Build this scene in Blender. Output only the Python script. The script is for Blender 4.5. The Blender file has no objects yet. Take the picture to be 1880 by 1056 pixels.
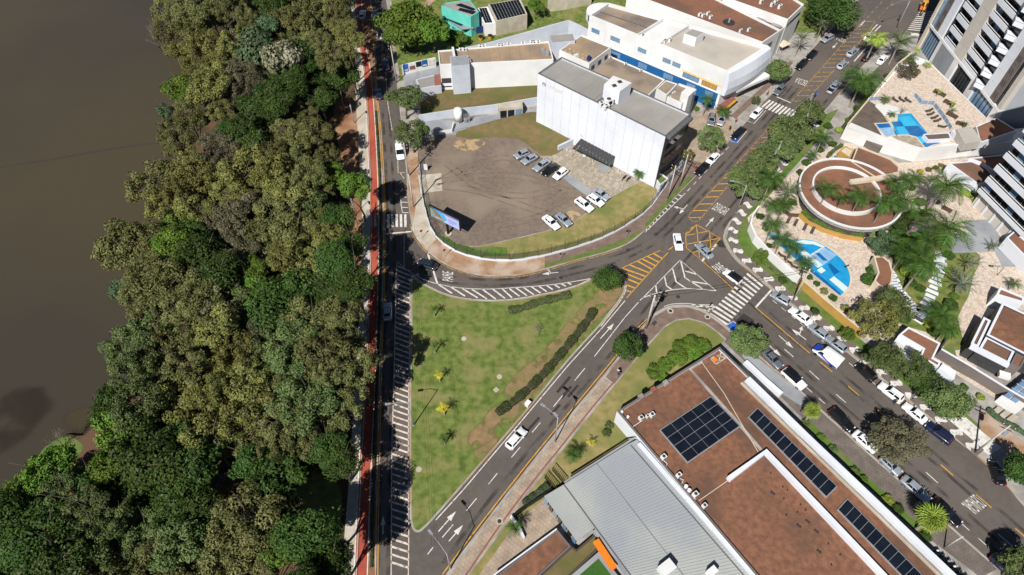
import bpy, bmesh, math, random
from mathutils import Vector, Matrix
R = math.radians
S = bpy.context.scene
COL = S.collection

# ---------------------------------------------------------------- camera, sky, sun, exposure
CAM_H, FOC, PITCH = 105.0, 1240.0, math.atan(1240.0 / 952.0)      # drone 105 m up, looking 52.5 degrees down
cam_data = bpy.data.cameras.new('camera')
cam = bpy.data.objects.new('camera', cam_data); COL.objects.link(cam)
cam_data.sensor_fit = 'HORIZONTAL'; cam_data.sensor_width = 36.0
cam_data.lens = 36.0 * FOC / 1880.0
cam_data.clip_start = 0.5; cam_data.clip_end = 6000
cam.location = (0, 0, CAM_H); cam.rotation_euler = (math.pi / 2 - PITCH, 0, 0)
S.camera = cam
SUN_EL, SUN_AZ = R(46), R(242)          # sun stands behind and left of the camera; azimuth counted from +X
world = bpy.data.worlds.new('World'); S.world = world; world.use_nodes = True
wn = world.node_tree.nodes; wl = world.node_tree.links
sky = wn.new('ShaderNodeTexSky'); sky.sky_type = 'NISHITA'; sky.sun_disc = False; sky.altitude = 600; sky.air_density = 0.6; sky.dust_density = 0.3
sky.sun_elevation = SUN_EL; sky.sun_rotation = math.pi / 2 - SUN_AZ
wl.new(sky.outputs[0], wn['Background'].inputs[0]); wn['Background'].inputs[1].default_value = 0.05
sun_data = bpy.data.lights.new('sun', 'SUN'); sun_data.energy = 5.0; sun_data.angle = R(0.5); sun_data.color = (1, 0.965, 0.91)
sun = bpy.data.objects.new('sun', sun_data); COL.objects.link(sun)
sd = Vector((math.cos(SUN_EL) * math.cos(SUN_AZ), math.cos(SUN_EL) * math.sin(SUN_AZ), math.sin(SUN_EL)))
sun.rotation_euler = sd.to_track_quat('Z', 'Y').to_euler(); sun.location = sd * 300
S.view_settings.view_transform = 'Standard'; S.view_settings.look = 'None'
S.view_settings.exposure = 0.38; S.view_settings.gamma = 1.0
S.view_settings.use_curve_mapping = False
S.cycles.max_bounces = 6; S.cycles.diffuse_bounces = 2; S.cycles.glossy_bounces = 2
S.cycles.transparent_max_bounces = 6; S.cycles.caustics_reflective = False; S.cycles.caustics_refractive = False

# ---------------------------------------------------------------- survey: photo position -> place on a level at height z
_c, _s = math.cos(PITCH), math.sin(PITCH)
def G(p, z=0.0):
    x = (p[0] - 940.0) / FOC; y = (p[1] - 528.0) / FOC
    t = (CAM_H - z) / (_s + y * _c)
    return Vector((x * t, (_c - y * _s) * t, z))
def GL(pts, z=0.0): return [G(p, z) for p in pts]

# ---------------------------------------------------------------- mesh helpers
def area2(p): return sum(p[i][0] * p[(i + 1) % len(p)][1] - p[(i + 1) % len(p)][0] * p[i][1] for i in range(len(p)))
def ccw(p): return list(p) if area2(p) > 0 else list(p)[::-1]
def inset(poly, t):
    P = ccw(poly); n = len(P); out = []
    for i in range(n):
        a, b, c = P[i - 1], P[i], P[(i + 1) % n]
        d1 = Vector((b[0] - a[0], b[1] - a[1])).normalized(); d2 = Vector((c[0] - b[0], c[1] - b[1])).normalized()
        n1 = Vector((-d1.y, d1.x)); n2 = Vector((-d2.y, d2.x)); m = n1 + n2
        k = t / max(0.35, m.length_squared / 2) if m.length > 1e-6 else t
        out.append(Vector((b[0] + m.x * k, b[1] + m.y * k, b[2] if len(b) > 2 else 0)))
    return out
def spl(pts, n=6, closed=False):
    P = [Vector(p) for p in pts]; out = []; m = len(P)
    rng = range(m) if closed else range(m - 1)
    for i in rng:
        p1, p2 = P[i], P[(i + 1) % m]
        p0 = P[i - 1] if (closed or i > 0) else p1 * 2 - p2
        p3 = P[(i + 2) % m] if (closed or i + 2 < m) else p2 * 2 - p1
        for k in range(n):
            t = k / n
            out.append(0.5 * ((2 * p1) + (p2 - p0) * t + (2 * p0 - 5 * p1 + 4 * p2 - p3) * t * t + (3 * p1 - p0 - 3 * p2 + p3) * t ** 3))
    if not closed: out.append(P[-1].copy())
    return out
def offset_line(pts, d):
    out = []; n = len(pts)
    for i in range(n):
        a = pts[max(0, i - 1)]; b = pts[min(n - 1, i + 1)]
        t = Vector((b[0] - a[0], b[1] - a[1])); t.normalize()
        out.append(Vector((pts[i][0] - t.y * d, pts[i][1] + t.x * d, pts[i][2])))
    return out
class MB:
    def __init__(s): s.v = []; s.f = []; s.c = None
    def add(s, pts): n = len(s.v); s.v += [tuple(p) for p in pts]; return list(range(n, n + len(pts)))
    def poly(s, pts): s.f.append(s.add(pts)); return s
    def sheet(s, pts, z=None):
        P = ccw(pts); return s.poly([(p[0], p[1], p[2] if z is None else z) for p in P])
    def prism(s, pts, z0, z1, bottom=False):
        P = ccw(pts); n = len(P); a = s.add([(p[0], p[1], z0) for p in P]); b = s.add([(p[0], p[1], z1) for p in P])
        for i in range(n): s.f.append([a[i], a[(i + 1) % n], b[(i + 1) % n], b[i]])
        s.f.append(b)
        if bottom: s.f.append(a[::-1])
        return s
    def ring(s, pts, t, z0, z1):
        P = ccw(pts); Q = inset(P, t); n = len(P)
        a = s.add([(p[0], p[1], z0) for p in P]); b = s.add([(p[0], p[1], z1) for p in P])
        c = s.add([(p[0], p[1], z1) for p in Q]); d = s.add([(p[0], p[1], z0) for p in Q])
        for i in range(n):
            j = (i + 1) % n
            s.f += [[a[i], a[j], b[j], b[i]], [b[i], b[j], c[j], c[i]], [c[i], c[j], d[j], d[i]]]
        return s
    def box(s, c, size, rz=0.0):
        x, y, z = size[0] / 2, size[1] / 2, size[2] / 2; co, si = math.cos(rz), math.sin(rz)
        q = [(-x, -y), (x, -y), (x, y), (-x, y)]
        q = [(c[0] + a * co - b * si, c[1] + a * si + b * co) for a, b in q]
        return s.prism(q, c[2] - z, c[2] + z, True)
    def bar(s, a, b, w, z0, z1, ext=0.0):
        a = Vector((a[0], a[1])); b = Vector((b[0], b[1])); d = (b - a).normalized(); n = Vector((-d.y, d.x)) * w / 2
        a = a - d * ext; b = b + d * ext
        return s.prism([a - n, b - n, b + n, a + n], z0, z1, True)
    def strip(s, pts, w, z=None, h=None):
        L = offset_line(pts, w / 2); Q = offset_line(pts, -w / 2); n = len(pts)
        f = lambda p: (p[0], p[1], p[2] if z is None else z)
        if h is None:
            a = s.add([f(p) for p in L]); b = s.add([f(p) for p in Q])
            for i in range(n - 1): s.f.append([b[i], b[i + 1], a[i + 1], a[i]])
        else:
            a = s.add([f(p) for p in L]); b = s.add([f(p) for p in Q])
            a2 = s.add([(f(p)[0], f(p)[1], f(p)[2] + h) for p in L]); b2 = s.add([(f(p)[0], f(p)[1], f(p)[2] + h) for p in Q])
            for i in range(n - 1):
                s.f += [[b2[i], b2[i + 1], a2[i + 1], a2[i]], [a[i], a2[i], a2[i + 1], a[i + 1]], [b2[i], b[i], b[i + 1], b2[i + 1]]]
            s.f += [[a[0], b[0], b2[0], a2[0]], [b[-1], a[-1], a2[-1], b2[-1]]]
        return s
    def loft(s, rows, closed=False):
        ids = [s.add(r) for r in rows]; m = len(rows[0])
        for i in range(len(rows) - 1):
            for j in range(m if closed else m - 1):
                k = (j + 1) % m
                s.f.append([ids[i][j], ids[i][k], ids[i + 1][k], ids[i + 1][j]])
        return ids
    def tube(s, pts, r, n=6, cap=True):
        pts = [Vector(p) for p in pts]; m = len(pts); r = r if isinstance(r, (list, tuple)) else [r] * m; rows = []
        for i, p in enumerate(pts):
            t = (pts[min(m - 1, i + 1)] - pts[max(0, i - 1)]).normalized()
            u = t.cross(Vector((0, 0, 1)) if abs(t.z) < 0.95 else Vector((1, 0, 0))).normalized(); w = t.cross(u)
            rows.append([p + (u * math.cos(2 * math.pi * k / n) + w * math.sin(2 * math.pi * k / n)) * r[i] for k in range(n)])
        ids = s.loft(rows, True)
        if cap: s.f += [ids[0][::-1], ids[-1]]
        return s
    def cyl(s, c, r, z0, z1, n=14, r1=None):
        r1 = r if r1 is None else r1
        a = s.add([(c[0] + r * math.cos(2 * math.pi * k / n), c[1] + r * math.sin(2 * math.pi * k / n), z0) for k in range(n)])
        b = s.add([(c[0] + r1 * math.cos(2 * math.pi * k / n), c[1] + r1 * math.sin(2 * math.pi * k / n), z1) for k in range(n)])
        for i in range(n): s.f.append([a[i], a[(i + 1) % n], b[(i + 1) % n], b[i]])
        s.f += [b, a[::-1]]; return s
    def blob(s, c, r, n=8, m=5):
        rows = []
        for i in range(m + 1):
            th = math.pi * (0.02 + 0.96 * i / m)
            rows.append([(c[0] + r[0] * math.sin(th) * math.cos(2 * math.pi * k / n), c[1] + r[1] * math.sin(th) * math.sin(2 * math.pi * k / n), c[2] - r[2] * math.cos(th)) for k in range(n)])
        ids = s.loft(rows, True); s.f += [ids[0][::-1], ids[-1]]; return s
    def mesh(s, name, org=(0, 0, 0), smooth=False):
        me = bpy.data.meshes.new(name)
        me.from_pydata([(v[0] - org[0], v[1] - org[1], v[2] - org[2]) for v in s.v], [], s.f); me.update()
        if smooth: me.polygons.foreach_set('use_smooth', [True] * len(me.polygons))
        return me
ROOT = {}
def ob(name, mb, mat, parent=None, smooth=False, local=False, kind=None):
    org = (0, 0, 0) if (parent is None or local) else ROOT.get(parent, (0, 0, 0))
    me = mb if isinstance(mb, bpy.types.Mesh) else mb.mesh(name, org, smooth)
    if mat is not None and not me.materials: me.materials.append(mat)
    o = bpy.data.objects.new(name, me); COL.objects.link(o)
    if parent is not None:
        o.parent = parent; ROOT[o] = ROOT.get(parent, (0, 0, 0))
    if kind: o['kind'] = kind
    return o
def tag(o, label, cat, group=None, kind=None):
    o['label'] = label; o['category'] = cat
    if group: o['group'] = group
    if kind: o['kind'] = kind
    return o
def struct(name, mb, mat): return ob(name, mb, mat, kind='structure')
def thing(name, label, cat, loc=(0, 0, 0), rz=0.0, group=None):
    o = bpy.data.objects.new(name, None); COL.objects.link(o); o.location = loc; o.rotation_euler = (0, 0, rz)
    o.empty_display_size = 0.2; ROOT[o] = tuple(loc); return tag(o, label, cat, group, 'thing')
def copy_tree(o, parent=None):
    c = o.copy(); COL.objects.link(c); c.parent = parent
    for ch in list(o.children): copy_tree(ch, c)
    return c
PROTO = []
def drop_tree(o):
    for ch in list(o.children): drop_tree(ch)
    bpy.data.objects.remove(o)

# ---------------------------------------------------------------- procedural materials
def nodes(name):
    m = bpy.data.materials.new(name); m.use_nodes = True
    return m, m.node_tree.nodes, m.node_tree.links, m.node_tree.nodes['Principled BSDF']
def rgba(c): return (c[0], c[1], c[2], 1)
def mk(name, c1, c2=None, scale=2.0, rough=0.8, c3=None, scale3=0.15, bump=0.0, metal=0.0, spec=0.3, obj=False, detail=4, lo=0.35, hi=0.65, lo3=0.45, hi3=0.62, wear=None):
    m, N, L, B = nodes(name); B.inputs['Roughness'].default_value = rough; B.inputs['Metallic'].default_value = metal
    B.inputs['Specular IOR Level'].default_value = spec
    if c2 is None: c2 = tuple(v * 0.82 for v in c1)
    if obj: pos = N.new('ShaderNodeTexCoord').outputs['Object']
    else: pos = N.new('ShaderNodeNewGeometry').outputs['Position']
    def noise(sc, lo, hi):
        t = N.new('ShaderNodeTexNoise'); t.inputs['Scale'].default_value = sc; t.inputs['Detail'].default_value = detail
        L.new(pos, t.inputs['Vector']); r = N.new('ShaderNodeMapRange')
        r.inputs['From Min'].default_value = lo; r.inputs['From Max'].default_value = hi; L.new(t.outputs[0], r.inputs['Value']); return r.outputs[0], t.outputs[0]
    def mix(f, a, b):
        x = N.new('ShaderNodeMix'); x.data_type = 'RGBA'; L.new(f, x.inputs[0])
        for s, v in ((6, a), (7, b)):
            if isinstance(v, tuple): x.inputs[s].default_value = rgba(v)
            else: L.new(v, x.inputs[s])
        return x.outputs[2]
    f, raw = noise(scale, lo, hi); col = mix(f, c1, c2)
    if c3 is not None: f3, _ = noise(scale3, lo3, hi3); col = mix(f3, col, c3)
    L.new(col, B.inputs['Base Color'])
    if bump:
        b = N.new('ShaderNodeBump'); b.inputs['Strength'].default_value = bump; b.inputs['Distance'].default_value = 0.1
        L.new(raw, b.inputs['Height']); L.new(b.outputs[0], B.inputs['Normal'])
    if wear:                                    # (scale, from, to): worn through where the noise is low
        f, _ = noise(*wear)
        if name.startswith('soft_'):      # fades out towards the sheet's rim
            a = N.new('ShaderNodeAttribute'); a.attribute_name = 'fade'; x = N.new('ShaderNodeMath'); x.operation = 'MULTIPLY'; L.new(a.outputs['Fac'], x.inputs[0])
            y = N.new('ShaderNodeMath'); y.operation = 'MULTIPLY_ADD'; y.inputs[1].default_value = 0.7 if 'silt' in name else 1.6; y.inputs[2].default_value = -0.1; L.new(f, y.inputs[0]); L.new(y.outputs[0], x.inputs[1]); f = x.outputs[0]
        L.new(f, B.inputs['Alpha'])
    return m
def mk_brick(name, c1, c2, cm, scale=1.0, bw=0.4, bh=0.2, rot=0.0, mort=0.03, rough=0.85):
    m, N, L, B = nodes(name); B.inputs['Roughness'].default_value = rough
    g = N.new('ShaderNodeNewGeometry'); mp = N.new('ShaderNodeMapping'); mp.inputs['Rotation'].default_value = (0, 0, rot); L.new(g.outputs['Position'], mp.inputs[0])
    t = N.new('ShaderNodeTexBrick'); t.inputs['Scale'].default_value = scale
    for k, v in (('Color1', rgba(c1)), ('Color2', rgba(c2)), ('Mortar', rgba(cm)), ('Mortar Size', mort), ('Brick Width', bw), ('Row Height', bh)): t.inputs[k].default_value = v
    L.new(mp.outputs[0], t.inputs['Vector'])
    n = N.new('ShaderNodeTexNoise'); n.inputs['Scale'].default_value = 0.6; L.new(g.outputs['Position'], n.inputs['Vector'])
    x = N.new('ShaderNodeMix'); x.data_type = 'RGBA'; x.blend_type = 'MULTIPLY'; x.inputs[0].default_value = 0.5
    r = N.new('ShaderNodeValToRGB'); r.color_ramp.elements[0].color = (0.45, 0.42, 0.4, 1); r.color_ramp.elements[0].position = 0.3; r.color_ramp.elements[1].position = 0.65
    L.new(n.outputs[0], r.inputs[0]); L.new(t.outputs[0], x.inputs[6]); L.new(r.outputs[0], x.inputs[7]); L.new(x.outputs[2], B.inputs['Base Color'])
    return m
def mk_stone(name, cols, scale=1.2, joint=(0.25, 0.2, 0.16), rough=0.8):
    m, N, L, B = nodes(name); B.inputs['Roughness'].default_value = rough
    g = N.new('ShaderNodeNewGeometry')
    v = N.new('ShaderNodeTexVoronoi'); v.inputs['Scale'].default_value = scale; L.new(g.outputs['Position'], v.inputs['Vector'])
    r = N.new('ShaderNodeValToRGB'); r.color_ramp.interpolation = 'CONSTANT'
    e = r.color_ramp.elements
    for i, c in enumerate(cols):
        if i < 2: e[i].position = i / len(cols); e[i].color = rgba(c)
        else: e.new(i / len(cols)).color = rgba(c)
    L.new(v.outputs['Color'], r.inputs[0])
    d = N.new('ShaderNodeTexVoronoi'); d.feature = 'DISTANCE_TO_EDGE'; d.inputs['Scale'].default_value = scale; L.new(g.outputs['Position'], d.inputs['Vector'])
    mr = N.new('ShaderNodeMapRange'); mr.inputs['From Min'].default_value = 0.015; mr.inputs['From Max'].default_value = 0.06; L.new(d.outputs['Distance'], mr.inputs['Value'])
    x = N.new('ShaderNodeMix'); x.data_type = 'RGBA'; L.new(mr.outputs[0], x.inputs[0]); x.inputs[6].default_value = rgba(joint); L.new(r.outputs[0], x.inputs[7])
    L.new(x.outputs[2], B.inputs['Base Color']); return m
def mk_leaf(name, c, c2, rough=0.55, trans=0.07):
    m, N, L, B = nodes(name)
    a = N.new('ShaderNodeAttribute'); a.attribute_name = 'tint'; oi = N.new('ShaderNodeObjectInfo')
    x = N.new('ShaderNodeMix'); x.data_type = 'RGBA'; x.inputs[6].default_value = rgba(c); x.inputs[7].default_value = rgba(c2); L.new(a.outputs['Fac'], x.inputs[0])
    h = N.new('ShaderNodeHueSaturation'); L.new(x.outputs[2], h.inputs['Color'])
    mr = N.new('ShaderNodeMapRange'); mr.inputs['To Min'].default_value = 0.75; mr.inputs['To Max'].default_value = 1.25; L.new(oi.outputs['Random'], mr.inputs['Value']); L.new(mr.outputs[0], h.inputs['Value'])
    mr2 = N.new('ShaderNodeMapRange'); mr2.inputs['To Min'].default_value = 0.485; mr2.inputs['To Max'].default_value = 0.515; L.new(oi.outputs['Random'], mr2.inputs['Value']); L.new(mr2.outputs[0], h.inputs['Hue'])
    L.new(h.outputs[0], B.inputs['Base Color']); B.inputs['Roughness'].default_value = rough; B.inputs['Specular IOR Level'].default_value = 0.15
    t = N.new('ShaderNodeBsdfTranslucent'); L.new(h.outputs[0], t.inputs[0]); s = N.new('ShaderNodeMixShader'); s.inputs[0].default_value = trans
    L.new(B.outputs[0], s.inputs[1]); L.new(t.outputs[0], s.inputs[2]); L.new(s.outputs[0], N['Material Output'].inputs[0])
    return m
def mk_water(name, c, rough=0.08, bump=0.15, scale=0.8, c2=None, scale2=0.03):
    m = mk(name, c, c2 or c, scale=scale2, rough=rough, spec=0.5, lo=0.4, hi=0.6); N = m.node_tree.nodes; L = m.node_tree.links; B = N['Principled BSDF']
    g = N.new('ShaderNodeNewGeometry'); t = N.new('ShaderNodeTexNoise'); t.inputs['Scale'].default_value = scale; t.inputs['Detail'].default_value = 6; L.new(g.outputs['Position'], t.inputs['Vector'])
    b = N.new('ShaderNodeBump'); b.inputs['Strength'].default_value = bump; b.inputs['Distance'].default_value = 0.05; L.new(t.outputs[0], b.inputs['Height']); L.new(b.outputs[0], B.inputs['Normal'])
    return m

m_asphalt = mk('asphalt', (0.106, 0.090, 0.080), (0.086, 0.073, 0.065), 0.9, 0.85, (0.123, 0.103, 0.090), 0.05, 0.2, spec=0.25, detail=8)
m_patch = mk('asphalt_patch', (0.03, 0.028, 0.028), (0.04, 0.036, 0.035), 3, 0.9)
m_lot = mk('lot_gravel', (0.185, 0.142, 0.112), (0.135, 0.105, 0.086), 1.3, 0.95, (0.22, 0.175, 0.13), 0.09, 0.4, detail=9)
m_sand = mk('soft_sand', (0.42, 0.30, 0.17), (0.33, 0.22, 0.13), 1.5, 0.95, bump=0.4, wear=(0.5, 0.38, 0.56))
m_concrete = mk('concrete', (0.36, 0.34, 0.31), (0.29, 0.27, 0.25), 0.8, 0.9, (0.22, 0.2, 0.18), 0.2, 0.1)
m_pale = mk('pale_concrete', (0.42, 0.38, 0.30), (0.36, 0.31, 0.24), 0.7, 0.9, (0.47, 0.43, 0.36), 0.3)
m_greywall = mk('grey_blue_paint', (0.46, 0.49, 0.55), (0.40, 0.43, 0.48), 0.5, 0.8, (0.5, 0.52, 0.57), 0.12)
m_kerb = mk('kerb_stone', (0.38, 0.35, 0.31), (0.30, 0.27, 0.23), 0.6, 0.9, (0.32, 0.2, 0.12), 0.15)
m_pavered = mk_brick('red_pavers', (0.215, 0.145, 0.112), (0.175, 0.118, 0.094), (0.15, 0.115, 0.095), 1.0, 0.8, 0.4)
m_pavetan = mk_brick('tan_pavers', (0.40, 0.31, 0.23), (0.35, 0.27, 0.2), (0.24, 0.2, 0.16), 1.0, 0.6, 0.6, 0.7)
m_pavegrey = mk_brick('grey_brown_pavers', (0.17, 0.14, 0.12), (0.145, 0.12, 0.105), (0.1, 0.085, 0.075), 1.0, 0.5, 0.5, 0.7)
m_dirt = mk('red_soil', (0.25, 0.12, 0.06), (0.19, 0.09, 0.05), 1.0, 0.95, (0.32, 0.19, 0.11), 0.2, 0.3)
m_dustwalk = mk('dusty_orange_pavement', (0.33, 0.2, 0.12), (0.27, 0.155, 0.09), 0.8, 0.95, (0.4, 0.31, 0.24), 0.25, 0.1)
m_forestfloor = mk('forest_floor', (0.05, 0.035, 0.02), (0.035, 0.04, 0.012), 0.7, 0.95, (0.11, 0.06, 0.035), 0.12, 0.4)
m_grass = mk('lawn_grass', (0.072, 0.108, 0.018), (0.150, 0.186, 0.044), 0.8, 0.9, (0.215, 0.19, 0.075), 0.2, 0.8, detail=12, lo=0.33, hi=0.67, lo3=0.47, hi3=0.72)
m_grass2 = mk('fresh_grass', (0.07, 0.125, 0.018), (0.10, 0.16, 0.03), 0.8, 0.9, (0.13, 0.15, 0.05), 0.2, 0.5, detail=8)
m_dry = mk('dry_grass', (0.28, 0.225, 0.095), (0.185, 0.165, 0.055), 0.7, 0.95, (0.14, 0.155, 0.042), 0.11, 0.6, detail=12, wear=None)
m_softdry = mk('soft_dry_grass', (0.24, 0.19, 0.07), (0.18, 0.16, 0.05), 0.5, 0.95, bump=0.5, detail=12, wear=(0.5, 0.3, 0.6))
m_drybrown = mk('brown_dry_grass', (0.17, 0.12, 0.055), (0.125, 0.1, 0.04), 0.8, 0.95, (0.10, 0.10, 0.03), 0.15, 0.5, detail=10)
m_pathdirt = mk('soft_worn_soil', (0.26, 0.165, 0.09), (0.19, 0.13, 0.06), 0.9, 0.95, (0.17, 0.15, 0.055), 0.3, 0.4, detail=9, wear=(0.35, 0.36, 0.52))
m_red = mk('red_cycle_paint', (0.36, 0.072, 0.042), (0.29, 0.058, 0.034), 0.7, 0.8, (0.38, 0.09, 0.05), 0.1)
m_paint = mk('white_road_paint', (0.66, 0.64, 0.60), (0.52, 0.49, 0.45), 1.2, 0.7, wear=(2.2, 0.28, 0.42))
m_paintworn = mk('worn_white_road_paint', (0.68, 0.60, 0.52), (0.5, 0.42, 0.35), 0.9, 0.8, wear=(1.6, 0.28, 0.46))
m_yellow = mk('yellow_road_paint', (0.62, 0.32, 0.035), (0.5, 0.26, 0.035), 1.2, 0.7, wear=(2.2, 0.28, 0.42))
m_yellowdull = mk('faded_yellow_road_paint', (0.45, 0.26, 0.06), (0.33, 0.2, 0.06), 0.9, 0.8, wear=(1.6, 0.34, 0.52))
m_bluepaint = mk('blue_road_paint', (0.02, 0.12, 0.5), (0.02, 0.09, 0.4), 1, 0.7)
m_white = mk('white_wall_paint', (0.70, 0.70, 0.69), (0.64, 0.64, 0.635), 0.35, 0.75, (0.58, 0.575, 0.56), 0.1)
m_panel = mk('white_facade_panel', (0.62, 0.645, 0.695), (0.57, 0.595, 0.65), 0.25, 0.6, (0.64, 0.66, 0.70), 0.12)
m_joint = mk('facade_joint', (0.50, 0.525, 0.575), rough=0.8)
m_flash = mk('dark_metal_flashing', (0.12, 0.12, 0.125), rough=0.6)
m_roofgrey = mk('grey_roof_membrane', (0.30, 0.285, 0.26), (0.26, 0.25, 0.23), 0.3, 0.9, (0.24, 0.225, 0.21), 0.07)
m_rooftan = mk('tan_roof_membrane', (0.42, 0.38, 0.33), (0.36, 0.33, 0.29), 0.25, 0.9, (0.46, 0.41, 0.34), 0.08)
m_roofbeige = mk('beige_tile_roof', (0.33, 0.235, 0.145), (0.28, 0.2, 0.13), 0.5, 0.9, (0.22, 0.17, 0.13), 0.15)
m_roofbrownold = mk('weathered_brown_roof', (0.21, 0.17, 0.135), (0.145, 0.115, 0.10), 0.35, 0.95, (0.28, 0.22, 0.16), 0.1)
m_roofbrown = mk('red_brown_gravel_roof', (0.228, 0.106, 0.060), (0.145, 0.069, 0.043), 1.1, 0.95, (0.105, 0.060, 0.042), 0.14, 0.7, detail=12, lo3=0.47, hi3=0.72)
m_roofbrown2 = mk('terracotta_gravel_roof', (0.23, 0.105, 0.065), (0.19, 0.09, 0.055), 1.2, 0.95, (0.14, 0.08, 0.055), 0.15, 0.3, detail=8)
m_metalroof = mk('pale_metal_roof', (0.36, 0.37, 0.355), (0.31, 0.325, 0.32), 0.2, 0.6, (0.28, 0.295, 0.315), 0.08, metal=0.0)
m_blue = mk('blue_wall_paint', (0.01, 0.105, 0.29), (0.01, 0.09, 0.25), 0.4, 0.6)
m_teal = mk('turquoise_wall_paint', (0.13, 0.55, 0.46), (0.1, 0.45, 0.38), 0.3, 0.6)
m_navy = mk('navy_wall_paint', (0.015, 0.03, 0.12), rough=0.7)
m_brickred = mk('brick_red_wall', (0.25, 0.1, 0.07), (0.2, 0.08, 0.06), 1.5, 0.9)
m_darkwall = mk('dark_brown_wall', (0.075, 0.06, 0.05), (0.06, 0.048, 0.04), 0.5, 0.85)
m_taupe = mk('taupe_wall_paint', (0.15, 0.125, 0.115), (0.125, 0.105, 0.1), 0.4, 0.85)
m_beige = mk('beige_wall_panel', (0.50, 0.46, 0.41), (0.46, 0.42, 0.38), 0.4, 0.8)
m_cream = mk('cream_stone', (0.58, 0.5, 0.38), (0.52, 0.44, 0.33), 0.6, 0.8)
m_mustard = mk('mustard_wall_paint', (0.42, 0.245, 0.06), (0.36, 0.21, 0.055), 0.5, 0.8)
m_orange = mk('orange_paint', (0.9, 0.2, 0.01), rough=0.6)
m_glass = mk('dark_window_glass', (0.012, 0.016, 0.02), (0.02, 0.024, 0.03), 0.4, 0.06, spec=0.6)
m_glassblue = mk('blue_tinted_glass', (0.12, 0.22, 0.34), (0.18, 0.28, 0.4), 0.3, 0.08, spec=0.6)
m_solar = mk('solar_cell', (0.006, 0.009, 0.016), (0.010, 0.014, 0.022), 0.5, 0.25, spec=0.3)
m_alu = mk('aluminium', (0.55, 0.56, 0.57), rough=0.4, metal=0.6)
m_steel = mk('galvanised_steel', (0.42, 0.44, 0.45), rough=0.5, metal=0.4)
m_black = mk('black_metal', (0.012, 0.012, 0.013), rough=0.5)
m_darkgrey = mk('dark_grey_panel', (0.05, 0.05, 0.052), (0.04, 0.04, 0.042), 1, 0.6)
m_pole = mk('pole_concrete', (0.48, 0.46, 0.42), (0.4, 0.38, 0.35), 1, 0.9)
m_wood = mk('brown_timber', (0.10, 0.06, 0.035), (0.075, 0.045, 0.028), 3, 0.8)
m_deck = mk_brick('timber_deck', (0.155, 0.12, 0.095), (0.13, 0.1, 0.08), (0.06, 0.045, 0.04), 1.0, 4.0, 0.16, 0.9, 0.02)
m_stone = mk_stone('crazy_paving', [(0.50, 0.40, 0.32), (0.56, 0.47, 0.385), (0.46, 0.36, 0.28), (0.59, 0.51, 0.43), (0.52, 0.43, 0.36), (0.40, 0.33, 0.285)], 2.8, (0.40, 0.33, 0.27))
m_stone2 = mk_stone('grey_tan_stone_pavers', [(0.33, 0.28, 0.21), (0.38, 0.33, 0.26), (0.29, 0.245, 0.19), (0.36, 0.3, 0.23)], 1.4, (0.2, 0.18, 0.14))
m_slab = mk('grey_stone_slabs', (0.25, 0.26, 0.28), (0.21, 0.22, 0.24), 0.5, 0.7, (0.29, 0.3, 0.31), 0.15)
m_poolA = mk_water('pool_mid_blue', (0.012, 0.24, 0.50), 0.05, 0.1, 2.5, (0.02, 0.28, 0.55), 0.8)
m_poolB = mk_water('pool_deep_blue', (0.008, 0.10, 0.30), 0.05, 0.1, 2.5, (0.01, 0.13, 0.34), 0.8)
m_poolC = mk_water('pool_pale_blue', (0.20, 0.37, 0.56), 0.05, 0.1, 2.5, (0.25, 0.42, 0.6), 0.8)
m_poolD = mk_water('pool_shallow_white', (0.55, 0.66, 0.66), 0.05, 0.1, 2.5)
m_poolE = mk_water('pool_light_cyan', (0.03, 0.38, 0.62), 0.05, 0.1, 2.5)
m_lake = mk_water('muddy_lake_water', (0.064, 0.051, 0.030), 0.16, 0.5, 0.7, (0.048, 0.041, 0.029), 0.012)
m_shoal = mk('soft_silt_shoal', (0.042, 0.029, 0.021), (0.036, 0.025, 0.019), 0.1, 0.2, wear=(0.16, 0.36, 0.6))
m_plume = mk('soft_silt_plume', (0.085, 0.066, 0.038), (0.072, 0.056, 0.033), 0.3, 0.2, wear=(0.12, 0.36, 0.6))
m_oil = mk('tyre_wear', (0.05, 0.042, 0.038), (0.06, 0.05, 0.045), 0.7, 0.8, wear=(0.35, 0.42, 0.75))
m_track = mk('dusty_track', (0.25, 0.195, 0.145), (0.2, 0.155, 0.115), 1, 0.95, wear=(0.4, 0.35, 0.8))
m_turf = mk('artificial_turf', (0.035, 0.11, 0.015), (0.028, 0.09, 0.012), 3, 0.9)
m_bark = mk('bark', (0.13, 0.10, 0.075), (0.08, 0.062, 0.048), 3, 0.95, obj=True)
m_barkpale = mk('pale_bark', (0.30, 0.26, 0.22), (0.22, 0.19, 0.16), 2, 0.95, obj=True)
m_twig = mk('bare_twigs', (0.23, 0.19, 0.16), (0.17, 0.14, 0.12), 2, 0.95, obj=True)
# ================================================================ SETTING
# ---- lake, terrain
SHORE = [(330, -140), (318, -60), (312, 60), (362, 128), (345, 220), (330, 300), (300, 400), (272, 480), (258, 560), (246, 640), (236, 720), (192, 770), (168, 788), (150, 800), (118, 798), (92, 812), (76, 828), (66, 846), (38, 880), (0, 900), (-120, 940), (-500, 1120)]
w = MB(); w.sheet([(-3000, -1500), (3000, -1500), (3000, 3500), (-3000, 3500)], -0.8)
struct('lake', w, m_lake)
sh = spl(GL(SHORE, 0), 4)
gpts = [Vector((-300, 3500, 0))] + sh + [Vector((-3000, -300, 0)), Vector((-3000, -1500, 0)), Vector((3000, -1500, 0)), Vector((3000, 3500, 0))]
g = MB(); g.sheet(gpts, 0)
g.loft([[(p.x, p.y, 0) for p in sh], [(q.x, q.y, -2.2) for q in offset_line(sh, -1.5)]])
ground = struct('ground', g, m_forestfloor)
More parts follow.
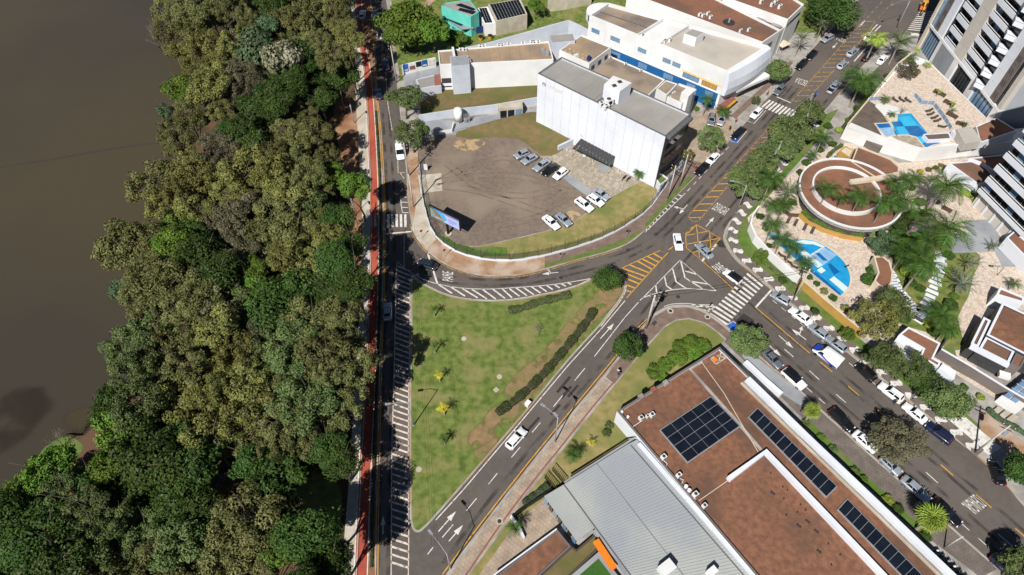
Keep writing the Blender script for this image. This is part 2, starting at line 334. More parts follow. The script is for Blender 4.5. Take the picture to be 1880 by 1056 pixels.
spit = MB(); spit.sheet(spl(GL([(78, 826), (95, 812), (120, 801), (142, 808), (152, 822), (140, 838), (118, 846), (90, 845), (72, 842)], 0.01), 4, True), 0.01)
ob('grass_patch', spit, m_grass2, ground)
clear = MB(); clear.sheet(spl(GL([(352, 925), (365, 895), (405, 870), (445, 868), (470, 890), (455, 930), (470, 960), (410, 975), (370, 955)], 0.006), 4, True), 0.006)
ob('clearing_soil', clear, m_drybrown, ground)
c = MB(); c.sheet(spl(GL([(545, 885), (590, 868), (622, 890), (628, 940), (612, 990), (560, 985), (538, 930)], 0.005), 5, True), 0.005); ob('grass_patch', c, m_grass, ground)
for pts in ([(615, 190), (650, 180), (662, 230), (660, 320), (640, 330), (620, 260)], [(300, 740), (335, 735), (340, 770), (310, 780)], [(640, 345), (664, 340), (664, 480), (650, 480)]):
    c = MB(); c.sheet(spl(GL(pts, 0.008), 4, True), 0.008); ob('bare_soil', c, m_dirt, ground)
for pts in ([(690, -80), (1080, -80), (1080, 40), (840, 85), (700, 60)],):
    c = MB(); c.sheet(GL(pts, 0.002), 0.002); ob('grass_patch', c, m_grass, ground)

# ---- road sheet (all carriageways), pavements stand on it as raised slabs
KERB_L = [(668, -140), (676, -40), (684, 60), (688, 130), (692, 195), (697, 250), (703, 375), (702, 520), (697, 650), (694, 780), (691, 892), (689, 1000), (687, 1150)]
BIKE_R = [(661, -40), (668, 60), (680, 130), (687, 205), (691, 270), (694, 350), (695, 470), (691, 650), (683, 825), (680, 892), (675, 1042), (671, 1150)]
BIKE_L = [(650, -40), (656, 60), (667, 130), (673, 210), (676, 280), (678, 350), (678, 470), (671, 650), (661, 825), (658, 892), (651, 1042), (646, 1150)]
PATH_L = [(638, -40), (640, 60), (650, 130), (655, 210), (660, 300), (664, 350), (664, 470), (656, 650), (644, 825), (640, 892), (628, 1042), (620, 1150)]
kl = spl(GL(KERB_L), 4); bl = spl(GL(BIKE_L), 4); br = spl(GL(BIKE_R), 4); pl_ = spl(GL(PATH_L), 4)
r = MB(); r.sheet(kl + [Vector((260, -30, 0)), Vector((260, 300, 0)), Vector((kl[0].x, 300, 0))], 0.004)
road = struct('road', r, m_asphalt)
PZ = 0.12
def slab(name, pts, kerb=True, mat=None):
    p = MB(); p.prism(pts, 0.0, PZ); o = struct(name, p, mat or m_concrete)
    if kerb:
        k = MB(); k.ring(inset(pts, -0.02), 0.24, 0.0, PZ + 0.012); ob('kerb', k, m_kerb, o)
    return o
def lay(parent, name, pts, mat, lvl=1, smooth=0, px=True):
    P = GL(pts, PZ) if px else pts
    if smooth: P = spl(P, smooth, True)
    LV[parent] = LV.get(parent, 0) + 1
    s = MB(); s.sheet(P, PZ + 0.0035 * LV[parent]); return ob(name, s, mat, parent)
LV = {}
def soft(parent, name, P, mat, z, w=1.2):
    per = sum((P[i] - P[i - 1]).length for i in range(len(P))); w = min(w, 0.62 * abs(area2(P)) / 2 / per)
    rings = [P] + [inset(P, w * k) for k in (0.33, 0.66, 1.0)]; m = MB(); P0 = ccw(P); rings[0] = P0
    ids = m.loft([[(p[0], p[1], z) for p in r_] for r_ in rings], True); m.f.append(ids[-1]); o = ob(name, m, mat, parent)
    a = o.data.attributes.new('fade', 'FLOAT', 'POINT'); n = len(P0); a.data.foreach_set('value', [v for v in (0.0, 0.3, 0.75, 1.0) for _ in range(n)]); return o
def slay(parent, name, pts, mat, smooth=4, w=1.2):
    LV[parent] = LV.get(parent, 0) + 1; return soft(parent, name, spl(GL(pts, PZ), smooth, True), mat, PZ + 0.0035 * LV[parent], w)
lake = bpy.data.objects['lake']
for nm, pts, mt in (('silt_shoal', [(-30, 760), (10, 715), (60, 700), (100, 712), (105, 745), (80, 775), (60, 800), (20, 830), (-30, 840)], m_shoal), ('silt_plume', [(110, 770), (140, 748), (175, 745), (185, 775), (170, 800), (130, 800)], m_plume)):
    soft(lake, nm, spl(GL(pts, -0.79), 5, True), mt, -0.795, 2.6)
c = MB(); c.tube([p + Vector((0, 0, 0)) for p in spl(GL([(-20, 309), (60, 298), (160, 281), (240, 268), (310, 260)], -0.72), 4)], 0.16, 5); tag(ob('floating_boom', c, m_patch), 'thin dark floating line crossing the lake', 'floating line')
cyc = slab('cycle_pavement', pl_ + kl[::-1], False, m_dirt)
def band(parent, name, A, B, mat, z):
    n = 40
    def res(L):
        d = [0]
        for i in range(1, len(L)): d.append(d[-1] + (L[i] - L[i - 1]).length)
        out = []
        for k in range(n + 1):
            t = d[-1] * k / n; i = 1
            while i < len(L) - 1 and d[i] < t: i += 1
            f = (t - d[i - 1]) / max(1e-6, d[i] - d[i - 1]); out.append(L[i - 1].lerp(L[i], f))
        return out
    a, b = res(A), res(B); s = MB(); s.loft([[(p.x, p.y, z) for p in a], [(p.x, p.y, z) for p in b]]); return ob(name, s, mat, parent)
band(cyc, 'footpath', pl_, offset_line(bl, 0.45), m_pale, PZ + 0.004)
cl = band(cyc, 'cycle_lane', bl, br, m_red, PZ + 0.006)
for L, d in ((bl, 0.0), (br, 0.0)):
    s = MB(); s.strip(offset_line(L, d), 0.16, PZ + 0.010); ob('lane_line', s, m_paint, cyc)
s = MB(); s.strip(offset_line(bl, 0.35), 0.2, PZ, 0.14); ob('kerb', s, m_kerb, cyc)
s = MB(); s.strip(offset_line(kl, 0.12), 0.22, 0.0, PZ + 0.02); ob('kerb', s, m_kerb, cyc)

ISL = spl(GL([(755, 505), (780, 522), (810, 537), (845, 547), (885, 551), (925, 551), (960, 547), (997, 540), (1022, 535), (1060, 524), (1095, 508), (1122, 499), (1140, 503), (1148, 518), (1147, 534), (1137, 553)], PZ), 4) + spl(GL([(1102, 598), (1042, 664), (958, 766), (875, 862), (850, 891), (800, 948), (780, 969), (768, 977), (758, 972), (753, 955)], PZ), 4) + GL([(751.5, 850), (752, 720), (754, 600)], PZ)
isl = slab('traffic_island', ISL)
lay(isl, 'lawn', inset(ISL, 0.3), m_grass, 1, 0, False)
slay(isl, 'worn_soil', [(1090, 540), (1118, 520), (1142, 525), (1140, 545), (1118, 570), (1085, 600), (1040, 655), (995, 710), (950, 765), (895, 835), (878, 845), (862, 820), (858, 800), (880, 775), (905, 745), (935, 700), (960, 675), (1000, 640), (1035, 600), (1065, 565)], m_pathdirt, 4, 0.4)

A_STREET = [(712, 20), (721, 90), (728, 150), (736, 220), (742, 280), (746, 317), (748, 360), (752, 392), (760, 428), (773, 449), (790, 466), (812, 482), (842, 496), (876, 504.5), (912, 507.5), (960, 504), (1010, 492), (1060, 477), (1110, 464), (1150, 449), (1182, 425), (1242, 360), (1310, 290), (1372, 222), (1412, 178), (1450, 142), (1478, 106), (1507, 74), (1545, 35), (1580, -5), (1620, -60)]
ast = spl(GL(A_STREET, PZ), 4)
blkA = slab('block_pavement', GL([(680, -160), (700, -60)], PZ) + ast + GL([(1650, -140)], PZ))
lay(blkA, 'grass', [(715, -60), (1600, -60), (1560, 10), (1500, 70), (1100, 60), (1040, 70), (850, 95), (735, 150), (722, 60)], m_grass, 1)
lay(blkA, 'yard', [(1040, 60), (1500, 60), (1440, 140), (1320, 230), (1030, 130)], m_concrete, 2)
lay(blkA, 'pavement', [(746, 317), (748, 360), (752, 392), (760, 428), (773, 449), (790, 466), (812, 482), (842, 496), (876, 503.5), (912, 506), (960, 503), (1010, 491), (1085, 471), (1040, 475), (1012, 478), (1000, 472), (940, 480), (880, 477), (830, 460), (796, 433), (783, 400), (772, 360), (768, 317), (770, 275), (745, 275)], m_dustwalk, 1)
lay(blkA, 'pavement', [(755, 420), (766, 440), (785, 455), (800, 440), (788, 415), (780, 390), (775, 365), (765, 360), (762, 392)], m_pale, 2)
lay(blkA, 'brick_pavement', [(1000, 493), (1060, 476), (1110, 463), (1150, 448), (1182, 424), (1242, 359), (1310, 289), (1340, 256), (1320, 240), (1290, 262), (1255, 300), (1228, 335), (1210, 360), (1190, 385), (1150, 415), (1105, 437), (1050, 457), (1000, 470)], m_pavered, 1)
lay(blkA, 'grass_verge', [(1000, 491), (1060, 475.5), (1110, 462), (1150, 447.5), (1178, 426), (1172, 424), (1148, 438), (1105, 455), (1055, 470), (1000, 485)], m_grass2, 2)
lay(blkA, 'grass_verge', [(1186, 420), (1240, 360), (1272, 327), (1264, 324), (1232, 358), (1184, 412)], m_grass2, 2)
lay(blkA, 'gravel_lot', [(770, 262), (808, 247), (832, 248), (870, 253), (905, 250), (945, 253), (968, 263), (985, 278), (1000, 288), (1035, 316), (1060, 331), (1095, 356), (1110, 366), (1098, 378), (1078, 390), (1055, 404), (1015, 420), (960, 434), (900, 447), (862, 452), (838, 445), (822, 434), (800, 428), (788, 405), (783, 385), (780, 350), (775, 320), (768, 290)], m_lot, 3, 3)
lay(blkA, 'concrete_apron', [(768, 322), (810, 318), (812, 350), (772, 356)], m_pale, 4)
slay(blkA, 'sand', [(830, 268), (840, 255), (868, 254), (890, 256), (893, 265), (880, 275), (862, 280), (845, 278)], m_sand, 4, 0.9)
slay(blkA, 'sand', [(1033, 400), (1040, 388), (1055, 386), (1069, 394), (1060, 404), (1045, 408)], m_sand, 4, 0.6)
lay(blkA, 'stone_paving', [(990, 287), (1010, 286), (1030, 275), (1060, 255), (1135, 305), (1180, 332), (1150, 346), (1118, 364), (1095, 355), (1060, 330), (1035, 316)], m_stone2, 4)
lay(blkA, 'asphalt_strip', [(1035, 316), (1060, 331), (1095, 356), (1110, 366), (1098, 374), (1080, 362), (1052, 342), (1030, 325)], m_slab, 3)
lay(blkA, 'dry_grass', [(798, 428), (822, 436), (838, 447), (862, 454), (900, 449), (960, 436), (1015, 422), (1055, 406), (1078, 392), (1100, 378), (1120, 364), (1152, 346), (1180, 333), (1208, 345), (1190, 383), (1150, 413), (1105, 434), (1050, 454), (1000, 467), (940, 476), (880, 473), (830, 457)], m_dry, 5, 0)
lay(blkA, 'green_grass', [(800, 430), (822, 437), (838, 447), (870, 455), (900, 453), (930, 455), (935, 470), (880, 472), (832, 456)], m_grass2, 6, 0)
lay(blkA, 'concrete_yard', [(770, 218), (830, 222), (985, 200), (990, 212), (900, 232), (832, 248), (775, 250), (765, 235)], m_slab, 2)
lay(blkA, 'dry_grass', [(770, 190), (815, 160), (900, 150), (990, 130), (992, 186), (900, 206), (830, 214), (775, 214)], m_drybrown, 3)
lay(blkA, 'concrete_yard', [(735, 120), (800, 105), (815, 165), (745, 165)], m_slab, 3)
lay(blkA, 'grass', [(765, 158), (815, 150), (815, 166), (770, 170)], m_grass2, 4)
lay(blkA, 'paved_forecourt', [(1225, 285), (1270, 215), (1330, 190), (1405, 172), (1372, 220), (1312, 286), (1290, 300)], m_pavetan, 2)
lay(blkA, 'pavement', [(1335, 205), (1400, 140), (1448, 95), (1480, 100), (1450, 141), (1412, 177), (1372, 221), (1350, 240)], m_concrete, 3)
lay(blkA, 'brick_pavement', [(1342, 212), (1405, 155), (1450, 112), (1456, 116), (1412, 162), (1350, 219)], m_pavered, 4)

C_STREET = [(790, 1090), (818, 1056), (870, 985), (964, 864), (1045, 764), (1127, 665), (1169, 610), (1197, 580), (1210, 570), (1232, 561), (1262, 560), (1287, 567), (1305, 577), (1332, 597), (1400, 657), (1482, 728), (1570, 808), (1670, 897), (1747, 967), (1830, 1040), (1960, 1155)]
cst = spl(GL(C_STREET, PZ), 4)
blkC = slab('corner_pavement', cst + GL([(1960, 1260), (760, 1260), (760, 1130)], PZ))
lay(blkC, 'tan_pavement', [(826, 1056), (878, 985), (970, 866), (1050, 766), (1110, 695), (1125, 705), (1070, 772), (985, 880), (905, 990), (855, 1060), (840, 1100), (800, 1100)], m_pavetan, 1)
lay(blkC, 'brown_pavement', [(1112, 692), (1174, 610), (1202, 581), (1215, 573), (1235, 565), (1262, 564.5), (1285, 571), (1302, 580), (1328, 600), (1392, 656), (1360, 645), (1320, 610), (1295, 592), (1265, 584), (1240, 587), (1218, 600), (1195, 625), (1170, 655), (1128, 705)], m_pavered, 2)
s = MB(); s.strip(spl(GL([(843, 1075), (905, 983), (960, 908), (1030, 820), (1090, 745), (1130, 698)], PZ), 3), 0.28, PZ + 0.009); ob('brown_band', s, m_brickred, blkC)
lay(blkC, 'lawn', [(1128, 708), (1170, 657), (1196, 628), (1220, 602), (1240, 589), (1265, 586), (1293, 594), (1318, 612), (1330, 625), (1130, 850), (1000, 1000), (870, 1080), (858, 1060), (910, 990), (990, 880), (1074, 774)], m_dry, 3)
lay(blkC, 'pavement', [(1340, 612), (1398, 660), (1480, 731), (1568, 811), (1668, 900), (1745, 970), (1830, 1045), (1800, 1060), (1700, 985), (1600, 890), (1500, 795), (1420, 715), (1330, 628)], m_pavegrey, 2)
lay(blkC, 'pavement', [(1395, 660), (1480, 729), (1470, 745), (1430, 720), (1385, 680), (1360, 650)], m_slab, 3)
lay(blkC, 'grass_verge', [(1480, 765), (1500, 785), (1600, 882), (1700, 975), (1690, 985), (1590, 892), (1490, 795), (1470, 772)], m_grass2, 4)
lay(blkC, 'terrace_paving', [(880, 1056), (948, 960), (1000, 915), (1065, 985), (985, 1056)], m_pavetan, 4)

D_ST = [(1660, 64), (1632, 74), (1605, 98), (1565, 142), (1535, 178), (1510, 208), (1480, 240), (1440, 287), (1400, 335), (1372, 368), (1352, 392), (1334, 416), (1328, 438), (1336, 458), (1356, 482), (1380, 501), (1416, 532), (1480, 584), (1557, 648), (1660, 731), (1730, 788), (1790, 834), (1842, 884), (1885, 934), (1990, 1040)]
dst = spl(GL(D_ST, PZ), 4)
blkD = slab('resort_pavement', dst + GL([(2300, 1040), (2300, 105), (1760, 70)], PZ))
# mosaic pavement with wavy white bands, verge and garden ground
walk_out = spl(GL([(1345, 445), (1358, 470), (1385, 497), (1420, 527), (1484, 579), (1560, 642), (1664, 726), (1734, 783), (1800, 835)], PZ), 6)
lay(blkD, 'grass_verge', [(1510, 212), (1440, 292), (1372, 372), (1340, 416), (1333, 438), (1342, 458), (1362, 480), (1420, 528), (1560, 644), (1732, 785), (1790, 830), (1820, 800), (1740, 730), (1600, 640), (1500, 555), (1400, 465), (1380, 420), (1420, 350), (1500, 260), (1540, 200)], m_grass2, 1)
mosa = walk_out
mz = PZ + 0.03
m0 = spl(GL([(1500, 224), (1440, 298), (1400, 345), (1372, 378), (1350, 412), (1346, 440), (1360, 468), (1388, 493), (1424, 523), (1488, 575), (1564, 638), (1668, 722), (1738, 779), (1800, 832)], PZ), 6)
mos = MB(); mos.strip([Vector((p.x, p.y, mz)) for p in m0], 2.0); mosaic = ob('mosaic_pavement', mos, m_pavegrey, blkD)
acc = 0.0; nxt = 1.0; flip = 1
for i in range(1, len(m0)):
    seg = (m0[i] - m0[i - 1]).length
    while acc + seg > nxt:
        t = (nxt - acc) / seg; p = m0[i - 1].lerp(m0[i], t); d = (m0[i] - m0[i - 1]).normalized(); n = Vector((-d.y, d.x, 0))
        wv = MB(); top = []; bot = []
        for k in range(9):
            u = k / 8 * 2 - 1
            top.append(p + n * u * 0.99 + d * (0.34 * math.sin(u * math.pi) + 0.75 - 0.2 * abs(u))); bot.append(p + n * u * 0.99 + d * (0.34 * math.sin(u * math.pi) - 0.55 + 0.35 * u * u))
        wv.loft([[(q.x, q.y, mz + 0.004) for q in bot], [(q.x, q.y, mz + 0.004) for q in top]]); ob('mosaic_wave', wv, m_paint, blkD)
        nxt += 2.9
    acc += seg

for pts in ([(800, 335), (860, 325), (930, 322), (1000, 335), (1045, 352)], [(802, 342), (870, 350), (940, 372), (1010, 395)], [(800, 338), (850, 310), (920, 290), (960, 300)], [(850, 420), (930, 412), (1000, 395), (1060, 365)], [(820, 300), (880, 345), (960, 360), (1030, 345)]):
    P = spl(GL(pts, PZ), 5)
    for o_ in (-.8, .8): c = MB(); c.strip(offset_line(P, o_), .45, PZ + .075); ob('tyre_track', c, m_track, blkA)
# ---- road markings
MZ = 0.010
def line(pts, w=0.14, mat=None, name='lane_line', z=MZ, sm=0, parent=None):
    P = GL(pts); P = spl(P, sm) if sm else P
    s = MB(); s.strip(P, w, z); return ob(name, s, mat or m_paint, parent or road)
def seg(a, b, w=0.3, mat=None, name='hatch_stripe', z=MZ, parent=None): return line([a, b], w, mat, name, z, 0, parent)
def quad(pts, mat, name, z=MZ, parent=None):
    s = MB(); s.sheet(GL(pts), z); return ob(name, s, mat, parent or road)
def lerp2(a, b, t): return (a[0] + (b[0] - a[0]) * t, a[1] + (b[1] - a[1]) * t)
def arrow(a, b, w=0.16, hl=1.5, hw=0.75, turn=None, mat=None):
    A, B = G(a), G(b); d = (B - A).normalized(); n = Vector((-d.y, d.x, 0)); s = MB()
    s.sheet([A + n * w / 2, A - n * w / 2, B - d * hl - n * w / 2, B - d * hl + n * w / 2], MZ)
    s.sheet([B, B - d * hl + n * hw / 2, B - d * hl - n * hw / 2], MZ)
    if turn:
        C = A.lerp(B, 0.45); e = (n * turn + d * 0.4).normalized(); D = C + e * 1.3; m = Vector((-e.y, e.x, 0))
        s.sheet([C + m * w / 2, C - m * w / 2, D - m * w / 2, D + m * w / 2], MZ + 0.001); s.sheet([D + e * 0.9, D + m * 0.4, D - m * 0.4], MZ + 0.001)
    return ob('road_arrow', s, mat or m_paint, road)
def dashes(a, b, on, off, w=0.13, mat=None, name='lane_dash'):
    A, B = G(a), G(b); d = (B - A); L = d.length; d.normalize(); t = 0
    while t + on <= L:
        s = MB(); s.strip([A + d * t, A + d * (t + on)], w, MZ); ob(name, s, mat or m_paint, road); t += on + off
def text_mesh(body):
    cu = bpy.data.curves.new('lettering', 'FONT'); cu.body = body; cu.size = 1.0
    o = bpy.data.objects.new('lettering', cu); COL.objects.link(o)
    dg = bpy.context.evaluated_depsgraph_get(); me = bpy.data.meshes.new_from_object(o.evaluated_get(dg)); bpy.data.objects.remove(o); return me
def fit_text(body, O, X, Y, lift, name, mat, parent):
    me = text_mesh(body); vs = [v.co.copy() for v in me.vertices]
    x0 = min(v.x for v in vs); x1 = max(v.x for v in vs); y0 = min(v.y for v in vs); y1 = max(v.y for v in vs)
    org = ROOT.get(parent, (0, 0, 0))
    for v in me.vertices:
        u = (v.co.x - x0) / (x1 - x0); t = (v.co.y - y0) / (y1 - y0)
        v.co = O + (X - O) * u + (Y - O) * t + lift - Vector(org)
    me.materials.clear(); me.materials.append(mat)
    return ob(name, me, mat, parent)
def road_text(body, bl_, br_, tl_): return fit_text(body, G(bl_), G(br_), G(tl_), Vector((0, 0, MZ)), 'road_lettering', m_paint, road)

# left street
s = MB(); s.strip(offset_line(kl, 0.42), 0.16, MZ); ob('edge_line', s, m_yellow, road)
HL = [(728, 484), (727, 520), (724, 664), (722.5, 720), (720, 800), (719, 860), (718.5, 960), (718, 1060), (717, 1130)]
HR = [(753, 510), (752.6, 600), (750.5, 720), (749.5, 850), (750.5, 960), (749.5, 1060), (747, 1130)]
line(HL, 0.14, m_paintworn, 'edge_line', sm=3); line(HR, 0.14, m_paintworn, 'edge_line', sm=3)
def xat(L, y):
    for i in range(len(L) - 1):
        if L[i][1] <= y <= L[i + 1][1]: return lerp2(L[i], L[i + 1], (y - L[i][1]) / (L[i + 1][1] - L[i][1]))[0]
    return L[-1][0]
yy = 488.0
while yy < 1040:
    seg((xat(HL, yy), yy), (xat(HR, max(511, yy + 10)), yy + 10), 0.3, m_paintworn)
    yy += 8.4 * ((yy + 1087) / 1600.0) ** 2
line([(728, 480), (745, 494), (760, 505)], 0.15, m_paintworn)
for x in (705, 712.5, 720, 728, 736, 744): seg((x, 393.5), (x + 0.6, 417), 0.5, m_paint, 'crosswalk_stripe')
for x in (681, 689, 696.5): seg((x, 395), (x + 0.6, 417), 0.45, m_paintworn, 'crosswalk_stripe', PZ + 0.014, cyc)
seg((705, 430), (757, 425), 0.35, m_paintworn, 'stop_line')
line([(735, 361), (736.5, 376), (739, 391)], 0.16, m_paint, 'parking_line')
for k in range(4): seg((735 + k * 1.2, 361.5 + k * 9.6), (747 + k, 362.5 + k * 9.4), 0.18, m_paint, 'parking_line')
line([(730, 290), (731, 317), (743, 317)], 0.14, m_paintworn, 'parking_line'); line([(735, 318), (742, 328)], 0.14, m_paintworn, 'parking_line')
arrow((703, 981), (703.5, 947), 0.16, 1.4, 0.7)
line([(742, 432), (742, 490)], 0.12, m_paintworn)
# curve street
line([(785, 464), (803, 521)], 0.34, m_paint, 'stop_line')
road_text('PARE', (832, 518), (832, 500), (812, 515))
up_e = [(757, 503), (780, 514), (804, 521.5), (835, 527.5), (872, 530.5), (910, 530.5), (947, 528), (985, 525.5), (1035, 520), (1088, 511)]
line(up_e, 0.15, m_paint, 'edge_line', sm=4)
s = MB(); s.strip(offset_line(ISL[:62], 0.14), 0.14, MZ); ob('edge_line', s, m_paintworn, road)
for a, b in [((580, 490), (680, 555)), ((665, 505), (775, 575)), ((755, 520), (868, 588)), ((825, 525), (935, 596)), ((905, 527), (1000, 596)), ((980, 525), (1070, 593)), ((1050, 523), (1120, 587)), ((1100, 520), (1175, 577)), ((1150, 515), (1230, 572)), ((1205, 513), (1280, 564)), ((1265, 508), (1330, 553)), ((1320, 505), (1375, 543)), ((1375, 498), (1420, 528)), ((1430, 490), (1470, 515)), ((1480, 483), (1515, 503)), ((1530, 478), (1555, 490))]:
    seg((660 + a[0] / 4, 400 + a[1] / 4), (660 + b[0] / 4, 400 + b[1] / 4), 0.3)
arrow((1025, 500), (995, 503.5), 0.16, 1.4, 0.8, -1)
i0 = next(i for i, p in enumerate(ast) if (p - G((756, 420), PZ)).length < 2.0); i1 = min(range(len(ast)), key=lambda i: (ast[i] - G((1150, 449), PZ)).length)
s = MB(); s.strip(offset_line(ast[i0:i1], -0.3), 0.16, MZ); ob('edge_line', s, m_yellowdull, road)
K = lambda p: (1000 + p[0] / 4, 400 + p[1] / 4)
for L in ([(565, 370), (845, 240), (895, 265), (600, 590)],): line([K(p) for p in L], 0.16, m_yellow, 'edge_line')
for a, b in [((570, 370), (740, 430)), ((580, 403), (715, 457)), ((585, 440), (692, 484)), ((595, 490), (662, 517)), ((602, 535), (640, 545)), ((622, 345), (768, 405)), ((682, 318), (790, 380)), ((718, 303), (812, 352)), ((755, 284), (836, 325)), ((800, 264), (862, 298))]: seg(K(a), K(b), 0.34, m_yellow)
line([K(p) for p in [(720, 590), (995, 310), (1260, 537)]], 0.16, m_paint, 'edge_line')
line([K(p) for p in [(690, 620), (720, 590), (800, 560), (930, 530), (1050, 521), (1150, 525), (1260, 537)]], 0.16, m_paint, 'edge_line', sm=4)
for L in ([(940, 375), (965, 470), (1040, 520)], [(880, 430), (895, 500), (935, 528)], [(815, 490), (822, 548)], [(1000, 320), (1030, 440), (1160, 522)], [(1030, 390), (1115, 415)], [(1060, 465), (1200, 487)]): line([K(p) for p in L], 0.28, m_paint, 'hatch_stripe')
for L in ([(1115, 50), (1290, 150), (1150, 310), (1040, 220), (1035, 130), (1115, 50)], [(1115, 55), (1137, 290)], [(1035, 195), (1285, 150)], [(1040, 130), (1210, 96)], [(1210, 96), (1221, 235)], [(1080, 255), (1250, 215)]): line([K(p) for p in L], 0.16, m_yellow, 'box_line')
dashes(K((1090, 65)), K((900, 245)), 0.9, 1.1, 0.16, m_yellow); dashes(K((940, 210)), K((880, 290)), 0.9, 1.1, 0.16, m_yellow)
line([K((1165, 322)), K((1388, 525))], 0.16, m_yellow, 'centre_line')
seg(K((1262, 195)), K((1155, 320)), 0.32, m_paint, 'stop_line')
road_text('PARE', K((1282, 408)), K((1340, 376)), K((1222, 358)))
for k in range(13):
    a = lerp2((1485, 410), (1212, 704), k / 12); b = lerp2((1600, 503), (1340, 783), k / 12); seg(K(a), K(b), 0.5, m_paint, 'crosswalk_stripe')
seg(K((1665, 530)), K((1550, 657)), 0.36, m_paint, 'stop_line')
line([K((1548, 657)), (1487, 649)], 0.16, m_yellow, 'centre_line')
for a, b in [((1506, 665), (1528, 683)), ((1557, 709), (1577, 726)), ((1611, 752), (1632, 771)), ((1672, 807), (1687, 819)), ((1727, 853), (1750, 873)), ((1792, 908), (1820, 932)), ((1864, 970), (1884, 988))]: seg(a, b, 0.17, m_yellow, 'centre_dash')
for a, b in [((1440, 641), (1457, 655.5)), ((1486, 681), (1504, 697)), ((1535, 724), (1553, 739.5)), ((1586, 768), (1600, 780)), ((1641, 816), (1661, 834)), ((1700, 867), (1722, 887)), ((1765, 924), (1770, 928)), ((1832, 980), (1858, 1002))]: seg(a, b, 0.15, m_paint, 'lane_dash')
dashes((1418, 551), (1740, 815), 1.1, 1.1, 0.12); dashes((1480, 711), (1840, 1027), 1.3, 1.4, 0.12)
arrow((1480, 624), (1453, 604), 0.16, 1.5, 0.9, -1); arrow((1430, 616), (1456.5, 639.5), 0.16, 1.5, 0.9); arrow((1409, 631), (1434, 654.5), 0.16, 1.5, 0.9)
road_text('DEVAGAR', (1786, 907), (1765, 923), (1812, 929.5))
quad([(1335, 599), (1350, 611), (1361, 602), (1346, 591)], m_bluepaint, 'blue_bay', MZ)
line([(1334, 597), (1346, 590), (1362, 602)], 0.14, m_paint, 'parking_line')
# kerb-side hatch before the crossing
for a, b in [((1110, 652), (1258, 650)), ((1080, 640), (1240, 640)), ((1180, 690), (1256, 652)), ((1120, 660), (1210, 690))]: seg(K(a), K(b), 0.2, m_paint)
ce = spl(GL([(1219, 563), (1234, 558.5), (1262, 557.5), (1290, 562), (1312, 570)]), 4); s = MB(); s.strip(ce, 0.14, MZ); ob('edge_line', s, m_paint, road)
# diagonal street
line([(1147.5, 552), (1104, 604), (1044, 670), (960, 770), (878, 867), (850, 900), (800, 955)], 0.16, m_paint, 'edge_line')
line([(1175, 552), (1147, 583), (1091, 655)], 0.14, m_paint)
for a, b in [((1074, 676), (1055, 699)), ((1033, 726), (1016, 747)), ((992, 776), (977, 794)), ((955, 821), (939, 840)), ((913, 869), (897, 889)), ((875, 915), (856, 938)), ((832, 963), (812, 987)), ((795, 1005), (785, 1018))]: seg(a, b, 0.14, m_paint, 'lane_dash')
arrow((1102, 622), (1127, 594), 0.16, 1.6, 0.9); arrow((805, 976), (837, 939), 0.16, 1.6, 0.9); arrow((824, 994), (850, 964), 0.16, 1.6, 0.9)
line([(1197, 577), (1166, 608), (1124, 662), (1042, 761), (961, 861), (866, 983), (812, 1055)], 0.17, m_yellow, 'edge_line', sm=3)
quad([(1350, 590), (1365, 575), (1385, 588), (1368, 606)], m_patch, 'asphalt_patch', 0.007); quad([(1314, 443), (1326, 441), (1333, 455), (1320, 454)], m_patch, 'asphalt_patch', 0.007)
for c_, a_, l_ in (((1052, 718), 50, 3), ((1035, 706), 52, 4), ((1020, 752), 50, 2.5), ((980, 778), 50, 3), ((1040, 720), 52, 3)):
    q = G(c_); s = MB(); d = Vector((math.cos(R(a_)), math.sin(R(a_)), 0)); s.strip([q - d * l_ / 2, q + d * l_ / 2], 0.5, 0.0075); ob('asphalt_patch', s, m_patch, road)
# tyre-darkened wheel paths
for pts in ([(708, 200), (714, 300), (718, 400), (716, 520), (711, 700), (707, 880), (703, 1056)], [(760, 470), (800, 505), (870, 518), (960, 516), (1060, 496), (1150, 468), (1215, 430), (1290, 350), (1370, 262), (1460, 160)], [(820, 1040), (900, 930), (1000, 805), (1090, 700), (1160, 612), (1230, 520), (1300, 440), (1400, 320), (1520, 190), (1590, 110)], [(840, 1050), (930, 930), (1030, 805), (1110, 705), (1190, 590)], [(1300, 480), (1400, 570), (1520, 672), (1640, 775), (1760, 880), (1880, 985)], [(1330, 560), (1450, 668), (1560, 765), (1680, 870), (1790, 965), (1870, 1040)]):
    P = spl(GL(pts), 4)
    for o_ in (-.75, .75): c = MB(); c.strip(offset_line(P, o_), .62, .0062); ob('wheel_track', c, m_oil, road)
# upper avenue
ML = [(1265, 394), (1350, 303), (1426, 219)]; MR = [(1290, 398), (1350, 325), (1387, 279), (1436, 219)]
line([(1426, 219), (1350, 303), (1265, 394), (1265, 401), (1273, 407), (1282, 406), (1291, 396), (1350, 325), (1387, 279), (1436, 219)], 0.16, m_yellowdull, 'edge_line')
def xatr(L, y):
    for i in range(len(L) - 1):
        if L[i + 1][1] <= y <= L[i][1]: return lerp2(L[i], L[i + 1], (y - L[i][1]) / (L[i + 1][1] - L[i][1]))[0]
    return L[0][0] if y > L[0][1] else L[-1][0]
for y in (400, 387, 375, 362, 351, 338, 327, 317, 306, 295, 284, 273, 263, 253, 243, 233, 224): seg((xatr(ML, y), y), (xatr(MR, y), y - 0.8), 0.24, m_yellow if y > 300 else m_yellowdull)
ML2 = [(1452, 187), (1478, 159), (1585, 38)]; MR2 = [(1480, 187), (1503.6, 159), (1569, 89), (1608, 39)]
line(ML2, 0.16, m_yellowdull, 'edge_line'); line(MR2, 0.16, m_yellowdull, 'edge_line')
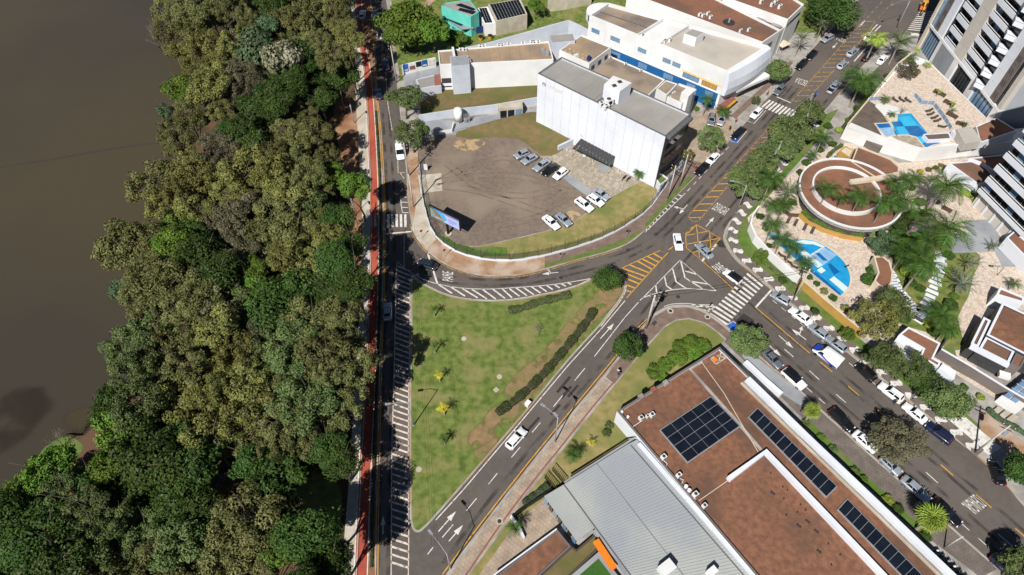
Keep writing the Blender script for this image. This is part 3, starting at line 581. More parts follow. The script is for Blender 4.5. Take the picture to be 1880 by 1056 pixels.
for y in (186, 176, 166, 158, 149.5, 141.5, 133, 124.5, 116, 108.5, 100.5, 92.5, 85, 77.5, 69, 61.5, 54, 47, 40): seg((xatr(ML2, y), y), (xatr(MR2, y), y - 0.5), 0.24, m_yellowdull)
dashes((1592, 33), (1640, -20), 1.6, 1.6, 0.16, m_yellowdull); dashes((1612, 34), (1660, -22), 1.6, 1.6, 0.16, m_yellowdull)
for a, b in (((1600, 56), (1611, 45)), ((1606, 58), (1617, 47)), ((1578, 49), (1588, 38)), ((1568, 113), (1590, 88))): seg(a, b, 0.3, m_paint, 'lane_line')
road_text('DEVAGAR', (1306, 384), (1330, 396), (1317, 372))
road_text('ESCOLA', (1484, 149), (1464, 142.5), (1477.5, 157.8)); road_text('ESCOLA', (1554, 74), (1537, 67), (1550.5, 79.5))
arrow((1262, 376), (1247, 393), 0.16, 1.4, 0.8, -1); arrow((1296, 416), (1311, 399), 0.16, 1.4, 0.8); arrow((1537, 79), (1528, 89), 0.16, 1.4, 0.8)
line([(1184, 427), (1258, 355)], 0.14, m_paint, 'parking_line')
for k in range(11):
    a = lerp2((1183, 416), (1243, 357), k / 10); b = lerp2((1188, 423), (1252, 360.5), k / 10); seg(a, b, 0.32, m_paint)
dashes((1262, 351), (1345, 262), 1.3, 1.2, 0.14)
quad([(1339, 257), (1352, 262), (1361, 250.5), (1347, 246)], m_bluepaint, 'blue_bay')
line([(1339, 258), (1353, 262.5), (1371, 241)], 0.14, m_paint, 'parking_line'); line([(1372, 222), (1384, 227), (1406, 203)], 0.14, m_paint, 'parking_line')
for k in range(9):
    a = lerp2((1399, 197), (1448, 218), k / 8); b = lerp2((1414, 184), (1463, 204), k / 8); seg(a, b, 0.5, m_paint, 'crosswalk_stripe')
seg((1426, 178), (1452, 189), 0.3, m_paint, 'stop_line')
for k in range(11):
    a = lerp2((1666, 54), (1689, 20), k / 10); b = lerp2((1706, 58), (1729, 24), k / 10); seg(a, b, 0.42, m_paint, 'crosswalk_stripe')
quad([(1672, 60), (1694, 62), (1694, 67), (1672, 65)], m_paint, 'stop_line')
# crossing far up the left street
for k in range(5): seg((693 + k * 6.5, 60), (692 + k * 6.5, 72), 0.45, m_paintworn, 'crosswalk_stripe')
line([(706, 105), (712, 190), (720, 240)], 0.12, m_paintworn, 'lane_line')
for q in ((1105, 557), (1205, 430), (1153, 459), (1245, 545), (1030, 510)):
    c = G(q); s = MB(); s.cyl(c, 0.42, 0.005, 0.012, 12); ob('manhole_cover', s, m_patch, road)
for q, p_, rr in (((1231, 571), blkC, 0.35), ((1299, 582), blkC, 0.33), ((917, 957), blkC, 0.33)):
    c = G(q, PZ); s = MB(); s.cyl(c, rr + 0.25, PZ, PZ + 0.016, 12); ob('manhole_frame', s, m_pale, p_); s = MB(); s.cyl(c, rr, PZ, PZ + 0.022, 12); ob('manhole_cover', s, m_patch, p_)
# ================================================================ BUILDINGS
def centre(P): return Vector((sum(p[0] for p in P) / len(P), sum(p[1] for p in P) / len(P), 0))
def bld(name, label, cat, px, z, wall, roof, par=0.5, t=0.25, z0=0.0, world=None, root=None, wname='wall', rname='roof'):
    P = ccw(world if world else GL(px, z)); c = centre(P)
    r = root or thing(name, label, cat, (c.x, c.y, z0))
    w = MB(); w.ring(P, t, z0, z); ob(wname, w, wall, r)
    s = MB(); s.sheet(inset(P, t * 0.9), z - par); ro = ob(rname, s, roof, r)
    return r, P, ro
def wbox(mb, A, B, u0, u1, z0, z1, d0, d1):
    A = Vector((A[0], A[1], 0)); B = Vector((B[0], B[1], 0)); d = B - A; n = Vector((d.y, -d.x, 0)).normalized()
    return mb.prism([A + d * u0 + n * d0, A + d * u1 + n * d0, A + d * u1 + n * d1, A + d * u0 + n * d1], z0, z1, True)
def win(root, A, B, u0, u1, z0, z1, n=1, frame=None, glass=None, name='window'):
    L = (Vector(B[:2]) - Vector(A[:2])).length; e = 0.07 / L
    m = MB(); wbox(m, A, B, u0 - e, u1 + e, z0 - 0.07, z1 + 0.07, -0.02, 0.05); f = ob(name, m, frame or m_alu, root)
    g = e * 0.4; st = (u1 - u0) / n
    for k in range(n):
        m = MB(); wbox(m, A, B, u0 + k * st + g, u0 + (k + 1) * st - g, z0, z1, 0.03, 0.07); ob('pane', m, glass or m_glass, f)
    return f
def aircon(root, x, y, z, rz=0.0, w=0.9, d=0.4, h=0.7, name='air_conditioner'):
    m = MB(); m.box((x, y, z + h / 2), (w, d, h), rz); o = ob(name, m, m_white, root)
    m = MB(); q = Vector((math.sin(rz), -math.cos(rz), 0)) * (d / 2 + 0.005); u = Vector((math.cos(rz), math.sin(rz), 0))
    c = Vector((x, y, z + h / 2)) + q
    m.poly([c + u * math.cos(a) * h * 0.36 + Vector((0, 0, math.sin(a) * h * 0.36)) for a in [k * math.pi / 5 for k in range(10)]]); ob('fan_grille', m, m_black, o)
    m = MB(); m.cyl((x, y), min(w, d) * 0.4, z + h, z + h + 0.015, 10); ob('top_grille', m, m_darkgrey, o); return o
def grid_panels(root, c4, nu, nv, z, gap=0.06, th=0.05, mat=None, name='panel', slope=0.0, zf=None):
    A, B, C, D = [Vector((p[0], p[1], 0)) for p in c4]      # A->B is u, A->D is v
    lu = (B - A).length; lv = (D - A).length
    for i in range(nu):
        for j in range(nv):
            def P(u, v): return A.lerp(B, u).lerp(D.lerp(C, u), v)
            u0 = (i + gap / lu * nu * 0.5 * (lu / nu) / (lu / nu)) / nu; u1 = (i + 1) / nu; v0 = j / nv; v1 = (j + 1) / nv
            eu = gap / lu / 2; ev = gap / lv / 2; u0 = i / nu + eu; u1 -= eu; v0 += ev; v1 -= ev
            q = [P(u0, v0), P(u1, v0), P(u1, v1), P(u0, v1)]
            m = MB(); zz = [z + slope * v for v in (v0, v0, v1, v1)]
            a = m.add([(p.x, p.y, h) for p, h in zip(q, zz)]); b = m.add([(p.x, p.y, h + th) for p, h in zip(q, zz)])
            m.f += [b, [a[0], a[1], b[1], b[0]], [a[1], a[2], b[2], b[1]], [a[2], a[3], b[3], b[2]], [a[3], a[0], b[0], b[3]]]
            ob(name, m, mat or m_solar, root)

# ---- big white panelled building beside the lot
Z1 = 14.5
r1, P1, ro1 = bld('white_building', 'tall white panelled building with flat grey roof beside the gravel parking lot', 'building', [(987.5, 135), (1222, 251), (1269, 210), (1031, 105)], Z1, m_joint, m_roofgrey, 0.35, 0.3)
FL, FR, BR, BL = [G(p, Z1) for p in ((987.5, 135), (1222, 251), (1269, 210), (1031, 105))]
nc, nr = 14, 5
for i in range(nc):
    for j in range(nr):
        m = MB(); wbox(m, FL, FR, i / nc + 0.0016, (i + 1) / nc - 0.0016, 0.3 + j * 2.82 + 0.045, 0.3 + (j + 1) * 2.82 - 0.045, 0.0, 0.03); ob('facade_panel', m, m_panel, r1)
m = MB(); m.ring(inset(P1, -0.03), 0.34, Z1, Z1 + 0.06); ob('coping', m, m_flash, r1)
for k in range(1, 9):
    a = FL.lerp(FR, k / 9); b = BL.lerp(BR, k / 9); m = MB(); m.bar(a, b, 0.07, Z1 - 0.35, Z1 - 0.31, -0.4); ob('roof_seam', m, m_flash if k == 4 else m_roofgrey, ro1)
# penthouse and plant well
pp = [G(p, Z1 + 3) for p in ((1109, 155), (1126, 139), (1160, 152), (1138, 168))]
m = MB(); m.prism(pp, Z1 - 0.4, Z1 + 3); ph = ob('penthouse', m, m_panel, r1)
m = MB(); m.sheet(inset(pp, 0.15), Z1 + 3.03); ob('penthouse_roof', m, m_white, ph)
for q in ((1128, 157), (1138, 150)):
    c = G(q, Z1 + 3.1); m = MB(); m.box((c.x, c.y, Z1 + 3.08), (0.9, 0.9, 0.1), 0.4); ob('roof_hatch', m, m_darkgrey, ph)
m = MB(); m.sheet(GL([(1095, 186), (1110, 174), (1136, 186), (1120, 198)], Z1 - 0.3), Z1 - 0.3); ob('plant_well', m, m_flash, ro1)
for q, w_, d_, h_ in (((1104, 192), 0.9, 0.8, 0.9), ((1117, 190), 1.7, 1.3, 1.5), ((1113, 197), 1.3, 0.7, 0.9)):
    c = G(q, Z1); aircon(r1, c.x, c.y, Z1 - 0.28, 0.5, w_, d_, h_)
# end wall: dark brick, glazed strip, round sign
m = MB(); wbox(m, FR, BR, 0.0, 1.0, 0.2, Z1 - 0.2, 0.0, 0.05); ob('end_wall', m, m_darkwall, r1)
for k in range(3): win(r1, FR, BR, 0.12, 0.88, 2 + k * 4, 4.6 + k * 4, 5, m_black)
m = MB(); wbox(m, FR, BR, 0.05, 0.95, Z1 - 0.7, Z1 - 0.1, 0.05, 0.9); ob('eave', m, m_flash, r1)
# lettering on the facade
dF = (FR - FL).normalized(); nF = Vector((dF.y, -dF.x, 0)); o_ = FL + dF * 1.9 + nF * 0.06; o_.z = 11.9
m = MB(); m.poly([o_ + Vector((0, 0, 0.55)) + dF * 0.62 * math.cos(a) + Vector((0, 0, 0.62 * math.sin(a))) for a in [k * math.pi / 10 for k in range(20)]]); lg = ob('emblem_disc', m, m_paint, r1)
m = MB(); cc = o_ + nF * 0.02 + Vector((0, 0, 0.6))
for k in range(16):
    a0, a1 = R(-40 + k * 17), R(-40 + (k + 1) * 17); w0 = 0.30 - 0.012 * k
    m.poly([cc + (dF * math.cos(a0) + Vector((0, 0, math.sin(a0)))) * 0.5, cc + (dF * math.cos(a1) + Vector((0, 0, math.sin(a1)))) * 0.5, cc + (dF * math.cos(a1) + Vector((0, 0, math.sin(a1)))) * (0.5 - w0), cc + (dF * math.cos(a0) + Vector((0, 0, math.sin(a0)))) * (0.5 - w0)])
ob('emblem_swirl', m, m_blue, lg)
o2 = o_ + dF * 1.0
fit_text('unopar', o2, o2 + dF * 4.3, o2 + Vector((0, 0, 1.25)), nF * 0.03, 'wall_lettering', m_paint, r1)
m = MB(); wbox(m, FL, FR, 0.385, 0.405, 3.6, 4.3, 0.03, 0.07); ob('wall_plaque', m, m_paint, r1)
# planter block at the corner
bld('corner_planter', 'white rendered block with shrubs at the street corner of the panelled building', 'planter', [(1200, 322), (1214, 318), (1228, 328), (1212, 340)], 2.2, m_panel, m_grass2, 0.3, 0.2)

# ---- canopy by its entrance
cp = [(1051, 272), (1067, 254), (1131, 287), (1118, 304)]
CP = [G(p, 3.0) for p in cp]
t = thing('entrance_canopy', 'dark slatted flat canopy on posts at the foot of the white panelled building', 'canopy', tuple(centre(CP)))
grid_panels(t, [CP[0], CP[3], CP[2], CP[1]], 10, 1, 3.0, 0.12, 0.08, m_darkgrey, 'roof_panel')
for a, b in ((0, 3), (1, 2)):
    m = MB(); m.bar(CP[a], CP[b], 0.12, 2.86, 2.98); ob('beam', m, m_black, t)
for q in CP + [CP[0].lerp(CP[3], 0.5)]:
    m = MB(); m.cyl(q, 0.06, 0.1, 2.88, 8); ob('post', m, m_steel, t)
tag(ob('door_mat', MB().sheet(GL([(1094, 306), (1106, 299), (1119, 307), (1107, 318)], PZ + 0.05), PZ + 0.06), m_slab), 'grey mat slab on the paving in front of the slatted canopy', 'mat')

# ---- white and blue college building
Z2 = 11.0
r2, P2, ro2 = bld('white_blue_building', 'long white building with blue ground floor and flat tan roofs near the crossing', 'building', [(1082, 28), (1335, 131), (1411, 84), (1117, 5)], Z2, m_white, m_rooftan, 0.9, 0.35)
A2, B2, C2, D2 = [G(p, Z2) for p in ((1082, 28), (1335, 131), (1411, 84), (1117, 5))]
def on2(u, v): return A2.lerp(B2, u).lerp(D2.lerp(C2, u), v)
for u0, u1, mt in ((0.01, 0.36, m_roofbrownold), (0.37, 0.52, m_white)):
    m = MB(); m.sheet([on2(u0, 0.05), on2(u1, 0.05), on2(u1, 0.95), on2(u0, 0.95)], Z2 - 0.86); ob('roof_section', m, mt, ro2)
for u in (0.365, 0.525):
    m = MB(); m.bar(on2(u, 0.03), on2(u, 0.97), 0.3, Z2 - 0.9, Z2 - 0.05); ob('roof_divider', m, m_white, ro2)
m = MB(); m.bar(on2(0.0, 0.5), on2(0.36, 0.5), 0.12, Z2 - 0.9, Z2 - 0.6); ob('roof_ridge', m, m_flash, ro2)
m = MB(); hq = [on2(0.60, 0.42), on2(0.68, 0.42), on2(0.68, 0.66), on2(0.60, 0.66)]; m.prism(hq, Z2 - 0.9, Z2 + 1.5); hh_ = ob('stair_head', m, m_white, r2)
m = MB(); m.sheet(inset(hq, 0.1), Z2 + 1.53); ob('stair_head_roof', m, m_roofgrey, hh_)
for u, v in ((0.37, 0.12), (0.515, 0.2), (0.53, 0.3)):
    c = on2(u + 0.01, v); aircon(r2, c.x, c.y, Z2 - 0.85, 1.0, 1.0, 0.5, 0.8)
m = MB(); wbox(m, A2, B2, 0.0, 0.985, 0.1, 4.6, 0.0, 0.06); bb = ob('blue_wall', m, m_blue, r2)
m = MB(); wbox(m, A2, B2, 0.0, 1.0, 4.6, 4.8, 0.0, 0.16); ob('ledge', m, m_white, r2)
for u0, u1 in ((0.03, 0.09), (0.18, 0.25), (0.39, 0.45), (0.575, 0.63), (0.645, 0.70)): win(r2, A2, B2, u0, u1, 6.9, 8.0, 4, m_alu, m_glassblue)
for k in range(8):
    m = MB(); wbox(m, A2, B2, 0.115 * k + 0.02, 0.115 * k + 0.0215, 4.9, 8.6, 0.0, 0.02); ob('facade_joint', m, m_joint, r2)
for u0, u1 in ((0.2, 0.27), (0.41, 0.475), (0.6, 0.67), (0.77, 0.83), (0.9, 0.955)): win(bb, A2, B2, u0, u1, 2.7, 4.1, 4, m_paint, m_glassblue)
m = MB(); wbox(m, A2, B2, 0.72, 0.995, 6.5, 6.9, 0.0, 0.05); ob('yellow_band', m, mk('pale_yellow_band', (0.75, 0.55, 0.2), rough=0.7), r2)
win(r2, A2, B2, 0.73, 0.84, 5.1, 6.3, 3, m_black, m_glassblue); win(r2, A2, B2, 0.865, 0.965, 5.1, 6.3, 4, m_darkwall, m_mustard)
# overhanging sculpted front on the avenue side
nE = Vector(((C2 - B2).y, -(C2 - B2).x, 0)).normalized()
rows = []
for k in range(9):
    u = k / 8; q = B2.lerp(C2, u); bul = 0.9 + 0.9 * math.sin(u * math.pi * 0.9 + 0.3) + 0.5 * u
    rows.append([(q.x + nE.x * b, q.y + nE.y * b, z) for b, z in ((0, Z2 - 0.1), (bul * 0.6, Z2 - 0.3), (bul, Z2 - 2.5), (bul * 1.1, 6.5), (bul * 0.9, 4.6), (0.05, 4.4))])
m = MB(); m.loft(rows); m.f += [[0, 1, 2, 3, 4, 5], [48, 49, 50, 51, 52, 53][::-1]]; ob('sculpted_front', m, m_panel, r2)
m = MB(); m.prism([C2 - nE * 0.2, B2.lerp(C2, 0.3) - nE * 0.2, B2.lerp(C2, 0.3) + nE * 1.6, C2 + nE * 3.2], 3.6, 4.3, True); ob('marquee', m, m_white, r2)
m = MB(); m.prism([B2 + dF * 0 + nE * 0.3, B2.lerp(C2, 0.33) + nE * 0.3, B2.lerp(C2, 0.33) + nE * 1.8, B2 + nE * 2.6], 0.1, 1.6); lw = ob('brick_planter', m, m_brickred, r2)
m = MB(); m.tube([B2.lerp(C2, 0.02) + nE * 2.6 + Vector((0, 0, 2 - Z2)), B2.lerp(C2, 0.3) + nE * 2.1 + Vector((0, 0, 2 - Z2))], 0.3, 6); ob('yellow_lettering', m, m_yellow, lw)
# curved west end of the roof edge
m = MB(); rows = []
for k in range(7):
    u = k / 6; q = A2.lerp(D2, u); d_ = (A2 - B2).normalized() * (0.3 + 2.6 * math.sin(u * math.pi) ** 0.7)
    rows.append([(q.x, q.y, Z2 - 0.02), (q.x + d_.x, q.y + d_.y, Z2 - 0.1), (q.x + d_.x, q.y + d_.y, Z2 - 2.2), (q.x, q.y, Z2 - 2.3)])
m.loft(rows); ob('curved_end', m, m_white, r2)
for k in range(4):
    m = MB(); wbox(m, D2, A2, 0.2 + k * 0.15, 0.32 + k * 0.15, 4, 8.4, 0.0, 0.1); ob('blue_glazing', m, m_blue, r2)

# ---- low link roof and service blocks between the two
r, P, ro = bld('link_building', 'low link building with streaky weathered brown roof between the white buildings', 'building', [(1080, 128), (1121, 103), (1221, 146), (1186, 180)], 6.0, m_white, m_roofbrownold, 0.25)
for k in range(3):
    c = G((1120 + k * 28, 107 + k * 12), 6); aircon(r, c.x, c.y, 6.02, 0.4, 0.7, 0.3, 0.5)
r, P, ro = bld('service_block', 'small white service block with brown flat roof and wall air conditioners', 'building', [(1205, 163), (1223, 147), (1244, 154), (1224, 175)], 8.0, m_white, m_roofbrownold, 0.15)
for k in range(2): c = P[0].lerp(P[1], 0.3 + 0.4 * k); aircon(r, c.x, c.y - 0.3, 6.2, 0.5, 0.9, 0.4, 0.7)
r, P, ro = bld('service_annex', 'white annex with raised parapet and green logo panels behind the grey-roofed building', 'building', [(1222, 176), (1247, 153), (1279, 164), (1252, 190)], 7.2, m_white, m_roofbrownold, 0.5)
m = MB(); m.prism(GL([(1247, 186), (1256, 178), (1270, 184), (1260, 194)], 6.5), 3.0, 9.0); ob('stair_tower', m, m_white, r)
for k, mt in enumerate((m_grass2, m_teal)):
    m = MB(); wbox(m, *[q for q in (G((1254, 189), 7.2), G((1279, 164), 7.2))], 0.2 + 0.35 * k, 0.45 + 0.35 * k, 4.8, 6.4, 0.0, 0.15); ob('logo_panel', m, mt, r)
r, P, ro = bld('beige_roof_building', 'small white building with speckled beige roof and water tank at its end', 'building', [(1027, 92), (1068, 64), (1123, 86), (1082, 117)], 9.0, m_white, m_roofbeige, 0.3)
for k in range(2):
    for j in range(6):
        a = G((1038 + j * 8, 94 + j * 3.2 - k * 7), 8.75); m = MB(); m.box((a.x, a.y, 8.75), (0.35, 0.35, 0.12)); ob('roof_vent', m, m_pale, ro)
c = G((1081, 108), 9); m = MB(); m.cyl(c, 0.55, 8.7, 9.7, 12, 0.45); ob('water_tank', m, m_navy, r)
c = G((1058, 101), 9); m = MB(); m.box((c.x, c.y, 8.9), (1.0, 0.6, 0.5), 0.5); ob('roof_unit', m, m_white, r)
i_ = max(range(4), key=lambda i: P[i].x + P[(i + 1) % 4].x - 0.3 * (P[i].y + P[(i + 1) % 4].y))
for k in range(3): win(r, P[i_], P[(i_ + 1) % 4], 0.12 + k * 0.3, 0.24 + k * 0.3, 6.6, 7.6, 1, m_black)

# ---- brown-roofed white buildings at the top
r, P, ro = bld('brown_roof_building', 'white building with broad flat brown roof behind the blue and white one', 'building', [(1152, -14), (1400, 78), (1434, 55), (1240, -40)], 9.0, m_white, m_roofbrown2, 0.5)
c = G((1339, 38), 9); m = MB(); m.cyl(c, 1.6, 8.45, 8.55, 14); ob('soot_stain', m, m_patch, ro); m = MB(); m.cyl(c, 0.25, 8.5, 9.6, 8); ob('vent_pipe', m, m_steel, r)
for q in ((1285, 26), (1291, 28), (1300, 24), (1305, 31), (1360, 56), (1375, 54)):
    c = G(q, 9); aircon(r, c.x, c.y, 8.52, 0.7, 0.9, 0.5, 0.8)
i_ = min(range(4), key=lambda i: (P[i].y + P[(i + 1) % 4].y))
for k in range(5): win(r, P[i_], P[(i_ + 1) % 4], 0.2 + k * 0.1, 0.25 + k * 0.1, 5.8, 7.0, 2, m_black)
r, P, ro = bld('narrow_roof_wing', 'long narrow wing with brown roof and grey hatches between two white parapets', 'building', [(1285, -4), (1434, 56), (1452, 39), (1310, -16)], 8.0, m_white, m_roofbrown2, 0.35)
for k in range(5):
    c = G((1315 + 28 * k, 2 + 10.5 * k), 8); m = MB(); m.box((c.x, c.y, 7.8), (2.4, 1.4, 0.35), -0.5); ob('roof_hatch', m, m_slab, ro)
r, P, ro = bld('slit_window_building', 'white building with brown roof and a row of dark slit windows at the top edge', 'building', [(1328, -6), (1447, 36), (1476, 8), (1400, -40)], 10.0, m_white, m_roofbrown2, 0.5)
i_ = min(range(4), key=lambda i: (P[i].y + P[(i + 1) % 4].y))
for k in range(9): win(r, P[i_], P[(i_ + 1) % 4], 0.08 + k * 0.095, 0.155 + k * 0.095, 7.6, 8.3, 3, m_flash)
for q in ((1398, 3), (1418, 8), (1424, 4), (1432, 12)): c = G(q, 10); aircon(r, c.x, c.y, 9.5, 0.7, 1.1, 0.6, 1.0)

# ---- long beige-roofed school hall on the left
Z4 = 7.5
r4, P4, ro4 = bld('beige_hall', 'long white hall with beige tiled flat roof above the brown grass slope', 'building', [(804, 93), (807, 119), (1016, 109), (1008, 76)], Z4, m_white, m_roofbeige, 0.3)
for k in range(1, 11):
    a = lerp2((806, 117), (1014, 109), k / 11); b = lerp2((804, 94), (1007, 77), k / 11); m = MB(); m.bar(G(a, Z4), G(b, Z4), 0.06, Z4 - 0.3, Z4 - 0.27, -0.4); ob('tile_seam', m, m_roofbrownold, ro4)
def cuboid(px, z0, z1, mat, name, parent, top=None):
    q = GL(px, z1); m = MB(); m.prism(q, z0, z1); o = ob(name, m, mat, parent)
    if top: m = MB(); m.sheet(inset(q, 0.12), z1 + 0.03); ob('cap', m, top, o)
    return o
cuboid([(826, 104), (859, 102), (862, 119), (829, 122)], 0, Z4 + 0.8, m_greywall, 'stair_shaft', r4, m_steel)
cuboid([(1008, 65), (1052, 62), (1056, 75), (1012, 79)], 0, Z4 + 2, m_greywall, 'end_tower', r4, m_roofgrey)
cuboid([(829, 86), (833, 86), (836, 102), (832, 103)], Z4 - 0.3, Z4 + 1.0, m_white, 'fire_wall', r4)
for q in ((846, 91), (853, 91), (882, 85), (888, 84.5), (916, 83), (922, 83), (934, 81), (960, 79), (976, 78), (981, 78), (988, 77.5)): c = G(q, Z4); aircon(r4, c.x, c.y, Z4 - 0.28, 0.1, 1.0, 0.5, 0.7)
for q in ((997, 94), (1004, 98), (862, 113)): c = G(q, Z4); m = MB(); m.box((c.x, c.y, Z4 + 0.1), (0.8, 1.6, 0.7), 0.2); ob('roof_unit', m, m_steel, r4)
A4, B4 = G((807, 119), Z4), G((1016, 109), Z4)
m = MB(); wbox(m, A4, B4, 0.005, 0.09, 2.2, 3.6, 0, 0.06); ob('louvre', m, m_darkgrey, r4); m = MB(); wbox(m, A4, B4, 0.01, 0.09, 1.0, 1.3, 0, 0.06); ob('louvre', m, m_navy, r4)
# retaining wall behind the hall
def slope_wall(name, label, cat, pts, w, mat, group=None):
    # pts: (px, py, height)
    B = [G((p[0], p[1]), 0) for p in pts]; r = thing(name, label, cat, tuple(B[0]), 0, group)
    L = offset_line(B, w / 2); Q = offset_line(B, -w / 2)
    for i in range(len(B) - 1):
        m = MB(); h0, h1 = pts[i][2], pts[i + 1][2]
        a = m.add([(*Q[i][:2], 0), (*Q[i + 1][:2], 0), (*L[i + 1][:2], 0), (*L[i][:2], 0)]); b = m.add([(*Q[i][:2], h0), (*Q[i + 1][:2], h1), (*L[i + 1][:2], h1), (*L[i][:2], h0)])
        m.f += [b, [a[0], a[1], b[1], b[0]], [a[1], a[2], b[2], b[1]], [a[2], a[3], b[3], b[2]], [a[3], a[0], b[0], b[3]]]; ob('wall_panel', m, mat, r)
    return r
slope_wall('retaining_wall', 'tall pale grey wedge-shaped retaining wall behind the beige hall', 'wall', [(836, 98, 1.0), (900, 90, 2.0), (960, 83, 3.6), (1010, 77, 5.0), (1042, 72, 5.6)], 0.3, m_greywall)
slope_wall('boundary_wall', 'pale boundary wall with orange brick top running to the white and blue building', 'wall', [(1042, 72, 5.6), (1062, 80, 5.4), (1085, 90, 5.0)], 0.3, m_greywall)
slope_wall('boundary_wall', 'weathered concrete wall above the grass at the top edge of the photo', 'wall', [(1005, 22, 4.0), (1040, 18, 4.0), (1085, 8, 4.0)], 0.3, m_pale)
# tank yard
slope_wall('yard_wall', 'grey-blue yard wall rising behind the white gas tank', 'wall', [(770, 225, 2.2), (840, 215, 2.4), (905, 208, 2.5), (990, 194, 2.6)], 0.25, m_greywall)
slope_wall('yard_wall', 'low white gate wall at the corner of the tank yard', 'wall', [(806, 248, 1.0), (830, 244, 1.1), (833, 232, 1.2)], 0.25, m_white)
c = G((842, 224), PZ); t = thing('gas_tank', 'upright white gas tank on legs in the grey walled yard', 'tank', (c.x, c.y, PZ))
m = MB(); m.cyl(c, 1.0, PZ + 0.7, PZ + 3.6, 18); ob('shell', m, m_white, t, True)
m = MB(); m.blob((c.x, c.y, PZ + 3.6), (1.0, 1.0, 0.45), 18, 6); ob('dome', m, m_white, t, True); m = MB(); m.blob((c.x, c.y, PZ + 0.7), (1.0, 1.0, 0.35), 18, 6); ob('dome', m, m_white, t, True)
for a in (0.5, 2.6, 4.7): m = MB(); m.cyl((c.x + 0.8 * math.cos(a), c.y + 0.8 * math.sin(a)), 0.09, PZ, PZ + 0.9, 8); ob('leg', m, m_white, t)
for k, q in enumerate(((855, 226), (860, 225))):
    c = G(q, PZ); t = thing('gas_vaporiser', ('slim grey pipework rack right beside the white gas tank', 'dark pipe rack second from the white gas tank')[k], 'pipework', (c.x, c.y, PZ))
    for a in range(4): m = MB(); m.cyl((c.x + 0.3 * math.cos(a * 1.57), c.y + 0.3 * math.sin(a * 1.57)), 0.07, PZ, PZ + 2.6, 6); ob('pipe', m, m_steel, t)
    m = MB(); m.box((c.x, c.y, PZ + 1.3), (0.8, 0.8, 0.1)); ob('bracket', m, m_steel, t)
r, P, ro = bld('gas_shed', 'small pale roofed service shed with dark doorways beside the panelled building', 'shed', [(914, 190), (959, 186), (960, 197), (916, 202)], 2.7, m_pale, m_pale, -0.05)
i_ = min(range(4), key=lambda i: (P[i].y + P[(i + 1) % 4].y))
for k in range(3): m = MB(); wbox(m, P[i_], P[(i_ + 1) % 4], 0.05 + 0.32 * k, 0.32 + 0.32 * k, 0.2, 2.3, 0, 0.05); ob('doorway', m, m_glass if k < 2 else m_glassblue, r)
t = thing('ramp_railing', 'grey steel railing along the ramp below the gas shed', 'railing', tuple(G((833, 244), PZ)))
rp = [G(lerp2((834, 243), (992, 211), k / 16), PZ) for k in range(17)]
for h_ in (0.55, 1.05): m = MB(); m.tube([p + Vector((0, 0, h_)) for p in rp], 0.035, 5); ob('rail', m, m_steel, t)
for p in rp: m = MB(); m.cyl(p, 0.035, PZ, PZ + 1.05, 5); ob('baluster', m, m_steel, t)
slope_wall('ramp_wall', 'low dark grey ramp kerb under the steel railing', 'wall', [(834, 244, 0.5), (910, 229, 0.6), (993, 212, 0.7)], 0.3, m_slab)
slope_wall('planter_wall', 'pale wedge wall with tan coping beside the entrance canopy', 'wall', [(1024, 278, 1.6), (1040, 271, 1.7), (1058, 262, 1.8)], 0.5, m_greywall)
# grassy knoll in front of the panelled building
fr = spl(GL([(836, 252), (870, 255), (905, 252), (945, 255), (965, 264), (985, 280), (1008, 288), (1026, 281)], PZ), 4)
bk = spl(GL([(838, 243), (870, 236), (905, 230), (950, 219), (985, 214), (1015, 232), (1045, 252), (1050, 262)], PZ), 4)
rows = []
for k in range(9):
    t_ = k / 8; random.seed(k)
    rows.append([(lambda q: (q.x, q.y, PZ + 0.02 + 1.3 * (t_ * t_ * (3 - 2 * t_)) * min(1, i / 8) + 0.06 * random.random() * min(1, k)))(fr[i].lerp(bk[i], t_)) for i in range(len(fr))])
m = MB(); m.loft(rows); kn = struct('grass_knoll', m, m_drybrown); kn.data.polygons.foreach_set('use_smooth', [True] * len(kn.data.polygons))

# ---- houses with solar roofs at the top
r, P, ro = bld('turquoise_house', 'turquoise walled house with grey roof carrying two solar strips', 'house', [(810, 11), (818, 5), (862, -1), (879, 22), (864, 31)], 6.0, m_teal, m_roofgrey, 0.2)
grid_panels(r, [G(p, 6.1) for p in ((840, 18), (867, 26), (874, 21), (845, 14))], 5, 2, 6.05, 0.1)
grid_panels(r, [G(p, 6.1) for p in ((836, 9), (868, 19), (873, 16), (846, 6))], 6, 1, 6.05, 0.1)
m = MB(); m.prism(GL([(811, 29), (848, 53), (869, 51), (866, 44), (816, 24)], 2.8), 2.5, 2.8, True); ap = ob('apron_roof', m, m_slab, r)
grid_panels(r, [G(p, 2.9) for p in ((814, 33), (846, 48), (851, 45), (817, 30))], 6, 1, 2.85, 0.1)
r, P, ro = bld('solar_annex', 'narrow white annex roofed with dark solar panels beside the turquoise house', 'house', [(876, 15), (895, 12), (912, 42), (890, 45)], 3.6, m_white, m_white, 0.05)
grid_panels(r, [G(p, 3.7) for p in ((890, 42), (904, 41), (893, 14), (879, 15))], 3, 6, 3.68, 0.1)
r, P, ro = bld('solar_house', 'low house with a large roof fully covered by dark solar panels', 'house', [(896, 8), (955, -3), (968, 26), (911, 39)], 4.6, m_pale, m_pale, 0.05)
grid_panels(r, [G(p, 4.7) for p in ((913, 37), (965, 25), (952, -1), (899, 8))], 10, 6, 4.68, 0.12)
slope_wall('timber_fence', 'weathered grey board fence in front of the solar house', 'fence', [(900, 58, 2.6), (926, 53, 2.6), (952, 49, 2.6)], 0.15, m_slab)
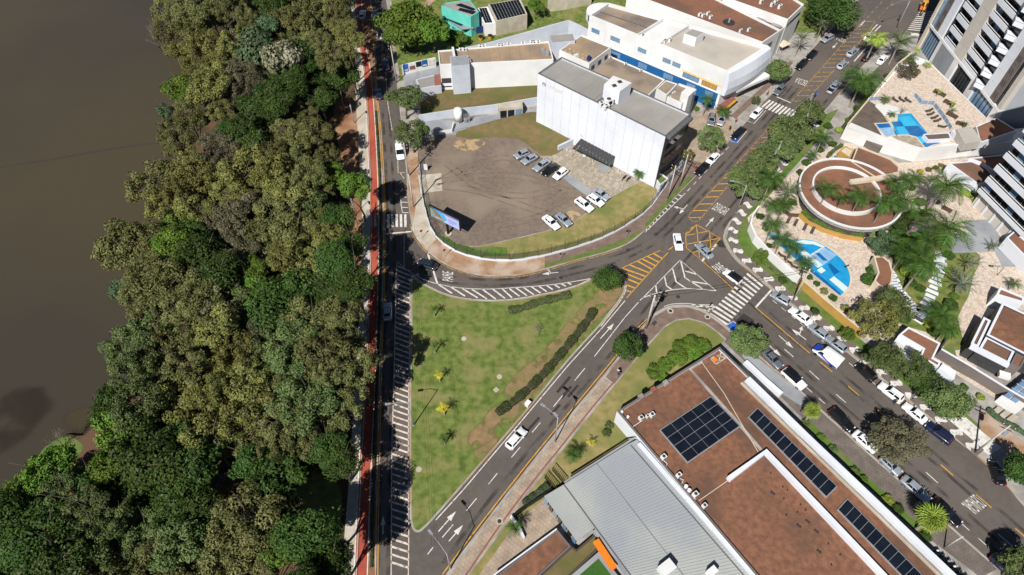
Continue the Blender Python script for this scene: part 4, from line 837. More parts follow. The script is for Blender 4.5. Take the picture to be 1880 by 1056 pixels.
slope_wall('navy_wall', 'navy and white garden wall left of the grey board fence', 'wall', [(866, 64, 2.0), (884, 61, 2.0), (900, 58, 2.0)], 0.2, m_navy)
tag(struct('x', MB().sheet(GL([(770, 12), (795, -8), (810, -8), (783, 14)], PZ), PZ + 0.05), m_dustwalk), 'x', 'x').name = 'red_court'
bpy.data.objects['red_court'].pop('category'); bpy.data.objects['red_court'].pop('label')
# shop front with sign boards
r = slope_wall('shop_front', 'white street-side display wall carrying blue and white sign boards', 'shop front', [(741, 138, 3.0), (770, 131, 3.0), (801, 124, 3.0)], 0.3, m_white)
SA, SB = G((741, 138)), G((801, 124))
for u0, u1, z0, z1, mt in ((0.02, 0.16, 1.0, 3.1, m_bluepaint), (0.2, 0.36, 1.2, 2.2, m_brickred), (0.4, 0.56, 1.6, 3.0, m_black), (0.58, 0.74, 1.2, 3.1, m_blue), (0.78, 0.96, 1.2, 2.6, m_paint)):
    m = MB(); wbox(m, SA, SB, u0, u1, z0, z1, 0.15, 0.22); sb = ob('sign_board', m, mt, r)
    if mt in (m_bluepaint, m_blue):
        m = MB(); wbox(m, SA, SB, u0 + 0.02, u1 - 0.02, z0 + 0.2, z0 + 0.6, 0.22, 0.25); ob('sign_stripe', m, m_paint, sb)
r, P, ro = bld('grey_lean_to', 'low dark grey lean-to roof with brick end beside the sign wall', 'shed', [(763, 146), (796, 138), (808, 141), (810, 156), (772, 163)], 2.6, m_greywall, m_roofgrey, 0.05)
m = MB(); m.prism(GL([(797, 138), (808, 136), (810, 155), (798, 157)], 2.7), 0.1, 2.72); ob('brick_end', m, m_brickred, r)

# ---- brown-roofed building, lower right
Z7 = 4.0
N7, W7, S7, E7 = G((1321, 637), Z7), G((1132.5, 755), Z7), G((1530, 1225), Z7), G((1890, 1193), Z7)
r7, P7, ro7 = bld('brown_flat_building', 'large building with red-brown gravel flat roof carrying solar arrays at the lower right', 'building', None, Z7, m_panel, m_roofbrown, 0.35, 0.35, world=[N7, W7, S7, E7])
m = MB(); m.ring(P7, 0.38, Z7 + 0.001, Z7 + 0.03); ob('coping', m, m_taupe, r7)
def strip7(pts, w, h, mat, name, z=None, parent=None):
    m = MB(); m.strip(GL(pts, Z7), w, (Z7 - 0.35) if z is None else z, h); return ob(name, m, mat, parent or r7)
strip7([(1337, 881), (1405, 831), (1500, 931), (1640, 1079), (1760, 1206)], 0.75, 1.0, m_panel, 'raised_parapet')
strip7([(1372, 696), (1480, 802), (1620, 936), (1760, 1070), (1880, 1185)], 0.95, 0.75, m_panel, 'edge_parapet')
strip7([(1361, 702), (1470, 808), (1608, 941), (1745, 1075), (1860, 1190)], 0.25, 0.45, m_pale, 'edge_kerb')
m = MB(); m.strip(GL([(1366, 699), (1475, 805), (1614, 938), (1752, 1072), (1870, 1187)], Z7), 0.7, Z7 - 0.345); ob('gutter', m, m_concrete, ro7)
m = MB(); m.strip(GL([(1290, 662), (1268, 676), (1300, 712), (1345, 762), (1400, 826)], Z7), 0.55, Z7 - 0.340); ob('stained_walkway', m, m_concrete, ro7)
m = MB(); m.strip(GL([(1288, 662), (1330, 720), (1368, 786), (1393, 828)], Z7), 0.12, Z7 - 0.335); ob('cable_run', m, m_cream, ro7)
m = MB(); m.strip(GL([(1284, 918), (1310, 900), (1340, 879)], Z7), 0.1, Z7 - 0.335); ob('cable_run', m, m_cream, ro7)
def solar(label, c4, nu, nv, z=Z7 - 0.1, slope=0.0):
    Q = [G(p, z) for p in c4]; t = thing('solar_array', label, 'solar panels', tuple(centre(Q) + Vector((0, 0, z))), 0, 'solar arrays on the brown roof')
    m = MB(); m.prism(inset(Q, -0.12), Z7 - 0.34, z - 0.02); ob('mounting_frame', m, m_alu, t)
    grid_panels(t, Q, nu, nv, z, 0.09, 0.05, m_solar, 'panel', slope); return t
solar('square array of dark solar panels, widest of those on the brown roof', [(1212.5, 790), (1262.5, 848.75), (1357.5, 782.5), (1305, 728.75)], 4, 5)
solar('long single row of solar panels beside the square array on the brown roof', [(1375, 766), (1391, 750), (1536, 893), (1517, 912)], 1, 11)
solar('single row of solar panels nearest the bottom right edge of the brown roof', [(1539, 936), (1556, 917), (1722, 1086), (1702, 1104)], 1, 12)
for q, mt in (((1177, 728), m_concrete), ((1200, 715), m_brickred), ((1222, 703), m_concrete)): c = G(q, Z7); m = MB(); m.box((c.x, c.y, Z7 - 0.05), (0.85, 0.8, 0.6), 0.55); ob('roof_cowl', m, mt, r7)
for q in ((1142, 756), (1153, 765)): c = G(q, Z7); m = MB(); m.cyl(c, 0.22, Z7 - 0.35, Z7 + 0.1, 10); ob('roof_vent', m, m_white, r7)
for q, w_, d_, h_ in (((1177, 768), 0.7, 0.7, 0.8), ((1189, 764), 0.6, 0.5, 0.6), ((1197, 762), 0.8, 0.7, 0.8), ((1218, 840), 0.8, 0.7, 0.9), ((1246, 873), 0.8, 0.6, 0.8), ((1276, 909), 0.8, 0.7, 1.0), ((1293, 929), 0.7, 0.6, 0.8)):
    c = G(q, Z7); aircon(r7, c.x, c.y, Z7 - 0.34, 0.6, w_, d_, h_)
for a in ([(1219, 845), (1225, 850), (1224, 858), (1216, 852)], [(1249, 878), (1255, 880), (1252, 888), (1240, 897)], [(1160, 784), (1180, 771)], [(1278, 916), (1268, 912), (1258, 920)]):
    m = MB(); m.tube([p + Vector((0, 0, -0.15)) for p in GL(a, Z7)], 0.06, 5); ob('pipe', m, m_white, r7)
for q in ((1259, 894), (1265, 901)): c = G(q, Z7); m = MB(); m.cyl(c, 0.3, Z7 - 0.35, Z7 + 0.35, 10); ob('roof_fan', m, m_white, r7)
random.seed(5)
for q in [(1416, 868), (1438, 893), (1447, 899), (1471, 926), (1480, 936), (1445, 945), (1468, 965), (1500, 975), (1522, 998), (1544, 1018), (1528, 1037), (1484, 957), (1420, 905), (1505, 1012), (1440, 915), (1465, 940)]:
    c = G(q, Z7); m = MB()
    if random.random() < 0.5: m.box((c.x, c.y, Z7 - 0.25), (0.7, 0.22, 0.2), -0.75)
    else: m.cyl(c, 0.1, Z7 - 0.35, Z7 - 0.1, 7)
    ob('roof_anchor', m, m_darkgrey, r7)
# painted emblem panel near the corner
EQ = [G(p, Z7) for p in ((1306, 657), (1315, 667), (1334, 655), (1325, 645))]
m = MB(); m.sheet(EQ, Z7 - 0.33); em = ob('roof_emblem', m, m_roofbrown2, r7)
def eq(u, v): return EQ[0].lerp(EQ[3], u).lerp(EQ[1].lerp(EQ[2], u), v)
def estrip(pts, w, mat): m = MB(); m.strip([eq(*p) for p in pts], w, Z7 - 0.325); ob('emblem_stroke', m, mat, em)
for p in ([(0, 0), (0, 1)], [(0, 1), (0.35, 1)], [(0.35, 1), (0.62, 0.45)], [(0.62, 0.45), (1, 0)], [(0.55, 0.1), (1, 1)], [(0, 0), (0.3, 0)], [(0.35, 1), (1, 1)]): estrip(p, 0.2, m_pale)
m = MB(); m.sheet([eq(0.08, 0.1), eq(0.35, 0.1), eq(0.35, 0.7), eq(0.08, 0.7)], Z7 - 0.327); ob('emblem_fill', m, m_orange, em)

# ---- ribbed metal-roofed hall beside it
Z8 = 3.3
mr_px = [(1170, 807), (1152, 816), (1036, 889), (1092, 969), (1160, 1060), (1290, 1235), (1520, 1215)]
MP = GL(mr_px, Z8); t8 = thing('metal_roof_hall', 'hall with pale ribbed metal roof joined to the brown-roofed building', 'building', tuple(centre(MP)))
m = MB(); m.prism(inset(MP, 0.4), 0.0, Z8 - 0.25); ob('wall', m, m_darkwall, t8)
m = MB(); m.prism(MP, Z8 - 0.25, Z8, True); mro = ob('roof', m, m_metalroof, t8)
LP = GL([(1036, 889), (999, 911), (1059, 993), (1092, 969)], Z8 - 0.8); m = MB(); m.prism(LP, Z8 - 1.0, Z8 - 0.8, True); lro = ob('lower_roof', m, m_metalroof, t8)
def ribs(c4, n, z, parent, w=0.08, h=0.05):
    A, B, C, D = c4
    for k in range(n):
        u = (k + 0.5) / n; m = MB(); m.bar(A.lerp(D, u), B.lerp(C, u), w, z, z + h); ob('roof_rib', m, m_metalroof, parent)
ribs([G(p, Z8) for p in ((1036, 890), (1160, 813), (1512, 1212), (1275, 1212))], 74, Z8, mro)
ribs([LP[1], LP[0], LP[3], LP[2]], 24, Z8 - 0.8, lro)
for a, b in (((1158, 818), (1500, 1212)), ((1035, 890), (1160, 1060)), ((1095, 852), (1350, 1180))): m = MB(); m.bar(G(a, Z8), G(b, Z8), 0.14, Z8 + 0.02, Z8 + 0.1); ob('roof_seam', m, m_flash if b[1] != 1180 else m_slab, mro)
m = MB(); m.strip(GL([(1174, 811), (1290, 944), (1387, 1056), (1520, 1210)], Z8 + 1), 0.55, Z8 + 0.05, 0.5); ob('parapet', m, m_panel, t8)
m = MB(); m.strip(GL([(1167, 803), (1098, 847), (1036, 886)], Z8), 0.3, Z8, 0.12); ob('gutter', m, m_slab, t8)
for q, sz in (((1222, 1046), (2.2, 1.6, 1.4)), ((1305, 1052), (1.4, 1.0, 1.2))): c = G(q, Z8); m = MB(); m.box((c.x, c.y, Z8 + sz[2] / 2), sz, 0.6); ob('roof_unit', m, m_white, t8)
for k in range(7):
    m = MB(); q0 = LP[1].lerp(LP[2], k / 7 + 0.02); q1 = LP[1].lerp(LP[2], (k + 1) / 7 - 0.02); m.bar(q0, q1, 0.06, 0.2, Z8 - 1.05); ob('glazing_panel', m, m_glass if k % 2 else m_glassblue, t8)
# terrace below: brown strip roofs, orange beam, turf court
r, P, ro = bld('terrace_building', 'low terrace building with brown gravel roof and white rail left of the orange beam', 'building', [(905, 1062), (1023, 972), (1048, 1003), (985, 1062), (930, 1110)], 1.5, m_taupe, m_roofbrown, 0.3)
m = MB(); m.bar(G((905, 1058), 1.5), G((1022, 972), 1.5), 0.18, 1.5, 1.8); ob('rail', m, m_panel, r)
r, P, ro = bld('planted_roof', 'planted roof strip of dry scrub beside the orange beam', 'building', [(985, 1064), (1049, 1003), (1058, 1009), (1092, 980), (1105, 1002), (1040, 1064)], 1.3, m_darkwall, m_drybrown, 0.2)
c8 = [G((1094, 992), 2.6), G((1128, 1044), 2.6)]; m = MB(); m.bar(c8[0], c8[1], 0.95, 2.1, 2.7); tag(ob('orange_beam', m, m_orange), 'bright orange roof beam along the ribbed metal hall', 'beam')
r, P, ro = bld('turf_court', 'green artificial turf court in a dark frame below the metal roof', 'court', [(1040, 1064), (1100, 1012), (1140, 1064), (1120, 1110), (1050, 1110)], 1.0, m_slab, m_turf, 0.2, 0.7)
m = MB(); m.strip(GL([(1094, 970), (1165, 1062), (1210, 1130)], 2.4), 1.0, 1.0, 1.2); tag(ob('service_gutter', m, m_slab), 'dark grey gutter strip between the metal roof and the turf court', 'gutter')
# gates and fences by the terrace
def gate(label, a, b, h=1.8, n=6):
    A, B = G(a, PZ), G(b, PZ); t = thing('slatted_gate', label, 'gate', (A.x, A.y, PZ)); m = MB(); m.bar(A, B, 0.08, PZ + 0.1, PZ + 0.2); ob('frame', m, m_black, t); m = MB(); m.bar(A, B, 0.08, PZ + h - 0.1, PZ + h); ob('frame', m, m_black, t)
    for k in range(n + 1): q = A.lerp(B, k / n); m = MB(); m.cyl(q, 0.05, PZ, PZ + h, 6); ob('slat', m, m_wood, t)
gate('brown slatted gate nearest the pavement beside the metal-roofed hall', (1000, 878), (1020, 901), 1.6, 9); gate('second brown slatted gate beside the metal-roofed hall', (1014, 864), (1036, 890), 1.6, 9)
slope_wall('hedge_wall', 'black garden wall behind the small hedge below the gates', 'wall', [(941, 952, 1.2), (970, 930, 1.2), (1012, 903, 1.2)], 0.25, m_black)
slope_wall('terrace_wall', 'white low wall at the palm corner of the terrace', 'wall', [(938, 950, 0.9), (952, 968, 0.9), (962, 990, 0.9)], 0.3, m_panel)
# kerb ramp wall of the brown building facing the avenue
slope_wall('ramp_parapet', 'long white ramp parapet between the brown building and the avenue', 'wall', [(1366, 668, 1.0), (1400, 700, 1.0), (1432, 728, 1.0)], 0.9, m_panel)
# ================================================================ RESORT AND TOWERS
D_STONE = [(1372, 400), (1400, 372), (1440, 330), (1475, 300), (1510, 275), (1545, 262), (1580, 265), (1650, 300), (1700, 296), (1790, 290), (1815, 330), (1800, 352), (1850, 440), (1900, 480), (1900, 575), (1840, 560), (1800, 590), (1785, 640), (1800, 700), (1860, 735), (1850, 745), (1760, 690), (1700, 650), (1620, 640), (1570, 608), (1500, 548), (1440, 500), (1385, 440)]
lay(blkD, 'stone_paving', D_STONE, m_stone)
lay(blkD, 'lawn', [(1600, 440), (1640, 432), (1700, 425), (1755, 440), (1800, 470), (1788, 505), (1778, 545), (1758, 585), (1770, 630), (1745, 645), (1700, 610), (1640, 590), (1612, 540), (1640, 500), (1635, 470)], m_grass, smooth=2)
lay(blkD, 'grass_strip', [(1728, 640), (1748, 628), (1760, 665), (1812, 700), (1800, 705), (1750, 678), (1725, 655)], m_grass2)
lay(blkD, 'grey_court', [(1768, 407), (1815, 402), (1840, 440), (1872, 490), (1840, 490), (1826, 462), (1750, 465), (1745, 450), (1752, 428), (1778, 427)], m_slab)
for pth in ([(1727, 466), (1726, 490), (1717, 520), (1705, 552), (1692, 580), (1684, 592)], [(1634, 500), (1642, 520), (1654, 540), (1668, 556), (1684, 575)]):
    P = spl(GL(pth, PZ), 8)
    for i in range(0, len(P) - 1, 2):
        d = (P[i + 1] - P[i]).normalized(); n = Vector((-d.y, d.x, 0)); k = 1.0 + 0.25 * math.sin(i * 1.3); q = P[i]
        m = MB(); m.prism([q - d * .42 - n * k, q + d * .42 - n * (k + .1), q + d * .42 + n * k, q - d * .42 + n * (k - .1)], PZ + 0.03, PZ + 0.09); ob('stepping_slab', m, m_panel, blkD)
lay(blkD, 'white_slabs', [(1752, 752), (1775, 768), (1812, 800), (1838, 822), (1815, 836), (1765, 795), (1740, 770)], m_paint)
lay(blkD, 'red_paving', [(1800, 752), (1832, 775), (1880, 812), (1880, 860), (1842, 825), (1800, 790)], m_dustwalk)
lay(blkD, 'pavement', [(1540, 200), (1600, 140), (1660, 80), (1690, 90), (1650, 130), (1560, 235), (1540, 235)], m_concrete)
lay(blkD, 'drive', [(1560, 175), (1610, 125), (1650, 90), (1670, 95), (1640, 130), (1600, 178), (1575, 205)], m_asphalt)
lay(blkD, 'hedge_bed', [(1545, 235), (1598, 172), (1605, 177), (1552, 245)], m_grass2)
# boundary walls of the resort
def wall_line(name, label, pts, h, w, mat, cat='wall', cap=None):
    t = slope_wall(name, label, cat, [(p[0], p[1], h) for p in pts], w, mat)
    if cap:
        P = GL(pts); m = MB(); m.strip(P, w + 0.08, h, 0.06); ob('coping', m, cap, t)
    return t
wall_line('resort_wall', 'curving white boundary wall of the resort at the street corner', [(1388, 392), (1377, 408), (1373, 424), (1382, 446), (1402, 468), (1430, 494), (1462, 522)], 2.3, 0.35, m_white)
wall_line('resort_wall', 'mustard yellow boundary wall below the half-moon pool', [(1464, 524), (1500, 556), (1540, 590), (1578, 622)], 2.2, 0.3, m_mustard, cap=m_cream)
wall_line('garden_wall', 'curved mustard garden wall with hedge above the lower pool', [(1465, 398), (1480, 412), (1510, 427), (1545, 438), (1580, 444)], 1.2, 0.3, m_mustard)
wall_line('garden_wall', 'brown side wall beside the curved mustard wall', [(1430, 386), (1448, 398), (1464, 399)], 1.0, 0.25, m_wood)
wall_line('parking_wall', 'taupe boundary wall with white coping by the brown-roofed clubhouse', [(1715, 655), (1768, 686), (1832, 726), (1890, 760)], 2.6, 0.3, m_taupe, cap=m_panel)
wall_line('parking_wall', 'dark grey step wall behind the gatehouse lawn', [(1718, 652), (1730, 632), (1738, 618)], 1.2, 0.25, m_darkgrey)
wall_line('green_fence', 'glass railing along the narrow lawn by the clubhouse', [(1726, 652), (1765, 676), (1812, 704)], 1.0, 0.06, m_glassblue)
# half-moon pool
def pool(label, outline, z, regions, group=None, px=True, cop=0.35):
    P = outline; t = thing('swimming_pool', label, 'swimming pool', tuple(centre(P) + Vector((0, 0, z))))
    m = MB(); m.ring(inset(P, -cop), cop, z, z + 0.12); ob('coping', m, m_cream, t)
    m = MB(); m.sheet(P, z + 0.05); ob('water', m, m_poolA, t)
    for k, (pts, mat, nm) in enumerate(regions):
        m = MB(); m.sheet(GL(pts, z), z + 0.055 + 0.003 * k); ob(nm, m, mat, t)
    return t
Q8 = lambda L: [(1360 + a / 8.125, 430 + b / 8.125) for a, b in L]
pz = PZ + 0.1
HM = spl(GL(Q8([(1480, 925), (1590, 810), (1628, 690), (1610, 560), (1540, 420), (1430, 310), (1270, 190), (1100, 105), (930, 80), (800, 100)]), pz), 4) + GL(Q8([(700, 60), (560, 20), (430, -10), (400, 20), (470, 80), (700, 280), (950, 500), (1200, 700)]), pz)
pool('half-moon swimming pool with blue mosaic beside the mustard wall', HM, pz, [
    (Q8([(1055, 310), (1240, 200), (1430, 315), (1225, 470)]), m_poolC, 'shallow_basin'), (Q8([(880, 290), (945, 235), (1225, 465), (1150, 505)]), m_poolD, 'step_slab'),
    (Q8([(1135, 545), (1200, 488), (1268, 545), (1200, 590)]), m_poolD, 'step_slab'), (Q8([(1318, 680), (1388, 630), (1600, 800), (1540, 868)]), m_poolD, 'step_slab'),
    (Q8([(800, 110), (930, 88), (1100, 112), (1262, 192), (1215, 200), (1080, 155), (900, 150)]), m_poolD, 'beach_step'), (Q8([(1110, 290), (1170, 280), (1300, 400), (1230, 400)]), m_poolB, 'mosaic_patch'),
    (Q8([(1290, 450), (1340, 440), (1475, 565), (1390, 615)]), m_poolB, 'mosaic_patch'), (Q8([(820, 380), (870, 350), (1480, 880), (1470, 915)]), m_poolB, 'deep_lane'), (Q8([(1040, 305), (1235, 185), (1250, 200), (1055, 322)]), m_paint, 'divider')])
wall_line('pool_rail', 'small double handrail at the half-moon pool edge', [(1549, 493), (1557, 490)], 0.7, 0.08, m_black, 'railing')
# tall resort podium with upper pool
ZP = 3.6
POD = GL([(1553, 233), (1600, 176), (1645, 121), (1672, 100), (1705, 112), (1835, 240), (1905, 232), (1905, 262), (1850, 262), (1780, 266), (1737, 272), (1690, 276), (1640, 262)], ZP)
t = thing('pool_podium', 'raised white-walled podium with stone paved pool deck below the first tower', 'podium', tuple(centre(POD)))
m = MB(); m.prism(POD, 0, ZP); pw = ob('podium_wall', m, m_white, t)
def onp(name, pts, mat, k, h=0.0, parent=None):
    m = MB()
    if h: m.prism(GL(pts, ZP + h), ZP, ZP + h)
    else: m.sheet(GL(pts, ZP), ZP + 0.004 * k)
    return ob(name, m, mat, parent or t)
onp('paving', [(1596, 184), (1603, 179), (1650, 127), (1705, 115), (1832, 238), (1830, 246), (1780, 258), (1725, 266), (1700, 272), (1650, 250), (1610, 196)], m_stone, 1)
Q7 = lambda L: [(1540 + a / 7.54, 150 + b / 7.54) for a, b in L]
onp('timber_deck', Q7([(165, 565), (420, 262), (520, 330), (690, 570), (490, 580), (600, 750)]), m_deck, 2)
onp('ledge', Q7([(500, 340), (540, 300), (740, 330), (1000, 430), (820, 450), (800, 545), (700, 560), (640, 480)]), m_white, 3)
onp('terrace', Q7([(700, 745), (950, 735), (1075, 770), (1190, 920), (1120, 915), (800, 800)]), m_stone2, 4)
wall_line('podium_parapet', 'white parapet along the podium pool deck', [(1553, 236)], 0, 0, m_white) if False else None
m = MB(); m.strip(GL([(1555, 232), (1602, 176), (1647, 121), (1672, 102)], ZP), 0.3, ZP, 0.9); ob('parapet', m, m_cream, t)
m = MB(); m.strip(GL([(1556, 234), (1640, 261), (1690, 275), (1737, 271), (1780, 265)], ZP), 0.3, ZP, 0.5); ob('parapet', m, m_white, t)
onp('planter', Q7([(640, 470), (780, 470), (810, 535), (700, 540)]), m_cream, 5, 0.4); onp('planter', Q7([(1170, 730), (1530, 705), (1560, 790), (1240, 810)]), m_panel, 5, 1.0)
onp('planter_cap', Q7([(1190, 738), (1515, 718), (1540, 780), (1245, 798)]), m_deck, 5, 1.03)
onp('brown_roof', [(1792, 232), (1830, 216), (1868, 240), (1800, 262)], m_panel, 6, 2.0); onp('brown_roof_top', [(1794, 233), (1829, 218), (1864, 239), (1801, 260)], m_roofbrown2, 6, 2.02)
for k in range(12): onp('pergola_slat', [lerp2((1757, 236), (1785, 232), k / 12), lerp2((1757, 236), (1785, 232), (k + 0.6) / 12), lerp2((1772, 264), (1804, 259), (k + 0.6) / 12), lerp2((1772, 264), (1804, 259), k / 12)], m_beige, 7, 2.2)
for k in range(9): onp('white_step', [lerp2((1748, 240), (1768, 262), k / 9), lerp2((1755, 238), (1775, 262), k / 9), lerp2((1755, 238), (1775, 262), (k + 0.55) / 9), lerp2((1748, 240), (1768, 262), (k + 0.55) / 9)], m_panel, 7, 1.5 - k * 0.12)
UP = GL(Q7([(815, 450), (1000, 440), (1225, 715), (1170, 735), (1240, 805), (1370, 815), (1400, 860), (1290, 880), (1200, 920), (1075, 770), (950, 735), (800, 740), (720, 560), (810, 545)]), ZP + 0.02)
pool('angular checkered swimming pool on the raised podium deck', UP, ZP + 0.02, [
    (Q7([(820, 500), (980, 470), (1090, 610), (900, 620)]), m_poolE, 'pale_tile'), (Q7([(790, 630), (900, 622), (975, 730), (830, 735)]), m_poolE, 'pale_tile'), (Q7([(905, 622), (1090, 612), (1220, 716), (1090, 765), (985, 735)]), m_poolB, 'dark_tile'),
    (Q7([(725, 562), (860, 556), (895, 618), (785, 626)]), m_poolB, 'dark_tile'), (Q7([(1080, 770), (1160, 760), (1215, 850), (1150, 860)]), m_poolE, 'pale_tile'), (Q7([(1150, 862), (1230, 820), (1395, 858), (1290, 878), (1200, 918)]), m_poolB, 'dark_tile')], cop=0.25)
pool('small pale wading pool beside the timber deck on the podium', GL(Q7([(505, 588), (690, 578), (790, 740), (650, 765)]), ZP + 0.02), ZP + 0.02, [(Q7([(510, 590), (690, 580), (735, 632), (560, 645)]), m_poolB, 'dark_strip'), (Q7([(560, 645), (735, 634), (788, 738), (650, 762)]), m_poolC, 'pale_basin')], cop=0.25)
# loungers and timber benches
def lounger():
    t = thing('sun_lounger', 'x', 'sun lounger'); m = MB(); m.box((0, 0, 0.3), (1.25, 0.62, 0.09)); ob('seat', m, m_darkwall, t, local=True)
    m = MB(); m.loft([[(0.6, -0.31, 0.34), (0.6, 0.31, 0.34)], [(1.15, -0.31, 0.75), (1.15, 0.31, 0.75)]]); m.loft([[(0.6, -0.31, 0.28), (0.6, 0.31, 0.28)], [(1.18, -0.31, 0.69), (1.18, 0.31, 0.69)]]); ob('backrest', m, m_darkwall, t, local=True)
    for x in (-0.5, 0.5):
        for y in (-0.26, 0.26): m = MB(); m.box((x, y, 0.13), (0.06, 0.06, 0.26)); ob('leg', m, m_wood, t, local=True)
    return t
LPROTO = lounger()
spots = [(Q7([(790, 275)])[0], ZP, 'dark sun lounger leftmost of the three above the upper pool', 2.2), (Q7([(880, 272)])[0], ZP, 'dark sun lounger in the middle of the three above the upper pool', 2.2), (Q7([(965, 280)])[0], ZP, 'dark sun lounger rightmost of the three above the upper pool', 2.2),
    (Q7([(1230, 415)])[0], ZP, 'dark sun lounger farthest up the row beside the glass rail', 0.3), (Q7([(1248, 465)])[0], ZP, 'second dark sun lounger from the top of the rail-side row', 0.3), (Q7([(1300, 512)])[0], ZP, 'third dark sun lounger from the top of the rail-side row', 0.3), (Q7([(1338, 555)])[0], ZP, 'fourth dark sun lounger from the top of the rail-side row', 0.3), (Q7([(1405, 630)])[0], ZP, 'dark sun lounger nearest the planter end of the rail-side row', -0.4),
    ((1446, 408), PZ, 'dark sun lounger nearest the brown side wall by the half-moon pool', 1.0), ((1459, 413), PZ, 'second dark sun lounger from the brown side wall', 1.0), ((1476, 421), PZ, 'third dark sun lounger from the brown side wall', 1.0), ((1490, 427), PZ, 'dark sun lounger farthest from the brown side wall by the mustard wall', 1.0),
    ((1437, 472), PZ, 'dark sun lounger between wall and pool, highest of three', 2.5), ((1448, 483), PZ, 'dark sun lounger between wall and pool, middle of three', 2.5), ((1459, 492), PZ, 'dark sun lounger between wall and pool, lowest of three', 2.5)]
for i, (q, z, lab, a) in enumerate(spots):
    o = LPROTO if i == 0 else copy_tree(LPROTO); c = G(q, z + 0.02); o.location = c; o.rotation_euler.z = a; tag(o, lab, 'sun lounger', 'sun loungers by the pools')
for q, a, l_, lab, z in ((Q7([(1380, 185)])[0], -0.9, 3.0, 'dark timber bench topmost on the podium deck', ZP), (Q7([(1510, 320)])[0], -0.9, 2.6, 'dark timber bench second from the top on the podium deck', ZP), (Q7([(1550, 490)])[0], -0.9, 2.6, 'dark timber bench third from the top on the podium deck', ZP), (Q7([(1680, 612)])[0], -0.5, 2.2, 'dark timber bench lowest on the podium deck', ZP), ((1802, 669), -0.55, 3.6, 'long brown timber bench on the clubhouse terrace', PZ), ((1736, 388), -0.8, 2.0, 'short brown bench under the tall palm by the tower garden', PZ)):
    c = G(q, z); t = thing('timber_bench', lab, 'bench', (c.x, c.y, z + 0.02), a, 'timber benches')
    m = MB(); m.box((0, 0, 0.42), (l_, 0.55, 0.08)); ob('seat', m, m_wood, t, local=True)
    m = MB(); m.box((0, 0.3, 0.68), (l_, 0.07, 0.45)); ob('backrest', m, m_wood, t, local=True)
    for x in (-l_ / 2 + 0.2, l_ / 2 - 0.2): m = MB(); m.box((x, 0, 0.19), (0.1, 0.5, 0.38)); ob('leg', m, m_wood, t, local=True)
# glass rails on podium
for lab, pts in (('glass balustrade beside the rail-side loungers on the podium', Q7([(1310, 340), (1420, 480), (1540, 670)])), ('white-framed glass balustrade in the middle of the podium deck', Q7([(1040, 200), (1130, 310), (1310, 320)])), ('glass fence at the top of the timber deck', Q7([(390, 270), (560, 255)]))):
    P = GL(pts, ZP); t = thing('glass_balustrade', lab, 'balustrade', tuple(P[0]))
    for i in range(len(P) - 1):
        n = max(2, int((P[i + 1] - P[i]).length / 1.5))
        for k in range(n):
            m = MB(); m.bar(P[i].lerp(P[i + 1], (k + 0.04) / n), P[i].lerp(P[i + 1], (k + 0.96) / n), 0.03, ZP + 0.05, ZP + 1.0); ob('glass_panel', m, m_glassblue, t)
            m = MB(); m.cyl(P[i].lerp(P[i + 1], k / n), 0.035, ZP, ZP + 1.05, 6); ob('post', m, m_paint, t)

# ---- round pavilion
ZR = 4.2
cR = G((1562, 352), ZR); RO, RI = 10.6, 7.0
t = thing('round_pavilion', 'round pavilion with brown gravel roof and two white ring parapets', 'pavilion', (cR.x, cR.y, 0))
circ = lambda c, r, n=56, a0=0, a1=2 * math.pi: [Vector((c.x + r * math.cos(a0 + (a1 - a0) * k / n), c.y + r * math.sin(a0 + (a1 - a0) * k / n), 0)) for k in range(n)]
m = MB(); m.prism(circ(cR, RO - 1.2), 0, ZR - 0.8); ob('wall', m, m_darkwall, t)
m = MB(); m.prism(circ(cR, RO), ZR - 0.9, ZR - 0.3, True); ob('roof', m, m_roofbrown2, t)
m = MB(); m.ring(circ(cR, RO), 0.35, ZR - 0.95, ZR); ob('outer_parapet', m, m_white, t)
cI = G((1556, 344), ZR + 1)
m = MB(); m.ring(circ(cI, RI), 0.35, ZR - 0.35, ZR + 0.6); ob('inner_parapet', m, m_white, t)
m = MB(); m.sheet(circ(cI, RI - 0.2), ZR + 0.05); ob('inner_roof', m, m_roofbrown2, t)
m = MB(); m.bar(G((1562, 333), ZR + 1), G((1645, 322), ZR + 1), 1.0, ZR + 0.4, ZR + 1.1); ob('beam', m, m_cream, t)
r, P, ro = bld('angular_clubhouse', 'angular low building with brown gravel roof joined to the round pavilion', 'building', [(1575, 267), (1563, 297), (1607, 325), (1650, 317), (1651, 305), (1636, 291)], 4.0, m_cream, m_roofbrown2, 0.3)
bld('mustard_hut', 'small mustard and cream hut beside the angular clubhouse', 'hut', [(1541, 277), (1552, 268), (1568, 276), (1560, 290)], 2.8, m_mustard, m_cream, 0.1)
pool('little round plunge pool above the round pavilion', spl(GL([(1530, 288), (1545, 284), (1556, 289), (1550, 294), (1538, 293)], PZ + 0.1), 4, True), PZ + 0.1, [], cop=0.3)
wall_line('service_wall', 'taupe service wall between the podium and the round pavilion garden', [(1545, 248), (1580, 262), (1613, 281)], 2.0, 1.8, m_taupe)
bld('brown_oval_roof', 'lens-shaped pool bar with brown roof and white edge beside the half-moon pool', 'pool bar', [(1604, 470), (1622, 470), (1634, 480), (1640, 500), (1638, 518), (1630, 532), (1615, 525), (1605, 515), (1612, 500)], 2.6, m_cream, m_roofbrown2, 0.15, 0.3)
